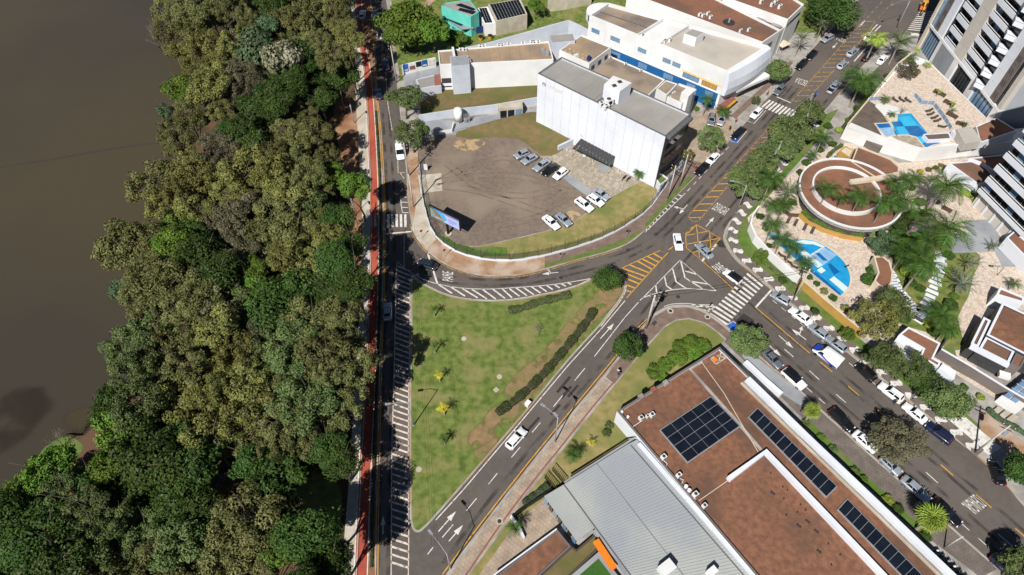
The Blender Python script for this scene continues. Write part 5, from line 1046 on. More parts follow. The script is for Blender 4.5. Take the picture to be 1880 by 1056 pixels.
# garden pavilion by the second tower
bld('garden_pavilion', 'white pavilion with brown triangular roof beside the second tower garden', 'pavilion', [(1742, 299), (1798, 294), (1832, 330), (1796, 338)], 3.6, m_panel, m_roofbrown2, 0.2)
bld('link_pavilion', 'low pavilion with shaded brown roof between the two towers', 'building', [(1780, 290), (1860, 282), (1900, 320), (1850, 330), (1805, 300)], 4.2, m_panel, m_roofbrown2, 0.25)
# ---- clubhouse at the right edge
ZC = 4.6
r, P, ro = bld('clubhouse', 'dark-walled clubhouse with brown gravel roof and white edges at the right', 'building', [(1840, 556), (1811, 615), (1905, 663), (1935, 600)], ZC, m_darkgrey, m_roofbrown, 0.3, 0.35)
m = MB(); m.ring(P, 0.4, ZC, ZC + 0.06); ob('coping', m, m_panel, r)
r, P, ro = bld('clubhouse_wing', 'narrow brown roofed wing with white edge left of the clubhouse', 'building', [(1806, 582), (1819, 589), (1796, 638), (1782, 631)], ZC - 0.6, m_darkgrey, m_roofbrown2, 0.25, 0.35)
m = MB(); m.ring(P, 0.4, ZC - 0.6, ZC - 0.54); ob('coping', m, m_panel, r)
r, P, ro = bld('clubhouse_porch', 'brown roofed porch with broad white front beam below the clubhouse', 'building', [(1810, 618), (1863, 645), (1852, 668), (1797, 640)], ZC - 0.5, m_darkgrey, m_roofbrown2, 0.25, 0.35)
m = MB(); m.ring(P, 0.4, ZC - 0.5, ZC - 0.44); ob('coping', m, m_panel, r)
m = MB(); m.bar(G((1782, 634), ZC - 0.4), G((1853, 670), ZC - 0.4), 0.9, ZC - 0.9, ZC - 0.38); ob('front_beam', m, m_panel, r)
r, P, ro = bld('clubhouse_corner', 'small brown roof corner with taupe wall by the blue glazed block', 'building', [(1866, 647), (1885, 656), (1874, 676), (1855, 668)], ZC - 0.6, m_taupe, m_roofbrown2, 0.25, 0.3)
c = G((1846, 687), 2); m = MB(); m.box((c.x, c.y, 1.6), (1.8, 1.2, 0.7), -0.4); tag(ob('condenser_unit', m, m_white), 'white condenser unit on the taupe wall of the clubhouse', 'air conditioner')
bld('garden_kiosk', 'small brown roofed kiosk with white edge near the palm bed', 'kiosk', [(1836, 527), (1880, 545), (1880, 556), (1829, 541)], 3.6, m_panel, m_roofbrown2, 0.2, 0.35)
# gatehouse
r, P, ro = bld('gatehouse', 'gatehouse with L-shaped brown gravel roof and white trim by the avenue', 'gatehouse', [(1651, 614), (1668, 600), (1727, 630), (1714, 657), (1728, 665), (1723, 674), (1689, 654), (1695, 640)], 3.6, m_panel, m_roofbrown2, 0.15, 0.3)
bld('gatehouse_annex', 'flat white annex roof in front of the gatehouse', 'building', [(1632, 640), (1649, 617), (1693, 641), (1680, 664)], 3.0, m_panel, m_white, 0.1, 0.3)
bld('gate_canopy', 'white flat gate canopy roof beside the taupe wall', 'canopy', [(1724, 676), (1731, 667), (1756, 682), (1752, 696)], 3.0, m_panel, m_white, 0.05, 0.3)
t = thing('garage_hatch', 'row of beige panels over the garage ramp by the taupe wall', 'hatch', tuple(G((1845, 765), PZ))); grid_panels(t, [G(p, 0.6) for p in ((1819, 755), (1858, 777), (1873, 766), (1831, 745))], 3, 1, 0.6, 0.25, 0.1, m_pale, 'hatch_panel')
t = thing('glazed_block', 'blue glazed block with white frames at the right edge', 'building', tuple(G((1870, 715))))
for k in range(5):
    for j in range(2):
        q = [lerp2((1843, 726), (1888, 690), k / 5), lerp2((1843, 726), (1888, 690), (k + 0.85) / 5), lerp2((1862, 738), (1908, 702), (k + 0.85) / 5), lerp2((1862, 738), (1908, 702), k / 5)]
        if j: q = [(a + 12, b + 7.5) for a, b in q]
        m = MB(); z_ = 2.4 - j * 0.5; m.prism(GL([lerp2(q[0], q[3], 0.02), lerp2(q[1], q[2], 0.02), lerp2(q[1], q[2], 0.55), lerp2(q[0], q[3], 0.55)], z_), z_ - 0.1, z_, True); ob('blue_pane', m, m_glassblue, t)
m = MB(); m.prism(GL([(1838, 727), (1890, 685), (1925, 708), (1875, 752)], 2.2), 0.1, 1.7); ob('white_frame', m, m_white, t)

# ---- first tower
def tower(name, label, A, B, depth, zb, fh, nf, cols, side_mat, rail=True, rec=1.3):
    d = (B - A); L = d.length; u = d.normalized(); n = Vector((u.y, -u.x, 0))      # n: outward (west)
    if n.x > 0: n = -n
    t = thing(name, label, 'apartment tower', (A.x, A.y, 0)); top = zb + fh * nf
    m = MB(); m.prism([A - n * rec, B - n * rec, B - n * depth, A - n * depth], 0, top); ob('core', m, side_mat, t)
    def bx(nm, mat, u0, u1, z0, z1, d0, d1, parent=t):
        m = MB(); m.prism([A + d * u0 + n * d0, A + d * u1 + n * d0, A + d * u1 + n * d1, A + d * u0 + n * d1], z0, z1, True); return ob(nm, m, mat, parent)
    for f in range(nf):
        z = zb + f * fh
        for kind, u0, u1 in cols:
            e = 0.0006
            if kind == 'balcony':
                b = bx('balcony', m_panel, u0, u1, z, z + 1.0, -0.15, 0.0); bx('floor_slab', m_cream, u0, u1, z - 0.02, z + 0.12, -rec, -0.15, b)
                bx('handrail', m_white, u0 + e, u1 - e, z + 1.18, z + 1.28, -0.45, -0.3, b); bx('planter', m_wood, u0, u1, z + 0.55, z + 0.85, -0.62, -0.16, b)
                nw = max(2, int((u1 - u0) * L / 1.6))
                for k in range(nw): bx('window', m_glass if (k + f) % 4 else m_glassblue, u0 + (u1 - u0) * (k + 0.03) / nw, u0 + (u1 - u0) * (k + 0.97) / nw, z + 0.2, z + fh - 0.35, -rec, -rec + 0.05, b)
                bx('lintel', m_panel, u0, u1, z + fh - 0.3, z + fh, -rec, 0.0, b)
            elif kind == 'jut':
                b = bx('corner_balcony', m_panel, u0, u1, z, z + 1.0, 0.0, 0.15)
                m = MB(); p0, p1, pm = A + d * u0, A + d * u1, A + d * (u0 * 0.45 + u1 * 0.55)
                m.prism([p0, p1, p1 + n * 0.3, pm + n * 1.5, p0 + n * 0.2], z - 0.1, z + 0.95, True); ob('balcony_front', m, m_panel, b)
                m = MB(); m.tube([p + Vector((0, 0, z + 1.2)) for p in (p0 + n * 0.2, pm + n * 1.5, p1 + n * 0.3)], 0.06, 5); ob('handrail', m, m_white, b)
                bx('window', m_glass, u0, u1, z + 1.0, z + fh - 0.1, -0.5, -0.4, b)
            else:
                mt, d1, split = {'white': (m_panel, 0.0, 1), 'tan': (m_beige, -0.05, 1), 'brown': (m_taupe, -0.08, 1), 'glass': (m_glassblue, -0.15, 0), 'dark': (m_glass, -0.4, 0), 'pil': (m_cream, 0.25, 1)}[kind]
                p = bx('facade_panel', mt, u0 + e, u1 - e, z + 0.03, z + fh - 0.03, -rec, d1)
                if kind == 'brown':
                    for k in range(2): bx('vent', m_darkgrey, u0 + (u1 - u0) * (0.3 + 0.3 * k), u0 + (u1 - u0) * (0.42 + 0.3 * k), z + 0.8, z + 2.2, d1, d1 + 0.03, p)
                if kind == 'glass':
                    bx('mullion', m_paint, (u0 + u1) / 2 - e, (u0 + u1) / 2 + e, z + 0.1, z + fh - 0.1, d1, d1 + 0.05, p)
    return t, A, B, n, top
T1A = G((1682, 86), 0.0); T1B = G((1818, 226), 3.6); T1A.z = T1B.z = 0
colsA = [('pil', 0, 0.025), ('glass', 0.025, 0.07), ('brown', 0.07, 0.13), ('white', 0.13, 0.2), ('dark', 0.2, 0.225), ('balcony', 0.225, 0.37), ('tan', 0.37, 0.485), ('balcony', 0.485, 0.69), ('jut', 0.69, 0.79), ('white', 0.79, 0.87), ('brown', 0.87, 0.93), ('dark', 0.93, 0.965), ('tan', 0.965, 1.0)]
t1, A_, B_, n_, top_ = tower('apartment_tower', 'tall white and taupe apartment tower with zigzag balconies above the upper pool', T1A, T1B, 22, 7.2, 3.15, 12, colsA, mk('grey_render', (0.33, 0.35, 0.38), (0.29, 0.31, 0.34), 0.15, 0.85))
d_ = T1B - T1A
for k, (u0, u1, mt) in enumerate(((0.0, 0.03, m_cream), (0.03, 0.2, m_glassblue), (0.2, 0.235, m_white), (0.235, 0.42, m_slab), (0.42, 0.47, m_white), (0.47, 0.66, m_glass), (0.66, 0.72, m_white), (0.72, 0.95, m_glassblue), (0.95, 1.0, m_white))):
    m = MB(); m.prism([T1A + d_ * u0 - n_ * 1.3, T1A + d_ * u1 - n_ * 1.3, T1A + d_ * u1 + n_ * (0.1 if mt not in (m_glassblue, m_glass) else -0.5), T1A + d_ * u0 + n_ * (0.1 if mt not in (m_glassblue, m_glass) else -0.5)], 0, 6.6, True); ob('ground_floor_bay', m, mt, t1)
    if mt in (m_glassblue, m_glass):
        for j in range(1, 6): uu = u0 + (u1 - u0) * j / 6; m = MB(); m.bar(T1A + d_ * uu - n_ * 0.5, T1A + d_ * uu - n_ * 0.35, 0.14, 0.2, 6.2); ob('mullion', m, m_darkgrey, t1)
m = MB(); m.prism([T1A + n_ * 0.12 - d_ * 0.0, T1B + n_ * 0.12, T1B - n_ * 1.3, T1A - n_ * 1.3], 6.6, 7.2, True); ob('band_course', m, m_white, t1)
# ---- second tower
T2A = G((1795, 349), 4.6); T2B = G((1877, 432), 4.6); T2A.z = T2B.z = 0
t2, A2_, B2_, n2_, top2 = tower('apartment_tower', 'white apartment tower with long open balconies at the right edge', T2A, T2B, 24, 4.2, 3.25, 9, [('balcony', 0.0, 1.0)], m_beige)
d2 = T2B - T2A
for k in range(6):
    m = MB(); m.bar(T2A + d2 * (0.05 + k * 0.18) - n2_ * 1.2, T2A + d2 * (0.08 + k * 0.18) - n2_ * 1.2, 0.3, 0, 4.2); ob('pillar', m, m_panel, t2)
t = bld('tower_porch', 'brown roofed porch with white edge at the foot of the second tower', 'porch', [(1848, 436), (1862, 424), (1930, 480), (1910, 500)], 3.2, m_panel, m_roofbrown2, 0.1, 0.3)
# ================================================================ VEGETATION
import numpy as np
LEAF = {
    'olive': mk_leaf('olive_leaves', (0.066, 0.076, 0.022), (0.180, 0.180, 0.066)), 'dark': mk_leaf('dark_green_leaves', (0.020, 0.046, 0.010), (0.060, 0.100, 0.020)),
    'bright': mk_leaf('bright_green_leaves', (0.055, 0.115, 0.016), (0.12, 0.185, 0.026)), 'yellow': mk_leaf('yellow_olive_leaves', (0.085, 0.096, 0.024), (0.225, 0.22, 0.066)),
    'grey': mk_leaf('grey_green_leaves', (0.060, 0.056, 0.032), (0.150, 0.138, 0.08)), 'blue': mk_leaf('blue_green_leaves', (0.040, 0.078, 0.034), (0.10, 0.145, 0.07)),
    'white': mk_leaf('white_blossom', (0.42, 0.42, 0.30), (0.16, 0.17, 0.07)), 'moss': mk_leaf('mid_green_leaves', (0.052, 0.084, 0.026), (0.140, 0.178, 0.060)),
    'hedge': mk_leaf('clipped_hedge_leaves', (0.035, 0.06, 0.014), (0.075, 0.11, 0.028)), 'palm': mk_leaf('palm_fronds', (0.020, 0.056, 0.010), (0.070, 0.125, 0.022), 0.55), 'silver': mk_leaf('silver_palm_fronds', (0.13, 0.155, 0.115), (0.2, 0.22, 0.17), 0.5),
    'lime': mk_leaf('lime_fronds', (0.17, 0.26, 0.03), (0.3, 0.36, 0.06), 0.5), 'gold': mk_leaf('golden_fronds', (0.42, 0.36, 0.02), (0.55, 0.45, 0.04), 0.5), 'date': mk_leaf('date_palm_fronds', (0.085, 0.115, 0.05), (0.15, 0.18, 0.09), 0.45)}
def leaf_mesh(name, pos, nrm, size, tint, aspect=0.62):
    n = len(pos); rng = np.random.default_rng(7)
    ref = rng.normal(size=(n, 3)); t = np.cross(nrm, ref); t /= np.linalg.norm(t, axis=1)[:, None] + 1e-9; b = np.cross(nrm, t)
    s = size[:, None]; v = np.empty((n, 4, 3))
    v[:, 0] = pos - t * s; v[:, 1] = pos - b * s * aspect; v[:, 2] = pos + t * s; v[:, 3] = pos + b * s * aspect
    me = bpy.data.meshes.new(name); me.vertices.add(n * 4); me.vertices.foreach_set('co', v.reshape(-1).astype(np.float32))
    me.loops.add(n * 4); me.loops.foreach_set('vertex_index', np.arange(n * 4, dtype=np.int32)); me.polygons.add(n)
    me.polygons.foreach_set('loop_start', np.arange(0, n * 4, 4, dtype=np.int32)); me.update(calc_edges=True)
    a = me.attributes.new('tint', 'FLOAT', 'FACE'); a.data.foreach_set('value', tint.astype(np.float32)); return me
def unit(v): return v / (np.linalg.norm(v, axis=1)[:, None] + 1e-9)
def crown(seed, n=5200, nl=16, flat=0.75, size=0.05, lobe=(0.26, 0.44), spread=0.62, up=0.5, hang=0.0):
    """crown of radius 1 centred on the origin: overlapping leaf clumps with gaps between"""
    g = np.random.default_rng(seed)
    d = unit(g.normal(size=(nl, 3))); d[:, 2] = np.abs(d[:, 2]) * 0.9 - 0.18; d = unit(d)
    c = d * (spread * g.uniform(0.75, 1.12, nl))[:, None]; c[:, 2] *= flat; r = g.uniform(lobe[0], lobe[1], nl)
    c = np.vstack([c, [[0, 0, -0.05]]]); r = np.append(r, 0.34); lt = g.uniform(0, 1, nl + 1)
    sub = g.integers(4, 8)
    k = g.choice(nl + 1, n, p=(r ** 2) / (r ** 2).sum())
    e = unit(g.normal(size=(n, 3))); e[:, 2] = np.where((e[:, 2] < 0) & (g.random(n) < up), -e[:, 2], e[:, 2])
    # small twig clumps on every lobe
    nt = 26; tw = unit(g.normal(size=((nl + 1) * nt, 3))); ti = k * nt + g.integers(0, nt, n); mixw = g.uniform(0.25, 0.95, n)[:, None]
    e = unit(e * (1 - mixw) + tw[ti] * mixw)
    rad = r[k] * (0.72 + 0.42 * g.random(n) ** 0.8)
    p = c[k] + e * rad[:, None] * np.array([1, 1, flat + 0.1]); p[:, 2] -= hang * g.random(n) * r[k]
    nr = unit(e + g.normal(size=(n, 3)) * 0.55 + np.array([0, 0, 0.25]))
    tint = np.clip(0.5 * lt[k] + 0.25 * (np.sin(ti * 12.9898) * 0.5 + 0.5) + 0.3 * g.random(n), 0, 1)
    return leaf_mesh('crown', p, nr, size * g.uniform(0.6, 1.35, n), tint)
CROWN = {
    'broad': [crown(1, 7000, 28, 0.62, 0.042, (0.16, 0.34)), crown(2, 7000, 24, 0.7, 0.042, (0.17, 0.34)), crown(3, 7000, 34, 0.6, 0.043, (0.13, 0.28), 0.68)],
    'fine': [crown(11, 8000, 40, 0.75, 0.034, (0.11, 0.25), 0.74), crown(12, 8000, 34, 0.7, 0.034, (0.12, 0.27), 0.74), crown(13, 8000, 46, 0.8, 0.033, (0.10, 0.22), 0.78), crown(14, 7600, 30, 0.6, 0.036, (0.12, 0.3), 0.78)],
    'sparse': [crown(21, 2600, 18, 0.75, 0.036, (0.16, 0.34), 0.7), crown(22, 2600, 22, 0.7, 0.036, (0.15, 0.3), 0.72)],
    'dense': [crown(31, 7500, 12, 0.72, 0.04, (0.34, 0.52), 0.5), crown(32, 7500, 10, 0.8, 0.04, (0.36, 0.55), 0.48)],
    'coarse': [crown(41, 3200, 12, 0.7, 0.075, (0.3, 0.48), 0.55), crown(42, 3000, 14, 0.62, 0.08, (0.28, 0.44), 0.58)]}
def trunk_mesh(seed, h=1.0, r=0.035, limbs=6):
    g = random.Random(seed); m = MB(); p = [Vector((0, 0, 0))]
    for k in range(1, 5): p.append(Vector((g.uniform(-.03, .03) * k, g.uniform(-.03, .03) * k, h * k / 4 * 0.8)))
    m.tube(p, [r * 1.25, r, r * 0.9, r * 0.75, r * 0.6], 7)
    for k in range(limbs):
        a = k * 2 * math.pi / limbs + g.uniform(-.4, .4); b = p[2 + k % 3]; e = b + Vector((math.cos(a) * 0.28, math.sin(a) * 0.28, 0.28 + g.uniform(0, 0.15))); e2 = e + Vector((math.cos(a + 0.4) * 0.22, math.sin(a + 0.4) * 0.22, 0.16))
        m.tube([b, b.lerp(e, 0.5) + Vector((0, 0, 0.03)), e, e2], [r * 0.55, r * 0.42, r * 0.28, r * 0.1], 5)
    return m.mesh('trunk', smooth=True)
TRUNK = [trunk_mesh(k) for k in range(3)]
def bare_mesh(seed, n=5):
    g = random.Random(seed); m = MB()
    def grow(p, d, l, r, lev):
        q = p + d * l; m.tube([p, p.lerp(q, 0.5) + Vector((g.uniform(-1, 1), g.uniform(-1, 1), 0)) * l * 0.06, q], [r, r * 0.8, r * 0.6], 5 if lev < 2 else 3, False)
        if lev == n: return
        for k in range(3 if lev < 2 else 2 + (g.random() < 0.55)):
            v = (d + Vector((g.uniform(-1, 1), g.uniform(-1, 1), g.uniform(-0.35, 0.6))) * 0.75).normalized(); grow(q, v, l * g.uniform(0.62, 0.8), r * 0.6, lev + 1)
    for k in range(3): grow(Vector((0, 0, 0)), Vector((g.uniform(-.5, .5), g.uniform(-.5, .5), 1)).normalized(), 0.3, 0.02, 0)
    return m.mesh('branches')
BARE = [bare_mesh(1), bare_mesh(2)]
def inst(name, me, mat, parent, loc=(0, 0, 0), rot=(0, 0, 0), sc=(1, 1, 1)):
    o = bpy.data.objects.new(name, me); COL.objects.link(o); o.parent = parent; o.location = loc; o.rotation_euler = rot; o.scale = sc
    if not me.materials: me.materials.append(None)
    o.material_slots[0].link = 'OBJECT'; o.material_slots[0].material = mat; return o
def tree(name, label, cat, px, r, h, kind, col, seed, group=None, z0=0.0, sq=1.0, bark=None):
    """px: where the middle of the crown stands in the survey, at height h"""
    q = G(px, h); g = random.Random(seed); t = thing(name, label, cat, (q.x, q.y, z0), 0, group)
    if kind == 'bare':
        inst('branches', BARE[seed % 2], m_twig, t, (0, 0, 0), (0, 0, g.uniform(0, 6.28)), (r * 1.15, r * 1.15, (h + r * 0.4) * 0.95)); return t
    me = CROWN[kind][seed % len(CROWN[kind])]
    inst('trunk', TRUNK[seed % 3], bark or m_bark, t, (0, 0, 0), (0, 0, g.uniform(0, 6.28)), (r * 1.3, r * 1.3, max(1.0, h - z0) * 1.05))
    inst('crown', me, LEAF[col], t, (0, 0, h - z0), (g.uniform(-.12, .12), g.uniform(-.12, .12), g.uniform(0, 6.28)), (r * g.uniform(0.9, 1.12), r * g.uniform(0.78, 1.15), r * sq * g.uniform(0.85, 1.25)))
    if name == 'park_tree' and col in ('olive', 'grey', 'yellow', 'moss') and g.random() < 0.45: inst('branches', BARE[seed % 2], m_twig, t, (0, 0, max(0, h - z0 - r * 0.75)), (0, 0, g.uniform(0, 6.28)), (r * 0.95, r * 0.95, r * 1.15))
    return t
# ---- the park wood between lake and street
ANCH = [(275, 40, 'bare'), (310, 60, 'olive'), (350, 30, 'olive'), (330, 95, 'yellow'), (400, 20, 'olive'), (385, 65, 'bare'), (450, 30, 'olive'), (505, 18, 'dark'), (560, 30, 'olive'), (620, 30, 'olive'), (430, 88, 'yellow'), (478, 70, 'blue'), (520, 60, 'olive'), (590, 80, 'olive'), (640, 75, 'yellow'), (498, 97, 'white'), (360, 120, 'yellow'), (445, 145, 'grey'), (540, 135, 'dark'), (630, 140, 'dark'), (580, 150, 'dark'), (385, 160, 'yellow'), (302, 205, 'blue'), (336, 162, 'bright'), (350, 220, 'olive'), (450, 230, 'dark'), (485, 215, 'dark'), (560, 210, 'olive'), (580, 245, 'olive'), (330, 270, 'olive'), (400, 295, 'grey'), (440, 325, 'yellow'), (290, 340, 'olive'), (360, 330, 'yellow'), (500, 315, 'yellow'), (540, 300, 'olive'), (600, 290, 'olive'), (655, 345, 'bright'), (268, 410, 'bare'), (310, 380, 'yellow'), (430, 425, 'grey'), (510, 395, 'olive'), (560, 370, 'moss'), (600, 435, 'yellow'), (642, 450, 'dark'), (232, 455, 'olive'), (320, 445, 'bright'), (370, 470, 'dark'), (470, 500, 'bright'), (560, 490, 'yellow'), (650, 520, 'dark'), (225, 530, 'blue'), (270, 500, 'olive'), (420, 570, 'grey'), (340, 560, 'olive'), (500, 565, 'dark'), (570, 590, 'olive'), (630, 575, 'olive'), (240, 640, 'moss'), (330, 620, 'olive'), (440, 650, 'yellow'), (540, 640, 'moss'), (600, 650, 'olive'), (655, 675, 'olive'), (380, 720, 'yellow'), (450, 705, 'yellow'), (560, 740, 'moss'), (620, 760, 'olive'), (200, 755, 'dark'), (258, 748, 'moss'), (300, 850, 'dark'), (335, 815, 'dark'), (232, 792, 'bright'), (380, 805, 'yellow'), (450, 800, 'olive'), (520, 780, 'olive'), (600, 825, 'dark'), (625, 845, 'dark'), (85, 868, 'bright'), (55, 940, 'dark'), (160, 935, 'moss'), (230, 905, 'dark'), (170, 985, 'moss'), (50, 1020, 'dark'), (330, 1005, 'moss'), (385, 965, 'dark'), (425, 1020, 'olive'), (505, 885, 'dark'), (520, 1005, 'bright'), (570, 985, 'dark'), (605, 1030, 'dark'), (300, 1040, 'olive'), (455, 960, 'olive'), (10, 960, 'dark')]
KIND = {'olive': 'fine', 'yellow': 'fine', 'grey': 'fine', 'moss': 'fine', 'dark': 'dense', 'bright': 'broad', 'blue': 'coarse', 'white': 'coarse', 'bare': 'bare'}
WORD = {'olive': 'olive crown', 'yellow': 'yellowish crown', 'grey': 'greyish crown', 'moss': 'green crown', 'dark': 'dark crown', 'bright': 'bright crown', 'blue': 'bluish crown', 'white': 'white-flowered crown', 'bare': 'bare crown'}
EDGE_L = [(-80, 285), (0, 300), (40, 285), (80, 290), (100, 350), (140, 362), (200, 315), (250, 310), (300, 305), (370, 285), (440, 250), (520, 245), (570, 250), (640, 235), (700, 225), (750, 195), (790, 185), (840, 205), (855, 95), (900, 40), (930, 0), (960, -30), (1100, -40)]
EDGE_R = [(-80, 655), (100, 652), (140, 620), (200, 590), (260, 600), (350, 608), (400, 628), (470, 650), (540, 656), (640, 656), (720, 640), (770, 600), (800, 585), (860, 580), (900, 565), (940, 580), (1000, 598), (1120, 606)]
def edge(E, y):
    for i in range(len(E) - 1):
        if E[i][0] <= y <= E[i + 1][0]: return E[i][1] + (E[i + 1][1] - E[i][1]) * (y - E[i][0]) / (E[i + 1][0] - E[i][0])
    return E[-1][1]
GAPS = [(412, 905, 92, 66), (590, 922, 62, 70), (118, 826, 82, 52), (165, 850, 34, 20), (318, 762, 16, 18), (640, 205, 22, 34)]
rnd = random.Random(12); placed = []
for x, y, c in ANCH:
    if any(((x - a) / b) ** 2 + ((y - d) / e) ** 2 < 0.7 for a, d, b, e in GAPS): continue
    placed.append((x, y, c, rnd.uniform(4.2, 5.6) if c not in ('blue', 'white') else 2.6))
tries = 0
while tries < 9000:
    tries += 1; y = rnd.uniform(-45, 1110); x = rnd.uniform(-30, 660)
    if not (edge(EDGE_L, y) < x < edge(EDGE_R, y)): continue
    if any(((x - a) / b) ** 2 + ((y - d) / e) ** 2 < 1 for a, d, b, e in GAPS): continue
    sc = (y + 1087) / 1600 * 9.4
    if any(((x - p[0]) / sc) ** 2 + ((y - p[1]) / sc / 0.8) ** 2 < (4.35 if p[3] > 3 else 3.0) ** 2 for p in placed): continue
    near = sorted(ANCH, key=lambda a: (a[0] - x) ** 2 + (a[1] - y) ** 2)[:2]; c = near[0][2] if rnd.random() < 0.7 else near[1][2]
    if c in ('bare', 'white') and rnd.random() < 0.75: c = 'olive'
    placed.append((x, y, c, rnd.uniform(3.4, 5.2)))
BAND = [(70, 'the big tree across the street'), (150, 'the sign board wall'), (230, 'the white gas tank'), (310, 'the top of the gravel lot'), (390, 'the concrete lot entrance'), (470, 'the zebra crossing'), (550, 'the curve stop line'), (630, 'the silver car in the street'), (710, 'the topmost golden palm'), (790, 'the lamp post on the lawn'), (870, 'the white diagonal-street car'), (950, 'the playground clearing'), (1200, 'the bottom edge')]
ORD = ['first', 'second', 'third', 'fourth', 'fifth', 'sixth', 'seventh', 'eighth', 'ninth', 'tenth', 'eleventh', 'twelfth', 'thirteenth', 'fourteenth', 'fifteenth', 'sixteenth', 'seventeenth', 'eighteenth', 'nineteenth', 'twentieth'] + ['twenty-' + w_ for w_ in ('first', 'second', 'third', 'fourth', 'fifth', 'sixth', 'seventh', 'eighth', 'ninth')] + ['thirtieth'] + ['thirty-' + w_ for w_ in ('first', 'second', 'third', 'fourth', 'fifth', 'sixth', 'seventh', 'eighth', 'ninth')]
lo = -100
for hi_, nm in BAND:
    row = sorted([p for p in placed if lo <= p[1] < hi_]); lo = hi_
    for i, (x, y, c, rr) in enumerate(row):
        h = 6.5 + rr * 0.7 + rnd.uniform(-2.2, 2.2)
        if x > edge(EDGE_R, y) - 60: h += 3.2 if (y < 130 or 430 < y < 720 or y > 960) else -2.0
        tree('park_tree', '%s tree from the lake, %s, level with %s' % ((ORD + ['fortieth', 'forty-first'])[min(i, 40)], WORD[c], nm), 'tree', (x, y), rr * rnd.uniform(0.76, 1.22 if x < edge(EDGE_R, y) - 60 else 0.95), h, ('broad' if c == 'dark' and rnd.random() < 0.7 else KIND[c]), c if c != 'bare' else 'grey', int(x * 7 + y), 'trees of the lakeside park')
tree('lakeside_tree', 'leafless white-branched tree leaning over the grassy lake spit', 'tree', (98, 806), 3.2, 3.4, 'bare', 'grey', 2)
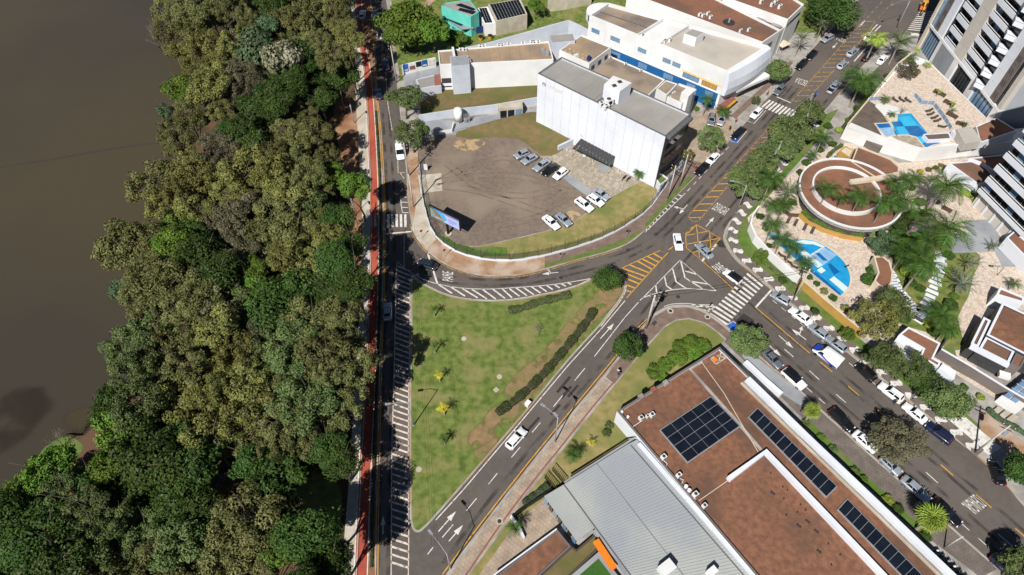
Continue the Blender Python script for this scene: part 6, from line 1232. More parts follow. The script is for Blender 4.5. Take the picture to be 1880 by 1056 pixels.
# ---- single trees
ST = [
    ('street_tree', 'dark round-crowned tree on the tip of the grass island beside the yellow hatching', (1114, 511), 3.3, 3.6, 'dense', 'dark', 0, 1.0),
    ('street_tree', 'dark green tree on the pavement beside the diagonal street lamp poles', (1152, 637), 3.7, 4.0, 'broad', 'dark', 1, 1.0),
    ('street_tree', 'olive green tree beside the blue parking bay near the brown roof corner', (1378, 626), 3.5, 4.2, 'broad', 'moss', 2, 1.0),
    ('street_tree', 'large grey-green tree over the left street beside the tank yard', (742, 181), 5.2, 6, 'fine', 'moss', 3, 0.9),
    ('street_tree', 'grey-green tree at the top left corner of the gravel lot', (756, 246), 4.6, 5.5, 'fine', 'moss', 4, 0.9),
    ('spreading_tree', 'huge bright green spreading tree above the sign board wall', (750, 46), 10.0, 7, 'broad', 'bright', 0, 0.8),
    ('spreading_tree', 'second bright green spreading tree behind the sign board wall, on the right', (796, 60), 6.0, 6, 'broad', 'bright', 1, 0.8),
    ('garden_tree', 'low lime green tree left of the yellow bins below the turquoise house', (838, 70), 3.2, 2.6, 'broad', 'bright', 2, 0.8),
    ('garden_tree', 'small leafy tree beside the solar house at the top', (984, 12), 3.0, 4.0, 'fine', 'bright', 1, 1.0),
    ('spreading_tree', 'very large deep green spreading tree over the upper avenue', (1527, 24), 8.0, 7, 'dense', 'dark', 1, 0.7),
    ('street_tree', 'green tree on the pavement in front of the white and blue building', (1428, 130), 4.0, 4.5, 'broad', 'moss', 0, 1.0),
    ('street_tree', 'olive tree beside the grey-roofed building, next to the white parked car', (1305, 255), 3.4, 4.0, 'fine', 'moss', 5, 1.0),
    ('avenue_tree', 'topmost avenue tree beside the upper zebra crossing', (1486, 207), 4.6, 5, 'broad', 'moss', 1, 0.9),
    ('avenue_tree', 'second avenue tree down from the upper zebra crossing', (1456, 242), 5.2, 5, 'broad', 'moss', 2, 0.9),
    ('avenue_tree', 'third avenue tree down from the upper zebra crossing', (1430, 272), 5.0, 5, 'fine', 'moss', 3, 0.9),
    ('avenue_tree', 'fourth avenue tree down, beside the double street lamp', (1402, 300), 4.8, 5, 'broad', 'moss', 4, 0.9),
    ('avenue_tree', 'lowest avenue tree of the row, above the yellow box junction', (1374, 336), 4.6, 5, 'broad', 'moss', 5, 0.9),
    ('resort_tree', 'grey-green bushy tree left of the lens-shaped pool bar', (1619, 448), 3.4, 3.0, 'fine', 'blue', 0, 0.9),
    ('resort_tree', 'grey-green leafy tree above the gatehouse roof, higher of the pair', (1641, 560), 4.2, 4, 'fine', 'moss', 1, 0.9),
    ('resort_tree', 'olive tree with yellow leaves left of the gatehouse roof', (1606, 588), 4.4, 4, 'fine', 'yellow', 2, 0.9),
    ('street_tree', 'grey-green tree over parked cars in front of the gatehouse', (1622, 660), 4.2, 4.5, 'fine', 'moss', 3, 0.9),
    ('street_tree', 'grey-green tree in front of the white gatehouse annex, second along the avenue', (1664, 672), 4.0, 4.5, 'fine', 'moss', 4, 0.9),
    ('street_tree', 'dark leafy tree third along the avenue below the gatehouse', (1702, 700), 3.4, 4.0, 'broad', 'dark', 5, 0.9),
    ('street_tree', 'broad green tree over the two parked white cars', (1742, 736), 4.6, 4.5, 'broad', 'moss', 6, 0.9),
    ('street_tree', 'thin brown-olive tree spreading over the avenue and parked silver car', (1648, 812), 5.0, 5, 'fine', 'grey', 7, 0.8),
    ('street_tree', 'dark tree above the black car at the right edge', (1872, 862), 3.6, 4.5, 'broad', 'dark', 1, 1.0),
    ('street_tree', 'green tree in the bottom right corner of the avenue', (1872, 1040), 3.4, 4.5, 'broad', 'moss', 8, 1.0),
    ('street_tree', 'slim bright tree on the mosaic pavement beside the white resort wall', (1396, 474), 1.9, 2.6, 'fine', 'bright', 9, 1.2),
    ('sapling', 'small palm-like sapling on the mosaic pavement by the stop line', (1437, 515), 0.9, 1.6, 'coarse', 'dark', 0, 1.0),
    ('sapling', 'dark sapling on the mosaic pavement below the utility pole', (1497, 572), 0.9, 1.8, 'coarse', 'dark', 1, 1.0),
    ('sapling', 'bushy green sapling on the mosaic pavement beside the silver hatchbacks', (1556, 615), 1.5, 2.0, 'fine', 'bright', 2, 1.0),
    ('garden_tree', 'small round tree on the pavement beside the upper zebra crossing', (1388, 184), 1.3, 2.0, 'fine', 'moss', 4, 1.0),
    ('garden_tree', 'yellow-green shrub tree in front of the glass fence by the panelled building', (1262, 285), 1.8, 2.0, 'fine', 'yellow', 4, 1.0),
    ('garden_tree', 'dark leafy tree in the resort garden beside the tall palm trunk', (1655, 410), 2.6, 2.6, 'broad', 'dark', 3, 0.9),
    ('garden_tree', 'lime shrub tree beneath the pavilion palms', (1672, 398), 1.9, 2.0, 'broad', 'bright', 4, 0.9),
    ('garden_tree', 'brown-green bushy tree beside the slatted pergola at the first tower', (1668, 128), 2.8, ZP + 2.2, 'fine', 'grey', 5, 0.9),
]
for nm, lab, q, r_, h_, k_, c_, sd_, sq_ in ST:
    tree(nm, lab, 'tree', q, r_, h_, k_, c_, sd_, 'street and garden trees', PZ if q[0] != 1668 else ZP, sq_)
tag(tree('bare_shrub', 'pale leafless shrub on the grass island lawn', 'shrub', (990, 606), 2.0, 1.4, 'bare', 'grey', 1, None, PZ), 'pale leafless shrub on the grass island lawn', 'shrub')
# ---- shrubs
SHR = [((1200, 683), 1.6, 'bright', 'bright broad-leaved shrub at the left end of the bed by the brown roof'), ((1222, 670), 1.8, 'bright', 'bright broad-leaved shrub second from the left by the brown roof'), ((1244, 657), 1.9, 'bright', 'bright broad-leaved shrub third from the left by the brown roof'), ((1250, 640), 1.9, 'bright', 'bright broad-leaved shrub bulging out above the bed by the brown roof'), ((1268, 632), 1.9, 'bright', 'bright broad-leaved shrub topmost in the bed by the brown roof'), ((1274, 648), 1.8, 'bright', 'bright broad-leaved shrub close to the roof edge, right of the middle'), ((1290, 634), 1.6, 'bright', 'bright broad-leaved shrub at the right end of the bed by the brown roof'), ((1214, 690), 1.3, 'bright', 'low broad-leaved shrub against the roof edge near the left end'),
    ((1603, 498), 1.6, 'palm', 'dark spiky shrub left of the lens-shaped pool bar, upper one'), ((1596, 514), 1.8, 'palm', 'dark spiky shrub left of the lens-shaped pool bar, lower one'), ((1486, 510), 0.8, 'palm', 'low garden shrub between mustard wall and pool, first from the top'), ((1500, 522), 0.9, 'palm', 'low garden shrub between mustard wall and pool, second from the top'), ((1513, 535), 1.0, 'yellow', 'low olive garden shrub above the mustard wall, third from the top'), ((1529, 549), 1.1, 'palm', 'low garden shrub above the mustard wall, fourth from the top'), ((1552, 566), 1.1, 'yellow', 'low olive garden shrub above the mustard wall, fifth from the top'), ((1570, 580), 1.3, 'palm', 'low garden shrub above the mustard wall, lowest of the row'),
    ((1705, 312), 0.9, 'yellow', 'golden potted shrub leftmost in the row below the podium wall'), ((1718, 308), 0.8, 'yellow', 'golden potted shrub second in the row below the podium wall'), ((1728, 304), 0.8, 'yellow', 'golden potted shrub third in the row below the podium wall'), ((1690, 316), 0.9, 'gold', 'yellow shrub left of the potted row below the podium wall'),
    ((1278, 200), 1.0, 'bright', 'bright shrub at the grey-roofed building corner by the forecourt'), ((1212, 322), 0.9, 'lime', 'lime shrub inside the white corner planter'), ((1222, 320), 0.7, 'bright', 'green shrub at the far side of the white corner planter'), ((1505, 275), 1.2, 'palm', 'leafy shrub under the avenue palms above the round pavilion'), ((1690, 530), 1.2, 'palm', 'round green shrub beside the white garden path'), ((1114, 795), 1.0, 'moss', 'narrow hedge shrub against the white end wall of the brown building'), ((1118, 782), 0.9, 'moss', 'upper hedge shrub against the white end wall of the brown building'),
    ((1480, 778), 0.9, 'moss', 'verge shrub beside the long parapet, first below the fan palm'), ((1506, 803), 0.9, 'bright', 'verge shrub beside the long parapet, second below the fan palm'), ((1528, 826), 1.0, 'moss', 'verge shrub beside the long parapet, third below the fan palm'), ((1570, 866), 1.0, 'moss', 'verge shrub beside the long parapet, fourth below the fan palm'), ((1585, 880), 0.9, 'bright', 'verge shrub beside the long parapet, fifth below the fan palm'), ((1630, 918), 1.1, 'lime', 'lime verge shrub beside the long parapet'), ((1650, 935), 1.1, 'palm', 'dark verge shrub beside the long parapet near the large fan palm'), ((1700, 985), 1.0, 'palm', 'dark verge shrub below the large fan palm')]
for i, (q, r_, c_, lab) in enumerate(SHR):
    p = G(q, r_ * 0.5); t = thing('shrub', lab, 'shrub', (p.x, p.y, PZ), i, 'garden shrubs')
    inst('foliage', CROWN['coarse' if c_ in ('bright', 'palm', 'lime') and i < 10 else 'broad'][i % 2], LEAF[c_], t, (0, 0, r_ * 0.45), (0, 0, i * 1.3), (r_, r_, r_ * 0.8)); inst('stem', TRUNK[i % 3], m_bark, t, (0, 0, 0), (0, 0, 0), (r_ * 0.6, r_ * 0.6, r_ * 0.5))
RES = [(1395, 398, 1.2), (1405, 420, 1.0), (1412, 452, .9), (1455, 372, 1.3), (1470, 318, 1.2), (1480, 300, 1.3), (1466, 345, 1.1), (1490, 402, .9), (1558, 425, 1.3), (1590, 412, 1.2), (1605, 425, 1.6), (1630, 415, 1.8), (1648, 430, 2.0), (1664, 445, 1.9), (1684, 440, 1.7), (1676, 470, 2.0), (1664, 500, 1.7), (1672, 520, 1.4), (1690, 505, 1.3), (1742, 470, 1.5), (1752, 545, 1.2), (1745, 560, 1.6), (1720, 565, 1.5), (1706, 595, 1.5), (1718, 610, 1.7), (1745, 610, 1.4), (1660, 585, 1.4), (1625, 600, 1.5), (1640, 345, 1.3), (1655, 352, 1.4), (1672, 345, 1.2), (1690, 372, 1.5), (1700, 392, 1.3), (1720, 372, .9), (1760, 340, 1.4), (1775, 350, 1.2), (1590, 300, .8), (1540, 240, 1.2), (1528, 265, 1.3), (1520, 232, 1.4), (1560, 222, 1.3), (1574, 200, 1.3), (1590, 182, 1.2), (1630, 140, 1.2), (1700, 640, 1.2), (1735, 700, 1.0), (1770, 712, .9), (1800, 730, .9)]
rw = sorted(RES, key=lambda q: q[1])
for i, (x, y, r_) in enumerate(rw):
    c_ = ('palm', 'bright', 'dark', 'moss', 'palm', 'lime', 'dark')[i % 7]; p = G((x, y), r_ * .5); t = thing('garden_shrub', '%s %s shrub from the top in the resort gardens' % (ORD[i] if i < 39 else 'forty-' + ORD[i - 39], {'palm': 'dark spiky', 'bright': 'bright leafy', 'dark': 'dark leafy', 'moss': 'green bushy', 'lime': 'lime green'}[c_]), 'shrub', (p.x, p.y, PZ), i, 'resort garden shrubs')
    inst('foliage', CROWN['coarse' if i % 2 else 'broad'][i % 2], LEAF[c_], t, (0, 0, r_ * .5), (0, 0, i * 1.7), (r_, r_ * .85, r_ * .85)); inst('stem', TRUNK[i % 3], m_bark, t, (0, 0, 0), (0, 0, 0), (r_ * .6, r_ * .6, r_ * .5))
# ---- hedges
def hedge(label, pts, w, h, col, n, z=PZ, cat='hedge', size=0.09):
    P = spl(GL(pts, z), 6); g = np.random.default_rng(len(pts) * 31 + n); L = np.array([tuple(p) for p in P]); sg = np.linalg.norm(np.diff(L, axis=0), axis=1); cum = np.concatenate([[0], np.cumsum(sg)])
    t = g.uniform(0, cum[-1], n); i = np.clip(np.searchsorted(cum, t) - 1, 0, len(sg) - 1); f = ((t - cum[i]) / sg[i])[:, None]; c = L[i] * (1 - f) + L[i + 1] * f; d = (L[i + 1] - L[i]) / sg[i][:, None]; nn = np.stack([-d[:, 1], d[:, 0], 0 * d[:, 0]], 1)
    a = g.uniform(-0.15, np.pi + 0.15, n); wob = 1 + 0.16 * np.sin(t * 1.7) + 0.1 * np.sin(t * 4.1)
    off = nn * (np.cos(a) * w / 2 * wob)[:, None]; p = c + off; p[:, 2] += np.maximum(0.05, np.sin(a) ** 0.7 if False else np.abs(np.sin(a)) ** 0.6 * h * wob) * g.uniform(0.8, 1.08, n)
    nr = unit(nn * np.cos(a)[:, None] + np.array([0, 0, 1]) * np.abs(np.sin(a))[:, None] + g.normal(size=(n, 3)) * 0.5)
    o = P[0]; p -= np.array(tuple(o)); me = leaf_mesh('hedge', p, nr, g.uniform(0.6, 1.3, n) * size, g.random(n)); me.materials.append(LEAF[col])
    ho = thing('hedge', label, cat, tuple(o)); x = bpy.data.objects.new('foliage', me); COL.objects.link(x); x.parent = ho
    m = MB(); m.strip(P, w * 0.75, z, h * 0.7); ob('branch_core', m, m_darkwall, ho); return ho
hedge('long dark clipped hedge crossing the grass island along the diagonal street', [(1090, 570), (1078, 590), (1045, 632), (1000, 685), (955, 728), (912, 760)], 1.55, 0.75, 'hedge', 9000)
hedge('short ragged hedge near the curve of the grass island', [(934, 572), (958, 567), (990, 556), (1020, 549), (1046, 542)], 1.5, 0.8, 'moss', 5000)
hedge('curved green hedge on the mustard garden wall below the round pavilion', [(1470, 395), (1490, 410), (1520, 424), (1555, 433), (1582, 437)], 1.4, 1.5, 'bright', 5500)
hedge('curved lime hedge beside the second tower', [(1762, 352), (1778, 360), (1792, 372), (1802, 386)], 1.3, 0.9, 'lime', 3000)
hedge('hedge along the outside of the white resort wall', [(1398, 478), (1420, 497), (1445, 517), (1462, 530)], 0.9, 0.7, 'moss', 3000)
hedge('small grey-green hedge in front of the black garden wall', [(962, 928), (980, 912), (1005, 893)], 1.2, 0.8, 'blue', 2500)
hedge('bright hedge behind the palms on the podium side', [(1547, 240), (1572, 208), (1600, 175)], 1.2, 1.6, 'bright', 4500)
hedge('hedge along the timber fence above the mustard hut', [(1545, 268), (1530, 278), (1518, 290)], 0.8, 0.8, 'moss', 1500)
hedge('pale green hedge strip beside the garage hatch', [(1812, 752), (1830, 768), (1860, 785), (1885, 800)], 0.9, 0.7, 'blue', 2500)
hedge('straggly low planting strip between cycle lane and street', [(690, 205), (694, 270), (698, 350), (699, 470), (694, 650), (689, 780), (686, 892), (682, 1042)], 0.5, 0.35, 'dark', 9000)
# ---- palms
def frond_mesh(seed, droop=0.9, w=0.33, n=20):
    g = random.Random(seed); m = MB(); pts = []
    for k in range(n + 1):
        t = k / n; pts.append(Vector((t * (1 - 0.22 * droop * t * t), 0, 0.42 * t - 0.75 * droop * t * t)))
    m.loft([[p + Vector((0, -0.02, 0)) for p in pts], [p + Vector((0, 0.012, 0.01)) for p in pts]])
    for k in range(2, n + 1):
        t = k / n; l = w * (math.sin(math.pi * min(1, t * 0.9 + 0.08)) ** 0.6) * g.uniform(0.85, 1.15); p = pts[k]; q = pts[k - 1]
        for s in (-1, 1):
            e = p + Vector((0.10 + 0.05 * t, s * l, -0.06 - l * 0.25)); mid = p.lerp(q, 0.55)
            m.poly([p, mid, mid.lerp(e, 0.6) + Vector((0, 0, 0.015)), e])
    me = m.mesh('frond'); a = me.attributes.new('tint', 'FLOAT', 'FACE'); a.data.foreach_set('value', [g.random() for _ in me.polygons]); return me
def fan_mesh(seed, n=14):
    g = random.Random(seed); m = MB(); m.loft([[(0, -0.012, 0), (0, 0.012, 0)], [(0.5, -0.012, 0.08), (0.5, 0.012, 0.08)]])
    for k in range(n):
        a = math.pi * (-0.8 + 1.6 * (k + 0.5) / n); b = 0.085; c = Vector((0.48, 0, 0.08)); r = 0.5 * g.uniform(0.85, 1.1)
        m.poly([c, c + Vector((math.cos(a - b) * r * 0.6, math.sin(a - b) * r * 0.6, 0.03)), c + Vector((math.cos(a) * r, math.sin(a) * r, -0.1)), c + Vector((math.cos(a + b) * r * 0.6, math.sin(a + b) * r * 0.6, 0.03))])
    me = m.mesh('frond'); a = me.attributes.new('tint', 'FLOAT', 'FACE'); a.data.foreach_set('value', [g.random() for _ in me.polygons]); return me
FROND = [frond_mesh(k, 0.85 + 0.1 * k) for k in range(4)]; STIFF = [frond_mesh(9 + k, 0.45, 0.16, 18) for k in range(2)]; FAN = [fan_mesh(k) for k in range(3)]
def ptrunk(): 
    m = MB(); m.tube([(0, 0, 0), (0.01, 0, 0.25), (0, 0.01, 0.5), (0.01, 0, 0.75), (0, 0, 1)], [1.35, 1.0, 0.95, 0.85, 0.7], 9); return m.mesh('trunk', smooth=True)
PTR = ptrunk()
def palm(label, px, h, L, col='palm', n=15, kind='feather', z=PZ, tr=0.16, group='palms', name='palm_tree', seed=0):
    q = G(px, z + h); g = random.Random(seed + int(px[0])); t = thing(name, label, 'palm', (q.x, q.y, z), 0, group)
    inst('trunk', PTR, m_barkpale, t, (0, 0, 0), (0, 0, 0), (tr, tr, h))
    if kind == 'feather': inst('crown_shaft', PTR, LEAF['palm'], t, (0, 0, h * 0.93), (0, 0, 0), (tr * 0.8, tr * 0.8, min(1.2, h * 0.12)))
    set_ = {'feather': FROND, 'stiff': STIFF, 'fan': FAN}[kind]
    for k in range(n):
        a = k * 2.39996 + g.uniform(-.2, .2); tier = k / n; pit = (0.85 - 1.15 * tier) if kind != 'fan' else (1.25 - 1.6 * tier)
        s = L * g.uniform(0.85, 1.1) * (0.75 + 0.3 * math.sin(math.pi * min(1, tier + 0.2)))
        inst('frond', set_[k % len(set_)], LEAF[col], t, (0, 0, h), (g.uniform(-.25, .25), -pit, a), (s, s, s))
    return t
PL = [
    ('tall royal palm with long drooping fronds beside the lime hedge of the second tower', (1737, 342), 9.5, 3.9, 'palm', 16), ('largest royal palm between the white path and the grey court', (1739, 420), 9.5, 4.3, 'palm', 17), ('royal palm over the dark shrubs left of the white path', (1697, 483), 8.5, 3.9, 'palm', 16),
    ('slim palm in front of the round pavilion, leftmost of the row', (1521, 347), 8.4, 2.5, 'palm', 13), ('young slim palm second from the left in front of the round pavilion', (1547, 364), 7.6, 1.6, 'palm', 10), ('slim palm third from the left in front of the round pavilion', (1581, 360), 9.2, 2.7, 'palm', 13), ('slim palm fourth from the left in front of the round pavilion', (1627, 372), 9.6, 3.0, 'palm', 14), ('slim palm at the right end of the pavilion row', (1662, 368), 9.2, 2.9, 'palm', 14),
    ('palm behind the round pavilion roof beam', (1643, 336), 6.5, 2.5, 'palm', 14), ('palm on the paving below the potted shrub row', (1680, 326), 5.5, 2.0, 'palm', 13), ('small silver potted palm on the paving near the tall royal palm', (1713, 328), 1.6, 1.3, 'silver', 12),
    ('dark tall palm above the mosaic pavement by the avenue trees', (1416, 330), 7.5, 2.7, 'palm', 16), ('pale date palm beside the grass strip of the round pavilion', (1448, 350), 4.5, 2.6, 'date', 20), ('palm inside the white resort wall, topmost', (1420, 377), 6.5, 2.2, 'palm', 13), ('palm inside the white resort wall, second from the top', (1420, 412), 6.5, 2.2, 'palm', 13),
    ('palm over the upper end of the half-moon pool', (1435, 440), 4.6, 2.2, 'palm', 13), ('palm beside the half-moon pool, second from the top', (1456, 455), 4.6, 2.2, 'palm', 13), ('palm leaning over the steps of the half-moon pool', (1480, 484), 4.4, 1.9, 'palm', 12),
    ('feathery palm clump right of the avenue trees', (1511, 252), 5.0, 2.4, 'palm', 18), ('feathery low palm below the clump by the avenue trees', (1492, 284), 3.2, 1.6, 'palm', 14),
    ('very large dark palm over the upper avenue beside the podium', (1582, 150), 7.5, 4.6, 'palm', 30), ('big green fan-like palm at the tower corner of the cross street, left one', (1608, 72), 6.5, 3.2, 'lime', 22), ('big grey-green date palm at the tower corner of the cross street', (1652, 78), 6.5, 3.6, 'date', 34), ('palm clump between the date palm and the tower entrance', (1668, 108), 3.5, 2.4, 'palm', 16),
    ('palm left of the upper avenue nearest the large spreading tree', (1510, 44), 5.5, 2.7, 'date', 18), ('palm left of the upper avenue beside the white tent', (1472, 70), 5.5, 2.6, 'date', 16),
    ('silver palm beside the low white wall right of the lawn', (1786, 484), 3.5, 2.2, 'silver', 15), ('broad silver palm on the lawn below the white wall', (1766, 522), 3.0, 2.6, 'silver', 18), ('small potted palm on the edge of the grey court', (1823, 452), 1.6, 1.7, 'date', 14), ('spiky silver plant on the lawn beside the silver palms', (1754, 500), 0.7, 1.0, 'silver', 16), ('dark small palm above the garden kiosk roof', (1862, 521), 2.0, 1.5, 'palm', 12),
    ('palm on the lawn between the royal palms and the pool bar', (1662, 462), 6.0, 2.8, 'palm', 15), ('tall palm behind the white stepping slabs', (1702, 440), 7.5, 3.2, 'palm', 15), ('feathery palm between the pavilion row and the royal palms', (1690, 392), 6.0, 2.6, 'palm', 14), ('palm left of the potted shrubs below the podium', (1665, 332), 5.5, 2.2, 'palm', 13), ('palm beside the corner of the avenue tree row', (1440, 375), 5.5, 2.2, 'palm', 13),
    ('bushy palm clump on the lawn by the clubhouse wing', (1727, 580), 4.5, 2.8, 'palm', 20), ('second bushy palm below the clump by the clubhouse wing', (1738, 604), 4.0, 2.2, 'palm', 16),
    ('palm against the blue wall of the white building', (1298, 182), 5.0, 2.0, 'palm', 14), ('bushy palm behind the two forecourt cars', (1328, 204), 3.0, 2.0, 'palm', 16), ('bushy palm at the foot of the white panelled wall by the motorcycles', (1173, 319), 2.2, 1.6, 'palm', 16),
    ('young green palm on the grass island, topmost of the five', (796, 568), 2.2, 1.0, 'palm', 8), ('young green palm on the grass island, second from the top', (797, 635), 2.3, 1.1, 'palm', 8), ('young golden palm on the grass island, upper golden one', (806, 689), 2.2, 1.0, 'gold', 8), ('young golden palm on the grass island, lower golden one', (814, 750), 2.3, 1.2, 'gold', 8), ('young green palm on the grass island, lowest of the five', (815, 806), 2.0, 1.1, 'palm', 10),
    ('spreading palm beside the metal-roofed hall', (1053, 834), 1.8, 1.7, 'palm', 15), ('small golden palm beside the white end wall', (1085, 812), 1.4, 0.9, 'gold', 7), ('dark palm at the terrace corner by the white wall', (945, 969), 2.6, 1.5, 'palm', 13),
    ('lime potted palm topmost on the podium deck', Q7([(1390, 130)])[0], 1.5, 0.9, 'lime', 10), ('lime potted palm second on the podium deck', Q7([(1580, 300)])[0], 1.5, 0.9, 'lime', 10), ('lime potted palm third on the podium deck', Q7([(1575, 395)])[0], 1.5, 0.9, 'palm', 10), ('small potted palm lowest on the podium deck', Q7([(1750, 585)])[0], 1.2, 0.9, 'palm', 10), ('potted palm in the planter beside the upper pool', Q7([(740, 450)])[0], 1.0, 1.2, 'palm', 12), ('palm beside the planter at the upper pool edge', Q7([(885, 400)])[0], 1.2, 1.1, 'date', 12), ('bushy palm beside the three loungers on the podium', Q7([(650, 240)])[0], 1.5, 1.4, 'palm', 14),
    ('lime bush palm at the tower window, upper', (1684, 92), 1.2, 1.2, 'lime', 12), ('lime bush palm at the tower window, lower', (1704, 118), 1.2, 1.2, 'lime', 12)]
for lab, q, h, L, c, n in PL:
    z = ZP if 'podium' in lab or 'upper pool' in lab or 'tower window' in lab else PZ
    if 'very large dark' in lab: z = PZ
    palm(lab, q, h, L * (1.28 if 1380 < q[0] < 1780 and q[1] > 300 else 1.12), c, int(n * 1.2), 'stiff' if c in ('date', 'silver') else 'feather', z, 0.22 if L > 3 else 0.13, 'palms')
palm('bright round fan palm beside the avenue pavement, smaller of two', (1490, 757), 3.2, 1.9, 'lime', 34, 'fan', PZ, 0.2, 'fan palms', 'fan_palm'); palm('large bright round fan palm beside the parked black car', (1706, 955), 4.2, 2.9, 'lime', 44, 'fan', PZ, 0.24, 'fan palms', 'fan_palm')
# ================================================================ VEHICLES
def car_paint(name, c, rough=0.25, metal=0.0):
    m, N, L, B = nodes(name); B.inputs['Base Color'].default_value = rgba(c); B.inputs['Roughness'].default_value = rough; B.inputs['Metallic'].default_value = metal; B.inputs['Coat Weight'].default_value = 0.6; B.inputs['Coat Roughness'].default_value = 0.06
    g = N.new('ShaderNodeTexCoord'); n = N.new('ShaderNodeTexNoise'); n.inputs['Scale'].default_value = 3; L.new(g.outputs['Object'], n.inputs['Vector']); mr = N.new('ShaderNodeMapRange'); mr.inputs['To Min'].default_value = rough; mr.inputs['To Max'].default_value = rough + 0.2; L.new(n.outputs[0], mr.inputs['Value']); L.new(mr.outputs[0], B.inputs['Roughness']); return m
CP_ = {'white': car_paint('white_car_paint', (0.75, 0.76, 0.77)), 'silver': car_paint('silver_car_paint', (0.36, 0.40, 0.45), 0.3, 0.4), 'grey': car_paint('grey_car_paint', (0.16, 0.18, 0.20), 0.3, 0.4), 'black': car_paint('black_car_paint', (0.008, 0.008, 0.01), 0.15), 'navy': car_paint('dark_blue_car_paint', (0.01, 0.016, 0.05), 0.2), 'teal': car_paint('dark_teal_car_paint', (0.02, 0.035, 0.05), 0.25, 0.3), 'blue': car_paint('blue_van_paint', (0.01, 0.05, 0.4)), 'red': car_paint('red_bike_paint', (0.4, 0.01, 0.015))}
m_tyre = mk('tyre_rubber', (0.012, 0.012, 0.012), rough=0.9); m_rim = mk('alloy_rim', (0.4, 0.41, 0.42), rough=0.35, metal=0.7); m_carglass = mk('car_glass', (0.008, 0.011, 0.015), rough=0.04, spec=0.6); m_lamp = mk('headlamp_glass', (0.75, 0.78, 0.8), rough=0.1); m_tail = mk('tail_lamp', (0.35, 0.01, 0.012), rough=0.2)
CT = {  # length, width, height, belt, roof front, roof rear, belt front, belt rear, hood z, tail z
    'sedan': (4.5, 1.76, 1.46, 0.93, 0.05, -0.24, 0.20, -0.375, 0.80, 0.94), 'hatch': (3.95, 1.72, 1.50, 0.95, 0.06, -0.36, 0.24, -0.475, 0.84, 0.93), 'suv': (4.3, 1.80, 1.66, 1.04, 0.06, -0.38, 0.23, -0.475, 0.96, 1.02), 'pickup': (5.1, 1.82, 1.72, 1.05, 0.08, -0.12, 0.24, -0.17, 1.0, 1.0)}
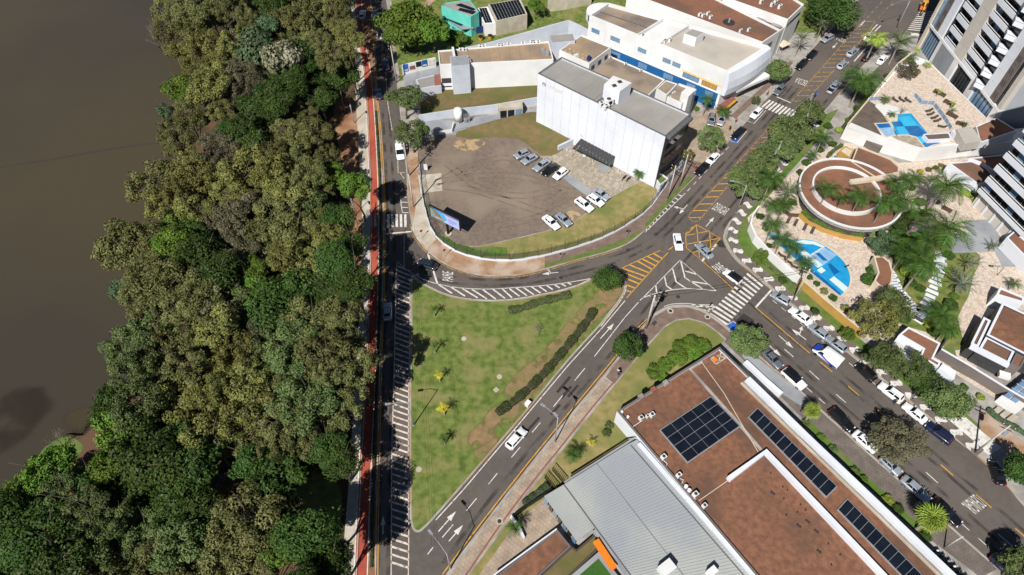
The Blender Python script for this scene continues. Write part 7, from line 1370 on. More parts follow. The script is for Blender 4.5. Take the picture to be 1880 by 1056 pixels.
def make_car(kind):
    L, W, H, bz, rf, rr, bf, brr, hz, tz = CT[kind]; w = W / 2; t = thing('car', 'x', 'car')
    st = [(-0.5, .38, tz - .28, .80), (-0.485, .27, tz - .1, .89), (-0.45, .22, tz, .95), (brr * 0.9, .2, max(tz, bz), .985), (-0.15, .2, bz, 1.0), (0.12, .2, bz, 1.0), (bf, .2, bz - .03, .99), (0.34, .21, hz + .02, .975), (0.44, .23, hz - .07, .93), (0.485, .3, hz - .18, .86), (0.5, .4, hz - .3, .74)]
    st.sort(); m = MB(); rows = []
    for x, zb, zt, k in st:
        ww = w * k; half = [(ww * .9, zb), (ww, zb + .22), (ww, zb + (zt - zb) * .62), (ww * .965, zt - .07), (ww * .86, zt), (ww * .45, zt + .02)]
        rows.append([(x * L, y, z) for y, z in half] + [(x * L, -y, z) for y, z in reversed(half)])
    ids = m.loft(rows, True); m.f += [ids[0][::-1], ids[-1]]; body = inst('body', m.mesh('body', smooth=True), CP_['white'], t)
    Bq = [(bf * L, w * .80, bz - .01), (brr * L, w * .80, bz - .01), (brr * L, -w * .80, bz - .01), (bf * L, -w * .80, bz - .01)]; Tq = [(rf * L, w * .64, H - .05), (rr * L, w * .64, H - .04), (rr * L, -w * .64, H - .04), (rf * L, -w * .64, H - .05)]
    Bq = [Vector(p) for p in Bq]; Tq = [Vector(p) for p in Tq]; Bs = [Vector((p.x * 0.96, p.y * 1.08, p.z - 0.02)) for p in Bq]
    m = MB(); a = m.add(Bs); b = m.add(Tq); c = m.add([Vector(((rf - .03) * L, w * .5, H)), Vector(((rr + .03) * L, w * .5, H)), Vector(((rr + .03) * L, -w * .5, H)), Vector(((rf - .03) * L, -w * .5, H))])
    for i in range(4): j = (i + 1) % 4; m.f += [[a[i], a[j], b[j], b[i]], [b[i], b[j], c[j], c[i]]]
    m.f.append(c); inst('roof', m.mesh('roof'), CP_['white'], t)
    def pane(nm, p0, p1, p2, p3, iu, iv):
        q = lambda u, v: p0.lerp(p1, u).lerp(p3.lerp(p2, u), v); nrm = (p1 - p0).cross(p3 - p0).normalized(); cen = (p0 + p1 + p2 + p3) / 4
        if nrm.dot(cen - Vector((0, 0, H * .6))) < 0: nrm = -nrm
        m = MB(); m.poly([x + nrm * .014 for x in (q(iu[0], iv[0]), q(iu[1], iv[0]), q(iu[1], iv[1]), q(iu[0], iv[1]))]); o = ob(nm, m, m_carglass, t, local=True); return o
    pane('windscreen', Bs[3], Bs[0], Tq[0], Tq[3], (.05, .95), (.1, .93)); pane('rear_window', Bs[1], Bs[2], Tq[2], Tq[1], (.08, .92), (.22, .92))
    for (i, j) in ((0, 1), (2, 3)):
        f, r = (Bs[0], Bs[1]) if i == 0 else (Bs[3], Bs[2]); tf, tr = (Tq[0], Tq[1]) if i == 0 else (Tq[3], Tq[2])
        pane('side_window', f, r, tr, tf, (.08, .47), (.22, .9)); pane('side_window', f, r, tr, tf, (.52, .92), (.22, .9))
    wr = .31 if kind != 'pickup' else .36
    for x in (.315, -.30):
        for s in (-1, 1):
            m = MB(); n = 14; rows = [[(x * L + rr_ * math.cos(k * 2 * math.pi / n), s * w * yy_, wr + rr_ * math.sin(k * 2 * math.pi / n)) for k in range(n)] for rr_, yy_ in ((wr * .9, .78), (wr, .82), (wr, .98), (wr * .9, 1.012))]; ids = m.loft(rows, True); m.f += [ids[0], ids[-1]]; wo = ob('wheel', m, m_tyre, t, local=True)
            m = MB(); m.poly([(x * L + wr * .62 * math.cos(k * math.pi / 5), s * w * 1.018, wr + wr * .62 * math.sin(k * math.pi / 5)) for k in range(10)]); ob('rim', m, m_rim, wo, local=True)
    for s in (-1, 1):
        m = MB(); m.box((.462 * L, s * w * .68, hz - .17), (.2, .34, .13), -s * .35); ob('headlight', m, m_lamp, t, local=True)
        m = MB(); m.box((-.482 * L, s * w * .74, tz - .16), (.12, .26, .2), s * .25); ob('taillight', m, m_tail, t, local=True)
        m = MB(); m.box((bf * L - .25, s * (w + .09), bz + .06), (.14, .2, .13), s * .2); inst('mirror', m.mesh('mirror'), CP_['white'], t)
    m = MB(); m.box((.498 * L, 0, .42), (.03, 1.0, .16)); ob('grille', m, m_black, t, local=True); m = MB(); m.box((-.502 * L, 0, .62), (.02, .4, .12)); ob('number_plate', m, m_paint, t, local=True)
    if kind == 'pickup':
        m = MB(); m.box((-.335 * L, 0, 1.045), (1.55, 1.5, .02)); ob('load_bed', m, m_black, t, local=True)
        for s in (-1, 1): m = MB(); m.box((-.335 * L, s * .8, 1.07), (1.65, .1, .09)); inst('bed_rail', m.mesh('rail'), CP_['white'], t)
    if kind == 'suv':
        for s in (-1, 1): m = MB(); m.box((-.15 * L, s * .5, H + .03), (1.7, .04, .05)); ob('roof_rail', m, m_black, t, local=True)
    return t
PROT = {k: make_car(k) for k in CT}
USED = set()
def place(kind, col, rear, front, label, cat='car', roof=None, group='cars', z=0.004):
    a, b = G(rear, z + .6), G(front, z + .6); d = b - a; o = PROT[kind] if kind not in USED else copy_tree(PROT[kind]); USED.add(kind)
    c = (a + b) / 2; o.location = (c.x, c.y, z); o.rotation_euler = (0, 0, math.atan2(d.y, d.x)); s = min(1.1, max(0.92, d.length / CT[kind][0])); o.scale = (s, 1, 1)
    o.name = {'sedan': 'sedan_car', 'hatch': 'hatchback_car', 'suv': 'sport_utility_car', 'pickup': 'pickup_truck'}[kind]
    for ch in o.children:
        if ch.name.split('.')[0] in ('body', 'mirror', 'bed_rail'): ch.material_slots[0].material = CP_[col]
        if ch.name.split('.')[0] == 'roof': ch.material_slots[0].material = CP_[roof or col]
    tag(o, label, cat, group); return o
for k in ('sedan', 'hatch', 'suv', 'pickup'): pass
CARS = [
    ('sedan', 'white', (1242, 429), (1247.5, 460), 'white saloon car turning left of the yellow box junction'), ('sedan', 'silver', (1307, 474), (1280, 447), 'silver saloon car waiting on the yellow box junction'), ('hatch', 'white', (1360, 519), (1330, 497), 'white hatchback with black roof beside the corner crossing', 'black'),
    ('sedan', 'teal', (801, 491), (770, 480), 'dark teal saloon crossing the curve stop line'), ('sedan', 'silver', (711.5, 588), (711, 556), 'silver car driving alone up the street beside the cycle lane'), ('hatch', 'white', (931, 824), (964, 787), 'white hatchback driving up the diagonal street'),
    ('hatch', 'silver', (971, 278), (945, 289), 'silver hatchback leftmost in the back row of the gravel lot'), ('sedan', 'silver', (984, 286), (960, 299), 'silver saloon second from left in the back row of the gravel lot'), ('sedan', 'silver', (1008, 294), (981, 313), 'silver car third from left in the back row of the gravel lot'), ('sedan', 'black', (1023, 302), (997, 321), 'black car in the back row of the gravel lot'), ('hatch', 'white', (1040, 311), (1018, 328), 'white car at the right end of the back row in the gravel lot'),
    ('suv', 'white', (1058, 366), (1087, 387), 'white sport utility car, left of the three by the stone paving'), ('hatch', 'white', (1080, 359), (1107, 377), 'white hatchback, middle of the three by the stone paving'), ('sedan', 'silver', (1090, 349), (1117, 366), 'silver car, right of the three by the stone paving'), ('sedan', 'white', (999, 397), (1025, 420), 'white saloon at the grass edge of the gravel lot'), ('sedan', 'silver', (1023, 393), (1047, 414), 'silver saloon beside the sand patch in the gravel lot'),
    ('sedan', 'black', (1299, 300), (1279, 320), 'black car parked nearest the corner on the upper avenue'), ('sedan', 'white', (1318, 282), (1297, 303), 'white car parked behind the black one on the upper avenue'), ('sedan', 'black', (1366, 235), (1345, 254), 'black car in the blue disabled bay on the upper avenue'), ('hatch', 'white', (1399, 198), (1378, 219), 'white car parked just below the upper crossing'), ('suv', 'grey', (1308, 211), (1304, 231), 'dark grey car in the paved forecourt, left of two'), ('hatch', 'silver', (1329, 210), (1321, 230), 'silver-blue car in the paved forecourt, right of two'),
    ('sedan', 'grey', (1443, 155), (1421, 175), 'grey car parked above the upper crossing beside the green tree'), ('sedan', 'black', (1481, 109), (1462, 128), 'dark blue-black car parked left of the upper avenue, lower of two'), ('sedan', 'black', (1499, 92), (1481, 110), 'black car parked left of the upper avenue, upper of two'), ('hatch', 'silver', (1528, 66), (1510, 76), 'pale car under the large spreading tree by the upper avenue'),
    ('sedan', 'white', (1587, 76), (1606, 58), 'white taxi driving up the avenue near the tower'), ('suv', 'silver', (1555, 105), (1574, 88), 'silver sport utility car driving up the avenue in front of the taxi lane'), ('hatch', 'silver', (1537, 128), (1556, 111), 'silver hatchback following up the avenue beside the big palm'), ('pickup', 'silver', (1518, 174), (1543, 148), 'silver pickup truck half under the very large palm'),
    ('sedan', 'black', (1585, 112), (1602, 94), 'dark car under the palms by the tower drive, left'), ('sedan', 'white', (1612, 118), (1628, 100), 'white car under the palms by the tower drive, right'),
    ('hatch', 'silver', (1450, 558), (1416, 538), 'silver hatchback parked just past the avenue stop line'), ('sedan', 'white', (1489, 595), (1450, 566), 'white saloon parked second past the avenue stop line'), ('hatch', 'silver', (1519, 621), (1486, 597), 'silver hatchback parked third past the avenue stop line'), ('hatch', 'silver', (1553, 646), (1519, 620), 'silver hatchback parked fourth past the avenue stop line beside the van'), ('suv', 'black', (1606, 699), (1573, 668), 'black car parked in tree shade before the gatehouse'), ('suv', 'white', (1657, 737), (1614, 705), 'white sport utility car parked below the gatehouse trees'), ('sedan', 'white', (1700, 775), (1659, 742), 'white car half under the broad green tree'), ('suv', 'navy', (1748, 813), (1700, 777), 'dark blue car parked before the white striped kerb on the right'),
    ('sedan', 'grey', (1403, 644), (1434, 675), 'dark grey car parked under the tree at the brown building corner'), ('suv', 'white', (1437, 677), (1478, 714), 'white sport utility car with black roof parked by the brown building', 'black'), ('suv', 'black', (1523, 750), (1566, 792), 'black estate car parked right of the smaller fan palm'), ('sedan', 'white', (1568, 793), (1609, 829), 'white car parked in dappled shade left of the thin tree'), ('hatch', 'silver', (1620, 839), (1651, 869), 'silver car parked under the thin brown-olive tree'), ('sedan', 'silver', (1655, 875), (1708, 922), 'silver saloon parked above the large fan palm'), ('sedan', 'black', (1711, 915), (1764, 965), 'black car parked beside the large fan palm'), ('sedan', 'black', (1838, 889), (1823, 846), 'black car in the shade at the right edge of the avenue'), ('hatch', 'navy', (1828, 1026), (1854, 1050), 'dark blue car under the tree in the bottom right corner'),
    ('hatch', 'white', (664, 36), (667, 18), 'white car at the top of the left street, left lane'), ('hatch', 'grey', (687, 36), (686, 18), 'grey car at the top of the left street, right lane'), ('sedan', 'navy', (710, 130), (706, 108), 'dark blue car under the spreading tree on the left street'), ('hatch', 'navy', (697, 182), (693, 164), 'dark blue car in shade beside the cycle lane start')]
for c_ in CARS: place(c_[0], c_[1], c_[2], c_[3], c_[4], 'car' if c_[0] != 'pickup' else 'pickup truck', c_[5] if len(c_) > 5 else None, 'cars on the streets and lot', PZ + 0.1 if (940 < c_[2][0] < 1120 and 270 < c_[2][1] < 425) or (1300 < c_[2][0] < 1335 and c_[2][1] < 240) or 'tower drive' in c_[4] else 0.008)
# ---- van, truck
def box_van(label, rear, front, z=0.008, blue=True):
    a, b = G(rear, z + .9), G(front, z + .9); d = b - a; c = (a + b) / 2; L = 5.2; w = .98
    t = thing('delivery_van', label, 'van', (c.x, c.y, z), math.atan2(d.y, d.x)); m = MB(); rows = []
    for x, z0, z1, k in [(-.5, .35, 2.1, .93), (-.49, .28, 2.25, .97), (-.3, .26, 2.3, 1), (.08, .26, 2.3, 1), (.18, .26, 2.2, 1), (.34, .28, 1.25, .98), (.46, .3, 1.0, .92), (.5, .4, .75, .8)]:
        h = [(w * k, z0), (w * k, z0 + .5), (w * k * .99, z0 + (z1 - z0) * .6), (w * k * .93, z1 - .12), (w * k * .8, z1)]; rows.append([(x * L, y, q) for y, q in h] + [(x * L, -y, q) for y, q in reversed(h)])
    ids = m.loft(rows, True); m.f += [ids[0][::-1], ids[-1]]; ob('body', m, CP_['white'], t, True, local=True)
    m = MB(); m.loft([[(.19 * L, -.8, 2.14), (.19 * L, .8, 2.14)], [(.335 * L, -.86, 1.3), (.335 * L, .86, 1.3)]]); ob('windscreen', m, m_carglass, t, local=True)
    if blue:
        m = MB(); m.loft([[(.33 * L, -.95, 1.32), (.33 * L, .95, 1.32)], [(.46 * L, -.9, 1.05), (.46 * L, .9, 1.05)], [(.505 * L, -.78, .78), (.505 * L, .78, .78)], [(.508 * L, -.78, .4), (.508 * L, .78, .4)]]); ob('bonnet', m, CP_['blue'], t, local=True)
        for s in (-1, 1):
            m = MB(); q = [(.33 * L, s * 1.0, 1.25), (.1 * L, s * 1.005, .95), (-.2 * L, s * 1.005, .5), (-.48 * L, s * .98, .42), (-.48 * L, s * .98, .8), (-.1 * L, s * 1.005, .95), (.15 * L, s * 1.0, 1.5)]; m.poly(q); ob('side_stripe', m, CP_['blue'], t, local=True)
    for s in (-1, 1):
        m = MB(); m.loft([[(.1 * L, s * .99, 1.35), (.28 * L, s * .985, 1.35)], [(.1 * L, s * .95, 1.95), (.2 * L, s * .95, 1.95)]]); ob('side_window', m, m_carglass, t, local=True)
        for x in (.32, -.3):
            m = MB(); rows = [[(x * L + .34 * math.cos(k * math.pi / 7), s * y_, .34 + .34 * math.sin(k * math.pi / 7)) for k in range(14)] for y_ in (.78, .99)]; ids = m.loft(rows, True); m.f += [ids[0], ids[-1]]; ob('wheel', m, m_tyre, t, local=True)
        m = MB(); m.box((.47 * L, s * .72, .72), (.2, .3, .16)); ob('headlight', m, m_lamp, t, local=True); m = MB(); m.box((.24 * L, s * 1.12, 1.35), (.12, .18, .24)); ob('mirror', m, m_black, t, local=True); m = MB(); m.box((-.498 * L, s * .85, 1.0), (.04, .14, .4)); ob('taillight', m, m_tail, t, local=True)
    return t
box_van('white van with blue front and blue side stripe driving on the avenue', (1545, 672), (1494, 634))
t = box_van('white van parked under the tree at the lot corner', (733, 262), (736, 292), 0.008, False)
# ---- motorcycles
def make_moto():
    t = thing('motorcycle', 'x', 'motorcycle')
    for x in (-.65, .65):
        m = MB(); n = 14; rows = [[(x + r_ * math.cos(k * 2 * math.pi / n), y_, .31 + r_ * math.sin(k * 2 * math.pi / n)) for k in range(n)] for r_, y_ in ((.2, -.05), (.31, -.05), (.31, .05), (.2, .05), (.2, -.05))]; m.loft(rows, True); wo = ob('wheel', m, m_tyre, t, local=True)
        m = MB(); m.cyl((0, 0), .05, 0, .01, 6); m = MB(); m.tube([(x, -.08, .31), (x, .08, .31)], .06, 6); ob('hub', m, m_rim, wo, local=True)
    m = MB(); m.blob((.18, 0, .78), (.32, .16, .16), 10, 6); inst('tank', m.mesh('tank', smooth=True), CP_['red'], t); m = MB(); m.tube([(.05, 0, .74), (-.35, 0, .78), (-.75, 0, .86)], [.12, .15, .09], 8); ob('seat', m, m_black, t, local=True)
    m = MB(); m.tube([(.65, 0, .31), (.5, 0, .8), (.42, 0, 1.02)], .035, 6); m.tube([(.42, -.36, 1.05), (.44, 0, 1.03), (.42, .36, 1.05)], .025, 6); ob('fork_and_handlebar', m, m_steel, t, local=True)
    m = MB(); m.box((.02, 0, .45), (.45, .24, .34)); ob('engine', m, m_darkgrey, t, local=True); m = MB(); m.tube([(-.65, 0, .31), (-.2, 0, .5), (.42, 0, .82)], .04, 6); ob('frame', m, m_black, t, local=True)
    m = MB(); m.blob((.52, 0, .88), (.09, .1, .1), 8, 5); ob('headlight', m, m_lamp, t, local=True); return t
MP_ = make_moto(); mu = [0]
def moto(px, a, col, label, z=PZ + 0.02):
    o = MP_ if not mu[0] else copy_tree(MP_); mu[0] = 1; q = G(px, z + .4); o.location = (q.x, q.y, z); o.rotation_euler = (0.08, 0, a); tag(o, label, 'motorcycle', 'motorcycles')
    for ch in o.children:
        if ch.name.startswith('tank'): ch.material_slots[0].material = CP_[col]
    return o
moto((1146, 326), 0.9, 'black', 'black motorcycle at the foot of the white panelled wall', PZ + 0.1); moto((1154, 328), 0.9, 'red', 'red motorcycle beside the black one at the white panelled wall', PZ + 0.1)
moto((1496, 177), 0.85, 'blue', 'blue motorcycle ridden down the avenue near the upper crossing', 0.01); moto((1357, 532), 0.75, 'black', 'dark motorcycle with rider on the corner crossing', 0.012); moto((1474, 748), 0.9, 'black', 'black motorcycle behind the smaller fan palm')
for k in range(8): moto((1716 + k * 10.5, 1012 + k * 9.6), 0.15, ('white', 'black', 'silver', 'white', 'black', 'red', 'white', 'black')[k], '%s motorcycle %s in the rack beside the long parapet' % (('white', 'black', 'silver', 'white', 'black', 'red', 'white', 'black')[k], ('first', 'second', 'third', 'fourth', 'fifth', 'sixth', 'seventh', 'eighth')[k]))
# ================================================================ PEOPLE
m_skin = mk('skin', (0.3, 0.17, 0.11), rough=0.6); m_hair = mk('dark_hair', (0.015, 0.01, 0.008), rough=0.7)
CL = {k: mk(k + '_cloth', c, rough=0.9) for k, c in {'red': (0.5, 0.03, 0.02), 'orange': (0.6, 0.12, 0.03), 'black': (0.015, 0.015, 0.018), 'white': (0.6, 0.6, 0.58), 'blue': (0.02, 0.05, 0.25), 'denim': (0.04, 0.06, 0.12), 'grey': (0.15, 0.15, 0.15), 'green': (0.03, 0.12, 0.1)}.items()}
def person(px, a, top, legs, label, z=PZ + 0.02, pose='walk', h=1.7):
    q = G(px, z); me = bpy.data.meshes.new('person'); s = 0.24 if pose == 'walk' else 0.05
    J = {'pel': (0, 0, .95), 'wst': (0, 0, 1.1), 'che': (0.02, 0, 1.32), 'nek': (.02, 0, 1.48), 'hd0': (.03, 0, 1.56), 'hd1': (.04, 0, 1.68), 'ls': (0, .19, 1.40), 'le': (-s * .5, .25, 1.13), 'lh': (s * .1, .25, .90), 'lf': (s * .25, .24, .80), 'rs': (0, -.19, 1.40), 're': (-.02, -.25, 1.13), 'rh': (s * .9, -.24, .93), 'rf': (s * 1.05, -.23, .84), 'lp': (0, .1, .92), 'lk': (s * .8, .1, .5), 'la': (s * .6, .1, .08), 'lt': (s * .6 + .18, .11, .04), 'rp': (0, -.1, .92), 'rk': (-s * .1, -.1, .5), 'ra': (-s * 1.0, -.1, .1), 'rt': (-s * 1.0 + .17, -.11, .04)}
    if pose == 'ride':
        J.update({'pel': (-.25, 0, .9), 'wst': (-.2, 0, 1.05), 'che': (-.08, 0, 1.27), 'nek': (-.02, 0, 1.43), 'hd0': (0, 0, 1.5), 'hd1': (.02, 0, 1.64), 'ls': (-.05, .19, 1.36), 'le': (.14, .27, 1.16), 'lh': (.36, .3, 1.08), 'lf': (.44, .3, 1.06), 'rs': (-.05, -.19, 1.36), 're': (.14, -.27, 1.16), 'rh': (.36, -.3, 1.08), 'rf': (.44, -.3, 1.06), 'lp': (-.22, .12, .88), 'lk': (.15, .22, .72), 'la': (-.05, .2, .36), 'lt': (.14, .2, .32), 'rp': (-.22, -.12, .88), 'rk': (.15, -.22, .72), 'ra': (-.05, -.2, .36), 'rt': (.14, -.2, .32)})
    Rr = {'pel': .15, 'wst': .14, 'che': .16, 'nek': .06, 'hd0': .09, 'hd1': .1, 'ls': .075, 'le': .05, 'lh': .035, 'lf': .03, 'rs': .075, 're': .05, 'rh': .035, 'rf': .03, 'lp': .1, 'lk': .065, 'la': .045, 'lt': .04, 'rp': .1, 'rk': .065, 'ra': .045, 'rt': .04}
    ks = list(J); E_ = [('pel', 'wst'), ('wst', 'che'), ('che', 'nek'), ('nek', 'hd0'), ('hd0', 'hd1'), ('che', 'ls'), ('ls', 'le'), ('le', 'lh'), ('lh', 'lf'), ('che', 'rs'), ('rs', 're'), ('re', 'rh'), ('rh', 'rf'), ('pel', 'lp'), ('lp', 'lk'), ('lk', 'la'), ('la', 'lt'), ('pel', 'rp'), ('rp', 'rk'), ('rk', 'ra'), ('ra', 'rt')]
    me.from_pydata([J[k] for k in ks], [(ks.index(x), ks.index(y)) for x, y in E_], []); o = bpy.data.objects.new('person', me); COL.objects.link(o)
    md = o.modifiers.new('skin', 'SKIN'); me.skin_vertices
    for i, k in enumerate(ks): v = me.skin_vertices[0].data[i]; v.radius = (Rr[k], Rr[k] * (0.8 if k in ('wst', 'che', 'pel') else 1)); v.use_root = (k == 'pel')
    o.modifiers.new('sub', 'SUBSURF').levels = 1
    me2 = bpy.data.meshes.new_from_object(o.evaluated_get(bpy.context.evaluated_depsgraph_get())); bpy.data.objects.remove(o)
    for mt in (m_skin, CL[top], CL[legs], m_hair): me2.materials.append(mt)
    arm = lambda c: abs(c.y) > .2
    for p in me2.polygons:
        c = p.center; p.use_smooth = True; k = 0
        if c.z > 1.6 or (c.z > 1.5 and c.x < .0): k = 3
        elif c.z > 1.44: k = 0
        elif pose != 'ride' and c.z < .97 and not (arm(c) and c.z > .72): k = 2
        elif pose == 'ride' and c.z < .93: k = 2
        elif arm(c) and c.z < 1.12: k = 0
        else: k = 1
        p.material_index = k
    o = bpy.data.objects.new('person', me2); COL.objects.link(o); o.location = (q.x, q.y, z); o.rotation_euler.z = a; o.scale = (h / 1.75,) * 3; tag(o, label, 'person', 'people'); return o
person((1135, 691), 0.9, 'black', 'denim', 'person in black top walking on the pavement by the diagonal street')
person((1134, 686), 0.9, 'white', 'black', 'person in white top walking beside the one in black')
person((1408, 176), 2.2, 'red', 'black', 'person in red top waiting at the upper crossing'); person((1350, 226), -2, 'orange', 'denim', 'person in orange top on the forecourt pavement'); person((1339, 240), -2, 'black', 'black', 'person in dark clothes beside the black car in the blue bay')
person((1496, 177), 0.85 + math.pi * 0, 'blue', 'denim', 'person in blue riding the motorcycle down the avenue', 0.1, 'ride'); person((1357, 532), 0.75, 'grey', 'black', 'person in grey riding the motorcycle on the corner crossing', 0.1, 'ride')
person((729, 145), 1.0, 'green', 'black', 'person in green on the pavement by the sign board wall'); person((1792, 690), 1.0, 'black', 'grey', 'person in dark clothes on the clubhouse terrace, left of two'); person((1798, 693), 2.0, 'red', 'black', 'person in red on the clubhouse terrace, right of two'); person((1640, 742), 1.2, 'black', 'denim', 'person in black beside the white sport utility car'); person((1674, 731), 1.2, 'grey', 'black', 'person in grey under the trees by the gatehouse')
# ================================================================ STREET FURNITURE AND SMALL THINGS
def lamp(label, base, h, heads, mat=None, z=PZ, r=0.09, seg_=True):
    b = G(base, z); t = thing('street_lamp', label, 'street lamp', (b.x, b.y, z), 0, 'street lamps'); m = MB(); m.tube([b, b + Vector((0, 0, h * .5)), b + Vector((0, 0, h))], [r * 1.3, r, r * .7], 8); ob('pole', m, mat or m_steel, t, True)
    m = MB(); m.cyl(b, r * 2.4, z, z + .15, 8); ob('base_plate', m, m_steel, t)
    for hp, hz in heads:
        e = G(hp, hz); s = b + Vector((0, 0, h - .3)); m = MB(); m.tube([s, s.lerp(e, .5) + Vector((0, 0, .35)), e], [r * .6, r * .5, r * .4], 6); ob('arm', m, mat or m_steel, t)
        d = (e - s); a = math.atan2(d.y, d.x); m = MB(); m.box((e.x, e.y, hz), (.9, .34, .16), a); hd = ob('lamp_head', m, m_alu, t); m = MB(); m.box((e.x, e.y, hz - .1), (.6, .24, .06), a); ob('lens', m, m_lamp, hd)
    return t
lamp('street lamp on the left edge of the grass island reaching over the hatched lane', (759.5, 781), 8.2, [((712, 742), 8.4)])
lamp('street lamp with two arms on the pavement of the diagonal street', (1019, 812), 9.0, [((997, 744), 10.0), ((1020, 761), 9.4)])
lamp('street lamp near the bottom edge where the diagonal street begins', (827, 1044), 7.5, [((790, 977), 8.6)])
lamp('street lamp beside the slow lettering on the upper avenue', (1352, 391), 8.0, [((1344, 332), 9.0)])
lamp('street lamp rising out of the avenue trees beside the crossing', (1470, 226), 8.5, [((1453, 206), 9.0), ((1483, 211), 9.0)])
lamp('street lamp at the cross street corner near the tower', (1645, 54), 9.0, [((1638, 9), 9.6), ((1668, 6), 9.6)])
lamp('tall white lamp pole rising through the middle of the avenue trees', (1414, 313), 8.5, [((1424, 281), 8.5)], m_pole)
lamp('park lamp post beside the footpath under the trees', (650, 225), 5.0, [((643, 195), 5.2)], m_steel); lamp('park lamp post lower down beside the footpath', (652, 395), 5.0, [((645, 368), 5.2)], m_steel)
lamp('small garden lamp on the paving beside the grey court', (1830, 506), 2.6, [((1831, 489), 2.7)], m_black, PZ, .05)
POLES = {}
def pole(key, label, base, h, z=PZ, cross=True, xf=False, r=.17):
    b = G(base, z); t = thing('utility_pole', label, 'utility pole', (b.x, b.y, z), 0, 'utility poles'); m = MB(); m.tube([b, b + Vector((0, 0, h))], [r, r * .65], 8); ob('pole', m, m_pole, t, True); POLES[key] = b + Vector((0, 0, h - .4))
    if cross:
        for k, (zz, a) in enumerate(((h - .4, .6), (h - 1.2, .6))):
            d = Vector((math.cos(a), -math.sin(a), 0)) * .9; c = b + Vector((0, 0, zz)); m = MB(); m.bar(c - d, c + d, .12, z + zz - .06, z + zz + .06); ca = ob('cross_arm', m, m_wood, t)
            for u in (-.9, 0, .9): m = MB(); q = c + d * u; m.cyl(q, .06, z + zz + .06, z + zz + .25, 6); ob('insulator', m, m_white, ca)
    if xf: c = b + Vector((.3, -.2, h - 2.6)); m = MB(); m.cyl(c, .35, c.z, c.z + .9, 12); ob('transformer', m, m_steel, t)
    return t
pole('a', 'thick concrete utility pole with transformer at the corner pavement', (1186, 602), 10.2, PZ, True, True, .24); pole('b', 'concrete utility pole beside the fence end on the upper avenue, lower of two', (1225.5, 365), 9.6); pole('c', 'concrete utility pole on the upper avenue pavement, upper of two', (1247.5, 342), 9.2)
pole('d', 'utility pole on the mosaic pavement beside the mustard wall', (1456, 551), 9.5); pole('e', 'utility pole at the white slabs on the right avenue pavement', (1790, 831), 10, PZ, True, True); pole('f', 'utility pole beside the spreading tree on the left street', (728, 152), 10.5); pole('g', 'utility pole beside the concrete lot entrance', (751, 323), 9.5); pole('h', 'utility pole on the pavement above the billboard', (759.5, 380), 9.5, PZ, False)
pole('i', 'short utility pole at the fan palm on the brown building side', (1733, 1006), 5.5, PZ, False, False, .12)
def wire(label, ks, n=3, sag=.6):
    t = thing('overhead_wires', label, 'wires', tuple(POLES[ks[0]]), 0, 'overhead wires')
    for k in range(n):
        for i in range(len(ks) - 1):
            A, B = POLES[ks[i]], POLES[ks[i + 1]]; off = Vector((.35 * (k - 1), .25 * (k - 1), -.15 * k)); pts = [A.lerp(B, j / 10) + off - Vector((0, 0, sag * 4 * (j / 10) * (1 - j / 10))) for j in range(11)]; m = MB(); m.tube(pts, .016, 3, False); ob('wire', m, m_black, t)
wire('overhead wires from the corner pole across the avenue to the right', ['a', 'd', 'e']); wire('overhead wires from the corner pole up the avenue', ['a', 'b', 'c']); wire('overhead wires along the left street', ['f', 'g', 'h'])
POLES['j'] = G((798, 1000), 9); POLES['k'] = POLES['h']; wire('overhead wires above the grass island left edge', ['h', 'j'], 3, 1.0)
# ---- billboard
b = G((823, 429.5), PZ); A = G((790.5, 396), 3.0); B = G((846, 424), 3.0); t = thing('billboard', 'single-post billboard with a colourful screen at the corner of the gravel lot', 'billboard', (b.x, b.y, PZ))
m = MB(); m.cyl(b, .28, PZ, 3.2, 12); ob('post', m, m_black, t); m = MB(); m.cyl(b, .75, PZ, PZ + .18, 14); ob('footing', m, m_pale, t)
d = B - A; L_ = d.length; u_ = d.normalized(); nn_ = Vector((u_.y, -u_.x, 0)); HB = 3.2
m = MB(); m.prism([A - nn_ * .25, B - nn_ * .25, B + nn_ * .12, A + nn_ * .12], 3.0, 3.0 + HB, True); ob('casing', m, m_black, t)
def bp(u, v, o): return A + d * u + Vector((0, 0, HB * v)) + nn_ * (.12 + o)
def bpoly(pts, col, o, par, nm='screen_patch'):
    m = MB(); m.poly([bp(u, v, o) for u, v in pts]); mm = nodes('screen_' + nm + str(len(bpy.data.materials))); mm[3].inputs['Base Color'].default_value = rgba(col); mm[3].inputs['Roughness'].default_value = .4; mm[3].inputs['Emission Color'].default_value = rgba(col); mm[3].inputs['Emission Strength'].default_value = .25; return ob(nm, m, mm[0], par)
sc_ = bpoly([(.03, .05), (.97, .05), (.97, .95), (.03, .95)], (.30, .36, .62), .01, t, 'screen')
for pts, col in (([(.03, .95), (.03, .05), (.45, .05), (.52, .3), (.3, .7), (.12, .95)], (.16, .22, .17)), ([(.08, .8), (.3, .75), (.42, .35), (.2, .3)], (.5, .12, .08)), ([(.12, .95), (.3, .7), (.52, .3), (.58, .4), (.5, .75), (.25, .95)], (.03, .3, .75)), ([(.03, .95), (.03, .7), (.12, .85), (.12, .95)], (.1, .5, .15)), ([(.06, .15), (.36, .12), (.3, .25), (.08, .35)], (.45, .42, .6)), ([(.62, .72), (.82, .7), (.82, .76), (.62, .78)], (.7, .15, .15)), ([(.62, .55), (.9, .53), (.9, .58), (.62, .6)], (.1, .13, .35)), ([(.62, .42), (.9, .4), (.9, .45), (.62, .47)], (.1, .13, .35)), ([(.62, .28), (.8, .26), (.8, .31), (.62, .33)], (.1, .13, .35))): bpoly(pts, col, .02, sc_)
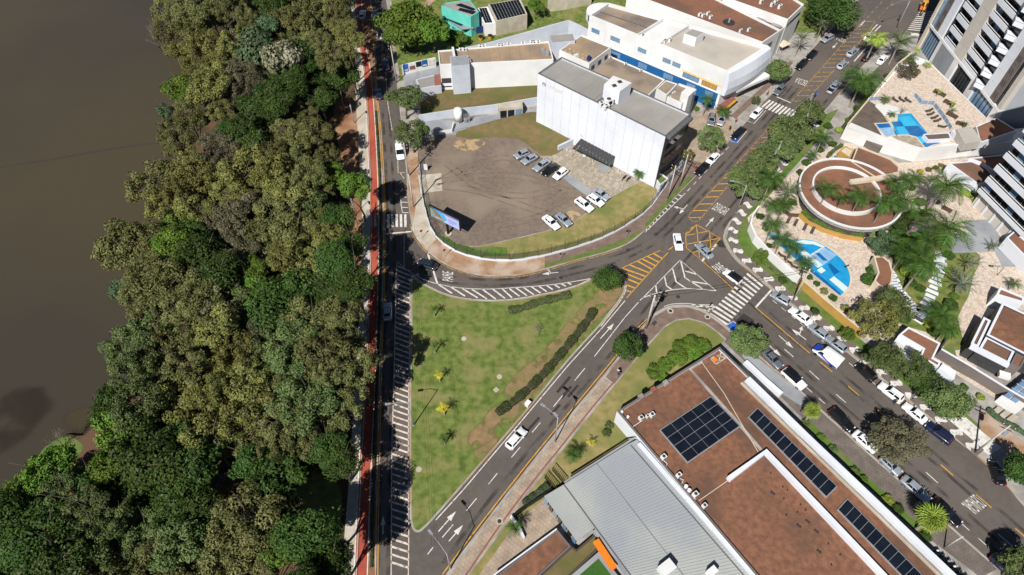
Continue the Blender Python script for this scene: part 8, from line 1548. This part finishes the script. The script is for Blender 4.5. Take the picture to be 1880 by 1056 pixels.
for v in (-.02, 1.02): m = MB(); m.bar(A + nn_ * .5, B + nn_ * .5, .06, 3.0 + HB * v, 3.0 + HB * v + .05); ob('catwalk_rail', m, m_black, t)
# ---- lot fence on its stepped white kerb wall
fp = spl(GL([(770, 300), (772, 330), (776, 362), (784, 398), (797, 431), (830, 459), (880, 475.5), (940, 479.5), (1000, 470), (1060, 454), (1110, 436), (1150, 415), (1190, 386), (1213, 356), (1228, 335)], PZ), 5)
t = thing('mesh_fence', 'green-black mesh fence on a stepped white base wall around the gravel lot', 'fence', tuple(fp[0])); acc = 0; nx = 0; posts = []
for i in range(1, len(fp)):
    sl = (fp[i] - fp[i - 1]).length
    while acc + sl > nx: posts.append(fp[i - 1].lerp(fp[i], (nx - acc) / sl)); nx += 2.9
    acc += sl
m_mesh = mk('fence_mesh', (0.02, 0.05, 0.035), rough=.7)
N_ = m_mesh.node_tree; B_n = N_.nodes['Principled BSDF']; B_n.inputs['Alpha'].default_value = 0.3
for i, p in enumerate(posts):
    m = MB(); m.cyl(p, .045, PZ, 2.5, 6); ob('post', m, m_black, t); m = MB(); dn = (posts[min(i + 1, len(posts) - 1)] - posts[max(0, i - 1)]).normalized(); nv = Vector((-dn.y, dn.x, 0)); m.tube([p + Vector((0, 0, 2.35)), p + nv * .35 + Vector((0, 0, 2.75))], .04, 5); ob('barb_arm', m, m_black, t)
    if i + 1 < len(posts):
        q = posts[i + 1]; hh = .42 + .12 * (i % 2); m = MB(); m.bar(p, q, .22, PZ, PZ + hh); ob('base_wall', m, m_panel, t)
        m = MB(); m.poly([p + Vector((0, 0, hh)), q + Vector((0, 0, hh)), q + Vector((0, 0, 2.2)), p + Vector((0, 0, 2.2))]); ob('mesh_panel', m, m_mesh, t)
        m = MB(); m.tube([p + Vector((0, 0, 2.2)), q + Vector((0, 0, 2.2))], .03, 4); ob('top_rail', m, m_black, t)
# street-side glass and steel fence by the panelled building
r = thing('glass_fence', 'blue-grey glazed fence panels by the street corner of the panelled building', 'fence', tuple(G((1213, 352), PZ))); ga, gb = G((1212, 353), PZ), G((1262, 300), PZ)
for k in range(8): m = MB(); m.bar(ga.lerp(gb, (k + .05) / 8), ga.lerp(gb, (k + .95) / 8), .06, PZ + .1, 2.0); ob('glass_panel', m, m_glassblue, r); m = MB(); m.cyl(ga.lerp(gb, k / 8), .05, PZ, 2.1, 6); ob('post', m, m_darkgrey, r)
t = thing('slatted_pergola', 'dark slatted pergola over the side yard of the panelled building', 'pergola', tuple(G((1230, 290), PZ)))
for k in range(8): a_, b_ = lerp2((1222, 284), (1240, 302), k / 7), lerp2((1238, 270), (1256, 288), k / 7); m = MB(); m.bar(G(a_, 3), G(b_, 3), .14, 2.9, 3.05); ob('slat', m, m_darkgrey, t)
for q in ((1222, 284), (1240, 302), (1238, 270), (1256, 288)): m = MB(); m.cyl(G(q, 3), .07, PZ, 2.9, 6); ob('post', m, m_black, t)
for k, (q, lab) in enumerate((((1228, 308), 'grey waste container nearest the corner planter'), ((1235, 304), 'grey waste container in the middle of the side yard row'), ((1242, 300), 'grey waste container at the far end of the side yard row'))):
    c = G(q, PZ); t = thing('waste_container', lab, 'container', (c.x, c.y, PZ), .7, 'waste containers'); m = MB(); m.prism([(-.6, -.45), (.6, -.45), (.6, .45), (-.6, .45)], .15, 1.15, True); ob('bin', m, m_slab, t, local=True); m = MB(); m.blob((0, 0, 1.15), (.62, .47, .2), 10, 4); ob('lid', m, m_darkgrey, t, local=True)
    for x in (-.5, .5): m = MB(); m.cyl((x, 0), .09, 0, .15, 8); ob('castor', m, m_tyre, t, local=True)
# ---- signs, banners and bins
def sign(label, q, col, h=2.4, a=.5, z=PZ, shape='disc'):
    b = G(q, z); t = thing('traffic_sign', label, 'traffic sign', (b.x, b.y, z), 0, 'traffic signs'); m = MB(); m.cyl(b, .04, z, z + h, 6); ob('post', m, m_steel, t)
    u = Vector((math.cos(a), math.sin(a), 0)); n = Vector((u.y, -u.x, 0)) * .05; k = 4 if shape == 'square' else 12; o = math.pi / 4 if shape == 'square' else 0
    m = MB(); m.poly([b + n + u * math.cos(i * 2 * math.pi / k + o) * .34 + Vector((0, 0, h - .1 + .34 * math.sin(i * 2 * math.pi / k + o))) for i in range(k)]); ob('sign_plate', m, col, t); return t
for lab, q, c_, sh_ in (('round red-edged sign on the corner pavement below the billboard', (775, 437), m_tail, 'disc'), ('round sign on the outside of the curve', (817, 472), m_tail, 'disc'), ('small post sign near the curve verge', (1028, 479), m_black, 'square'), ('dark post sign on the verge by the fence near the crossing approach', (1149, 437), m_black, 'disc'), ('yellow sign at the slow lettering lamp', (1354, 392), m_yellow, 'square'), ('post sign on the corner hatch before the crossing', (1299, 572), m_black, 'disc'), ('yellow plate sign beside the utility pole on the mosaic pavement', (1464, 543), m_yellow, 'square'), ('post sign on the grass verge at the white resort wall', (1340, 436), m_steel, 'disc')): sign(lab, q, c_, 2.3, .5, PZ, sh_)
for k, (q, lab) in enumerate((((779, 314), 'white upright banner at the lot entrance'), ((1069, 290), 'lilac feather banner under the entrance canopy'))):
    c = G(q, PZ); t = thing('banner', lab, 'banner', (c.x, c.y, PZ)); m = MB(); m.cyl(c, .04, PZ, 2.2, 6); ob('pole', m, m_steel, t); m = MB(); m.prism([(c.x, c.y - .03), (c.x + .8, c.y - .03), (c.x + .8, c.y + .03), (c.x, c.y + .03)], PZ + .3, 2.15, True); ob('cloth', m, m_panel, t)
for k, (q, lab) in enumerate((((883, 74), 'yellow bin on the grass bank, left of two'), ((900, 72), 'yellow bin on the grass bank, right of two'))):
    c = G(q, PZ); t = thing('yellow_bin', lab, 'bin', (c.x, c.y, PZ), 0, 'yellow bins'); m = MB(); m.cyl((0, 0), .5, .1, 1.1, 10, .65); ob('body', m, m_yellow, t, local=True); m = MB(); m.cyl((0, 0), .68, 1.1, 1.2, 10); ob('rim', m, m_black, t, local=True); m = MB(); m.box((0, 0, .06), (.5, .5, .12)); ob('foot', m, m_black, t, local=True)
c = G((969, 744), PZ); t = thing('utility_cabinet', 'small white cabinet on the edge of the grass island by the diagonal street', 'cabinet', (c.x, c.y, PZ), .9); m = MB(); m.box((0, 0, .45), (.9, .7, .9)); ob('body', m, m_paint, t, local=True); m = MB(); m.box((0, 0, .93), (1.0, .8, .06)); ob('lid', m, m_white, t, local=True); m = MB(); m.box((0, -.355, .45), (.7, .02, .7)); ob('door', m, m_pale, t, local=True)
for q, lab in (((852, 622), 'round concrete manhole in the middle of the island lawn'), ((911, 716), 'square concrete slab on the island lawn near the long hedge'), ((917, 692), 'small soil mound on the island lawn above the slab'), ((769, 862), 'round drain cover on the lower island lawn')):
    c = G(q, PZ); m = MB(); m.cyl(c, .5 if 'square' not in lab else .6, PZ, PZ + .08, 4 if 'square' in lab else 12); tag(ob('drain_cover', m, m_pale), lab, 'drain cover', 'drain covers on the lawn')
lay(blkC, 'drain_grate', [(1196, 594), (1202, 588), (1207, 592), (1201, 599)], m_darkgrey); lay(blkA, 'red_mat', [(1274, 308), (1279, 306), (1282, 309), (1277, 311)], m_tail)
# bollards
for i, q in enumerate([(1041, 279), (1088, 298), (1135, 316), (1142, 346), (1115, 361)]):
    c = G(q, PZ); t = thing('bollard', 'white bollard, %s from the canopy, on the stone paving' % ORD[i], 'bollard', (c.x, c.y, PZ + .02), 0, 'bollards'); m = MB(); m.cyl((0, 0), .1, 0, .7, 10); ob('shaft', m, m_paint, t, local=True); m = MB(); m.blob((0, 0, .7), (.1, .1, .06), 10, 4); ob('cap', m, m_paint, t, local=True)
# ---- playground, white tent, orange backhoe
c = G((412, 893), 0); t = thing('swing_set', 'yellow and blue swing frame in the park clearing', 'swing', (c.x, c.y, 0), 1.2)
for x in (-1.4, 1.4):
    for s in (-1, 1): m = MB(); m.tube([(x, s * .9, 0), (x, 0, 2.4)], .06, 6); ob('leg', m, m_yellow, t, local=True)
m = MB(); m.tube([(-1.5, 0, 2.4), (1.5, 0, 2.4)], .06, 6); ob('top_bar', m, m_bluepaint, t, local=True)
for x in (-.6, .6):
    for s in (-.2, .2): m = MB(); m.tube([(x + s, 0, 2.4), (x + s, 0, .5)], .02, 4); ob('chain', m, m_steel, t, local=True)
    m = MB(); m.box((x, 0, .48), (.5, .22, .05)); ob('seat', m, m_black, t, local=True)
c = G((322, 948), 0); t = thing('playground_slide', 'blue and yellow playground slide in the shade of the park clearing', 'slide', (c.x, c.y, 0), .4)
m = MB(); m.loft([[(-1.2, -.3, 1.8), (-1.2, .3, 1.8)], [(0, -.3, 1.0), (0, .3, 1.0)], [(1.2, -.3, .3), (1.2, .3, .3)], [(1.7, -.3, .25), (1.7, .3, .25)]]); ob('chute', m, m_bluepaint, t, local=True)
for s in (-.3, .3): m = MB(); m.tube([(-1.8, s, 0), (-1.2, s, 1.8), (-1.2, s, 2.5)], .05, 6); ob('ladder_rail', m, m_yellow, t, local=True); m = MB(); m.tube([(0, s, 0), (0, s, 1)], .05, 6); ob('support', m, m_tail, t, local=True)
for k in range(5): m = MB(); zz = .3 + k * .33; x_ = -1.8 + .6 * zz / 1.8; m.tube([(x_, -.3, zz), (x_, .3, zz)], .03, 5); ob('rung', m, m_yellow, t, local=True)
c = G((1431, 92), PZ); t = thing('canopy_tent', 'cream square canopy tent at the avenue side of the white building', 'tent', (c.x, c.y, PZ), .6); m = MB(); a_ = m.add([(-1.7, -1.7, 2.2), (1.7, -1.7, 2.2), (1.7, 1.7, 2.2), (-1.7, 1.7, 2.2), (0, 0, 3.1)]); m.f += [[a_[0], a_[1], a_[4]], [a_[1], a_[2], a_[4]], [a_[2], a_[3], a_[4]], [a_[3], a_[0], a_[4]]]; ob('cover', m, m_cream, t, local=True)
for x in (-1.65, 1.65):
    for y in (-1.65, 1.65): m = MB(); m.cyl((x, y), .04, 0, 2.2, 6); ob('leg', m, m_steel, t, local=True)
c = G((1692, 18), .02); t = thing('backhoe', 'orange backhoe on the cross street beside the tower shadow', 'backhoe', (c.x, c.y, .02), 1.1)
m = MB(); m.box((0, 0, 1.0), (2.6, 1.4, .8)); ob('body', m, m_orange, t, local=True); m = MB(); m.box((-.2, 0, 2.0), (1.2, 1.3, 1.2)); cb = ob('cab', m, m_glass, t, local=True); m = MB(); m.box((-.2, 0, 2.65), (1.35, 1.4, .12)); ob('cab_roof', m, m_yellow, cb, local=True)
for x in (-.9, .9):
    for s in (-1, 1): m = MB(); rows = [[(x + .55 * math.cos(k * math.pi / 7), s * y_, .55 + .55 * math.sin(k * math.pi / 7)) for k in range(14)] for y_ in (.62, 1.0)]; ids = m.loft(rows, True); m.f += [ids[0], ids[-1]]; ob('wheel', m, m_tyre, t, local=True)
m = MB(); m.tube([(-1.3, 0, 1.2), (-2.3, 0, 3.2), (-3.4, 0, 1.8), (-3.3, 0, .6)], [.2, .18, .15, .12], 6); ob('boom', m, m_yellow, t, local=True); m = MB(); m.box((-3.3, 0, .45), (.6, .7, .5)); ob('bucket', m, m_darkgrey, t, local=True); m = MB(); m.box((1.9, 0, .5), (.7, 1.9, .7)); ob('front_loader', m, m_yellow, t, local=True); m = MB(); m.tube([(1.0, 0, 1.2), (1.7, 0, .8)], .15, 6); ob('loader_arm', m, m_yellow, t, local=True)
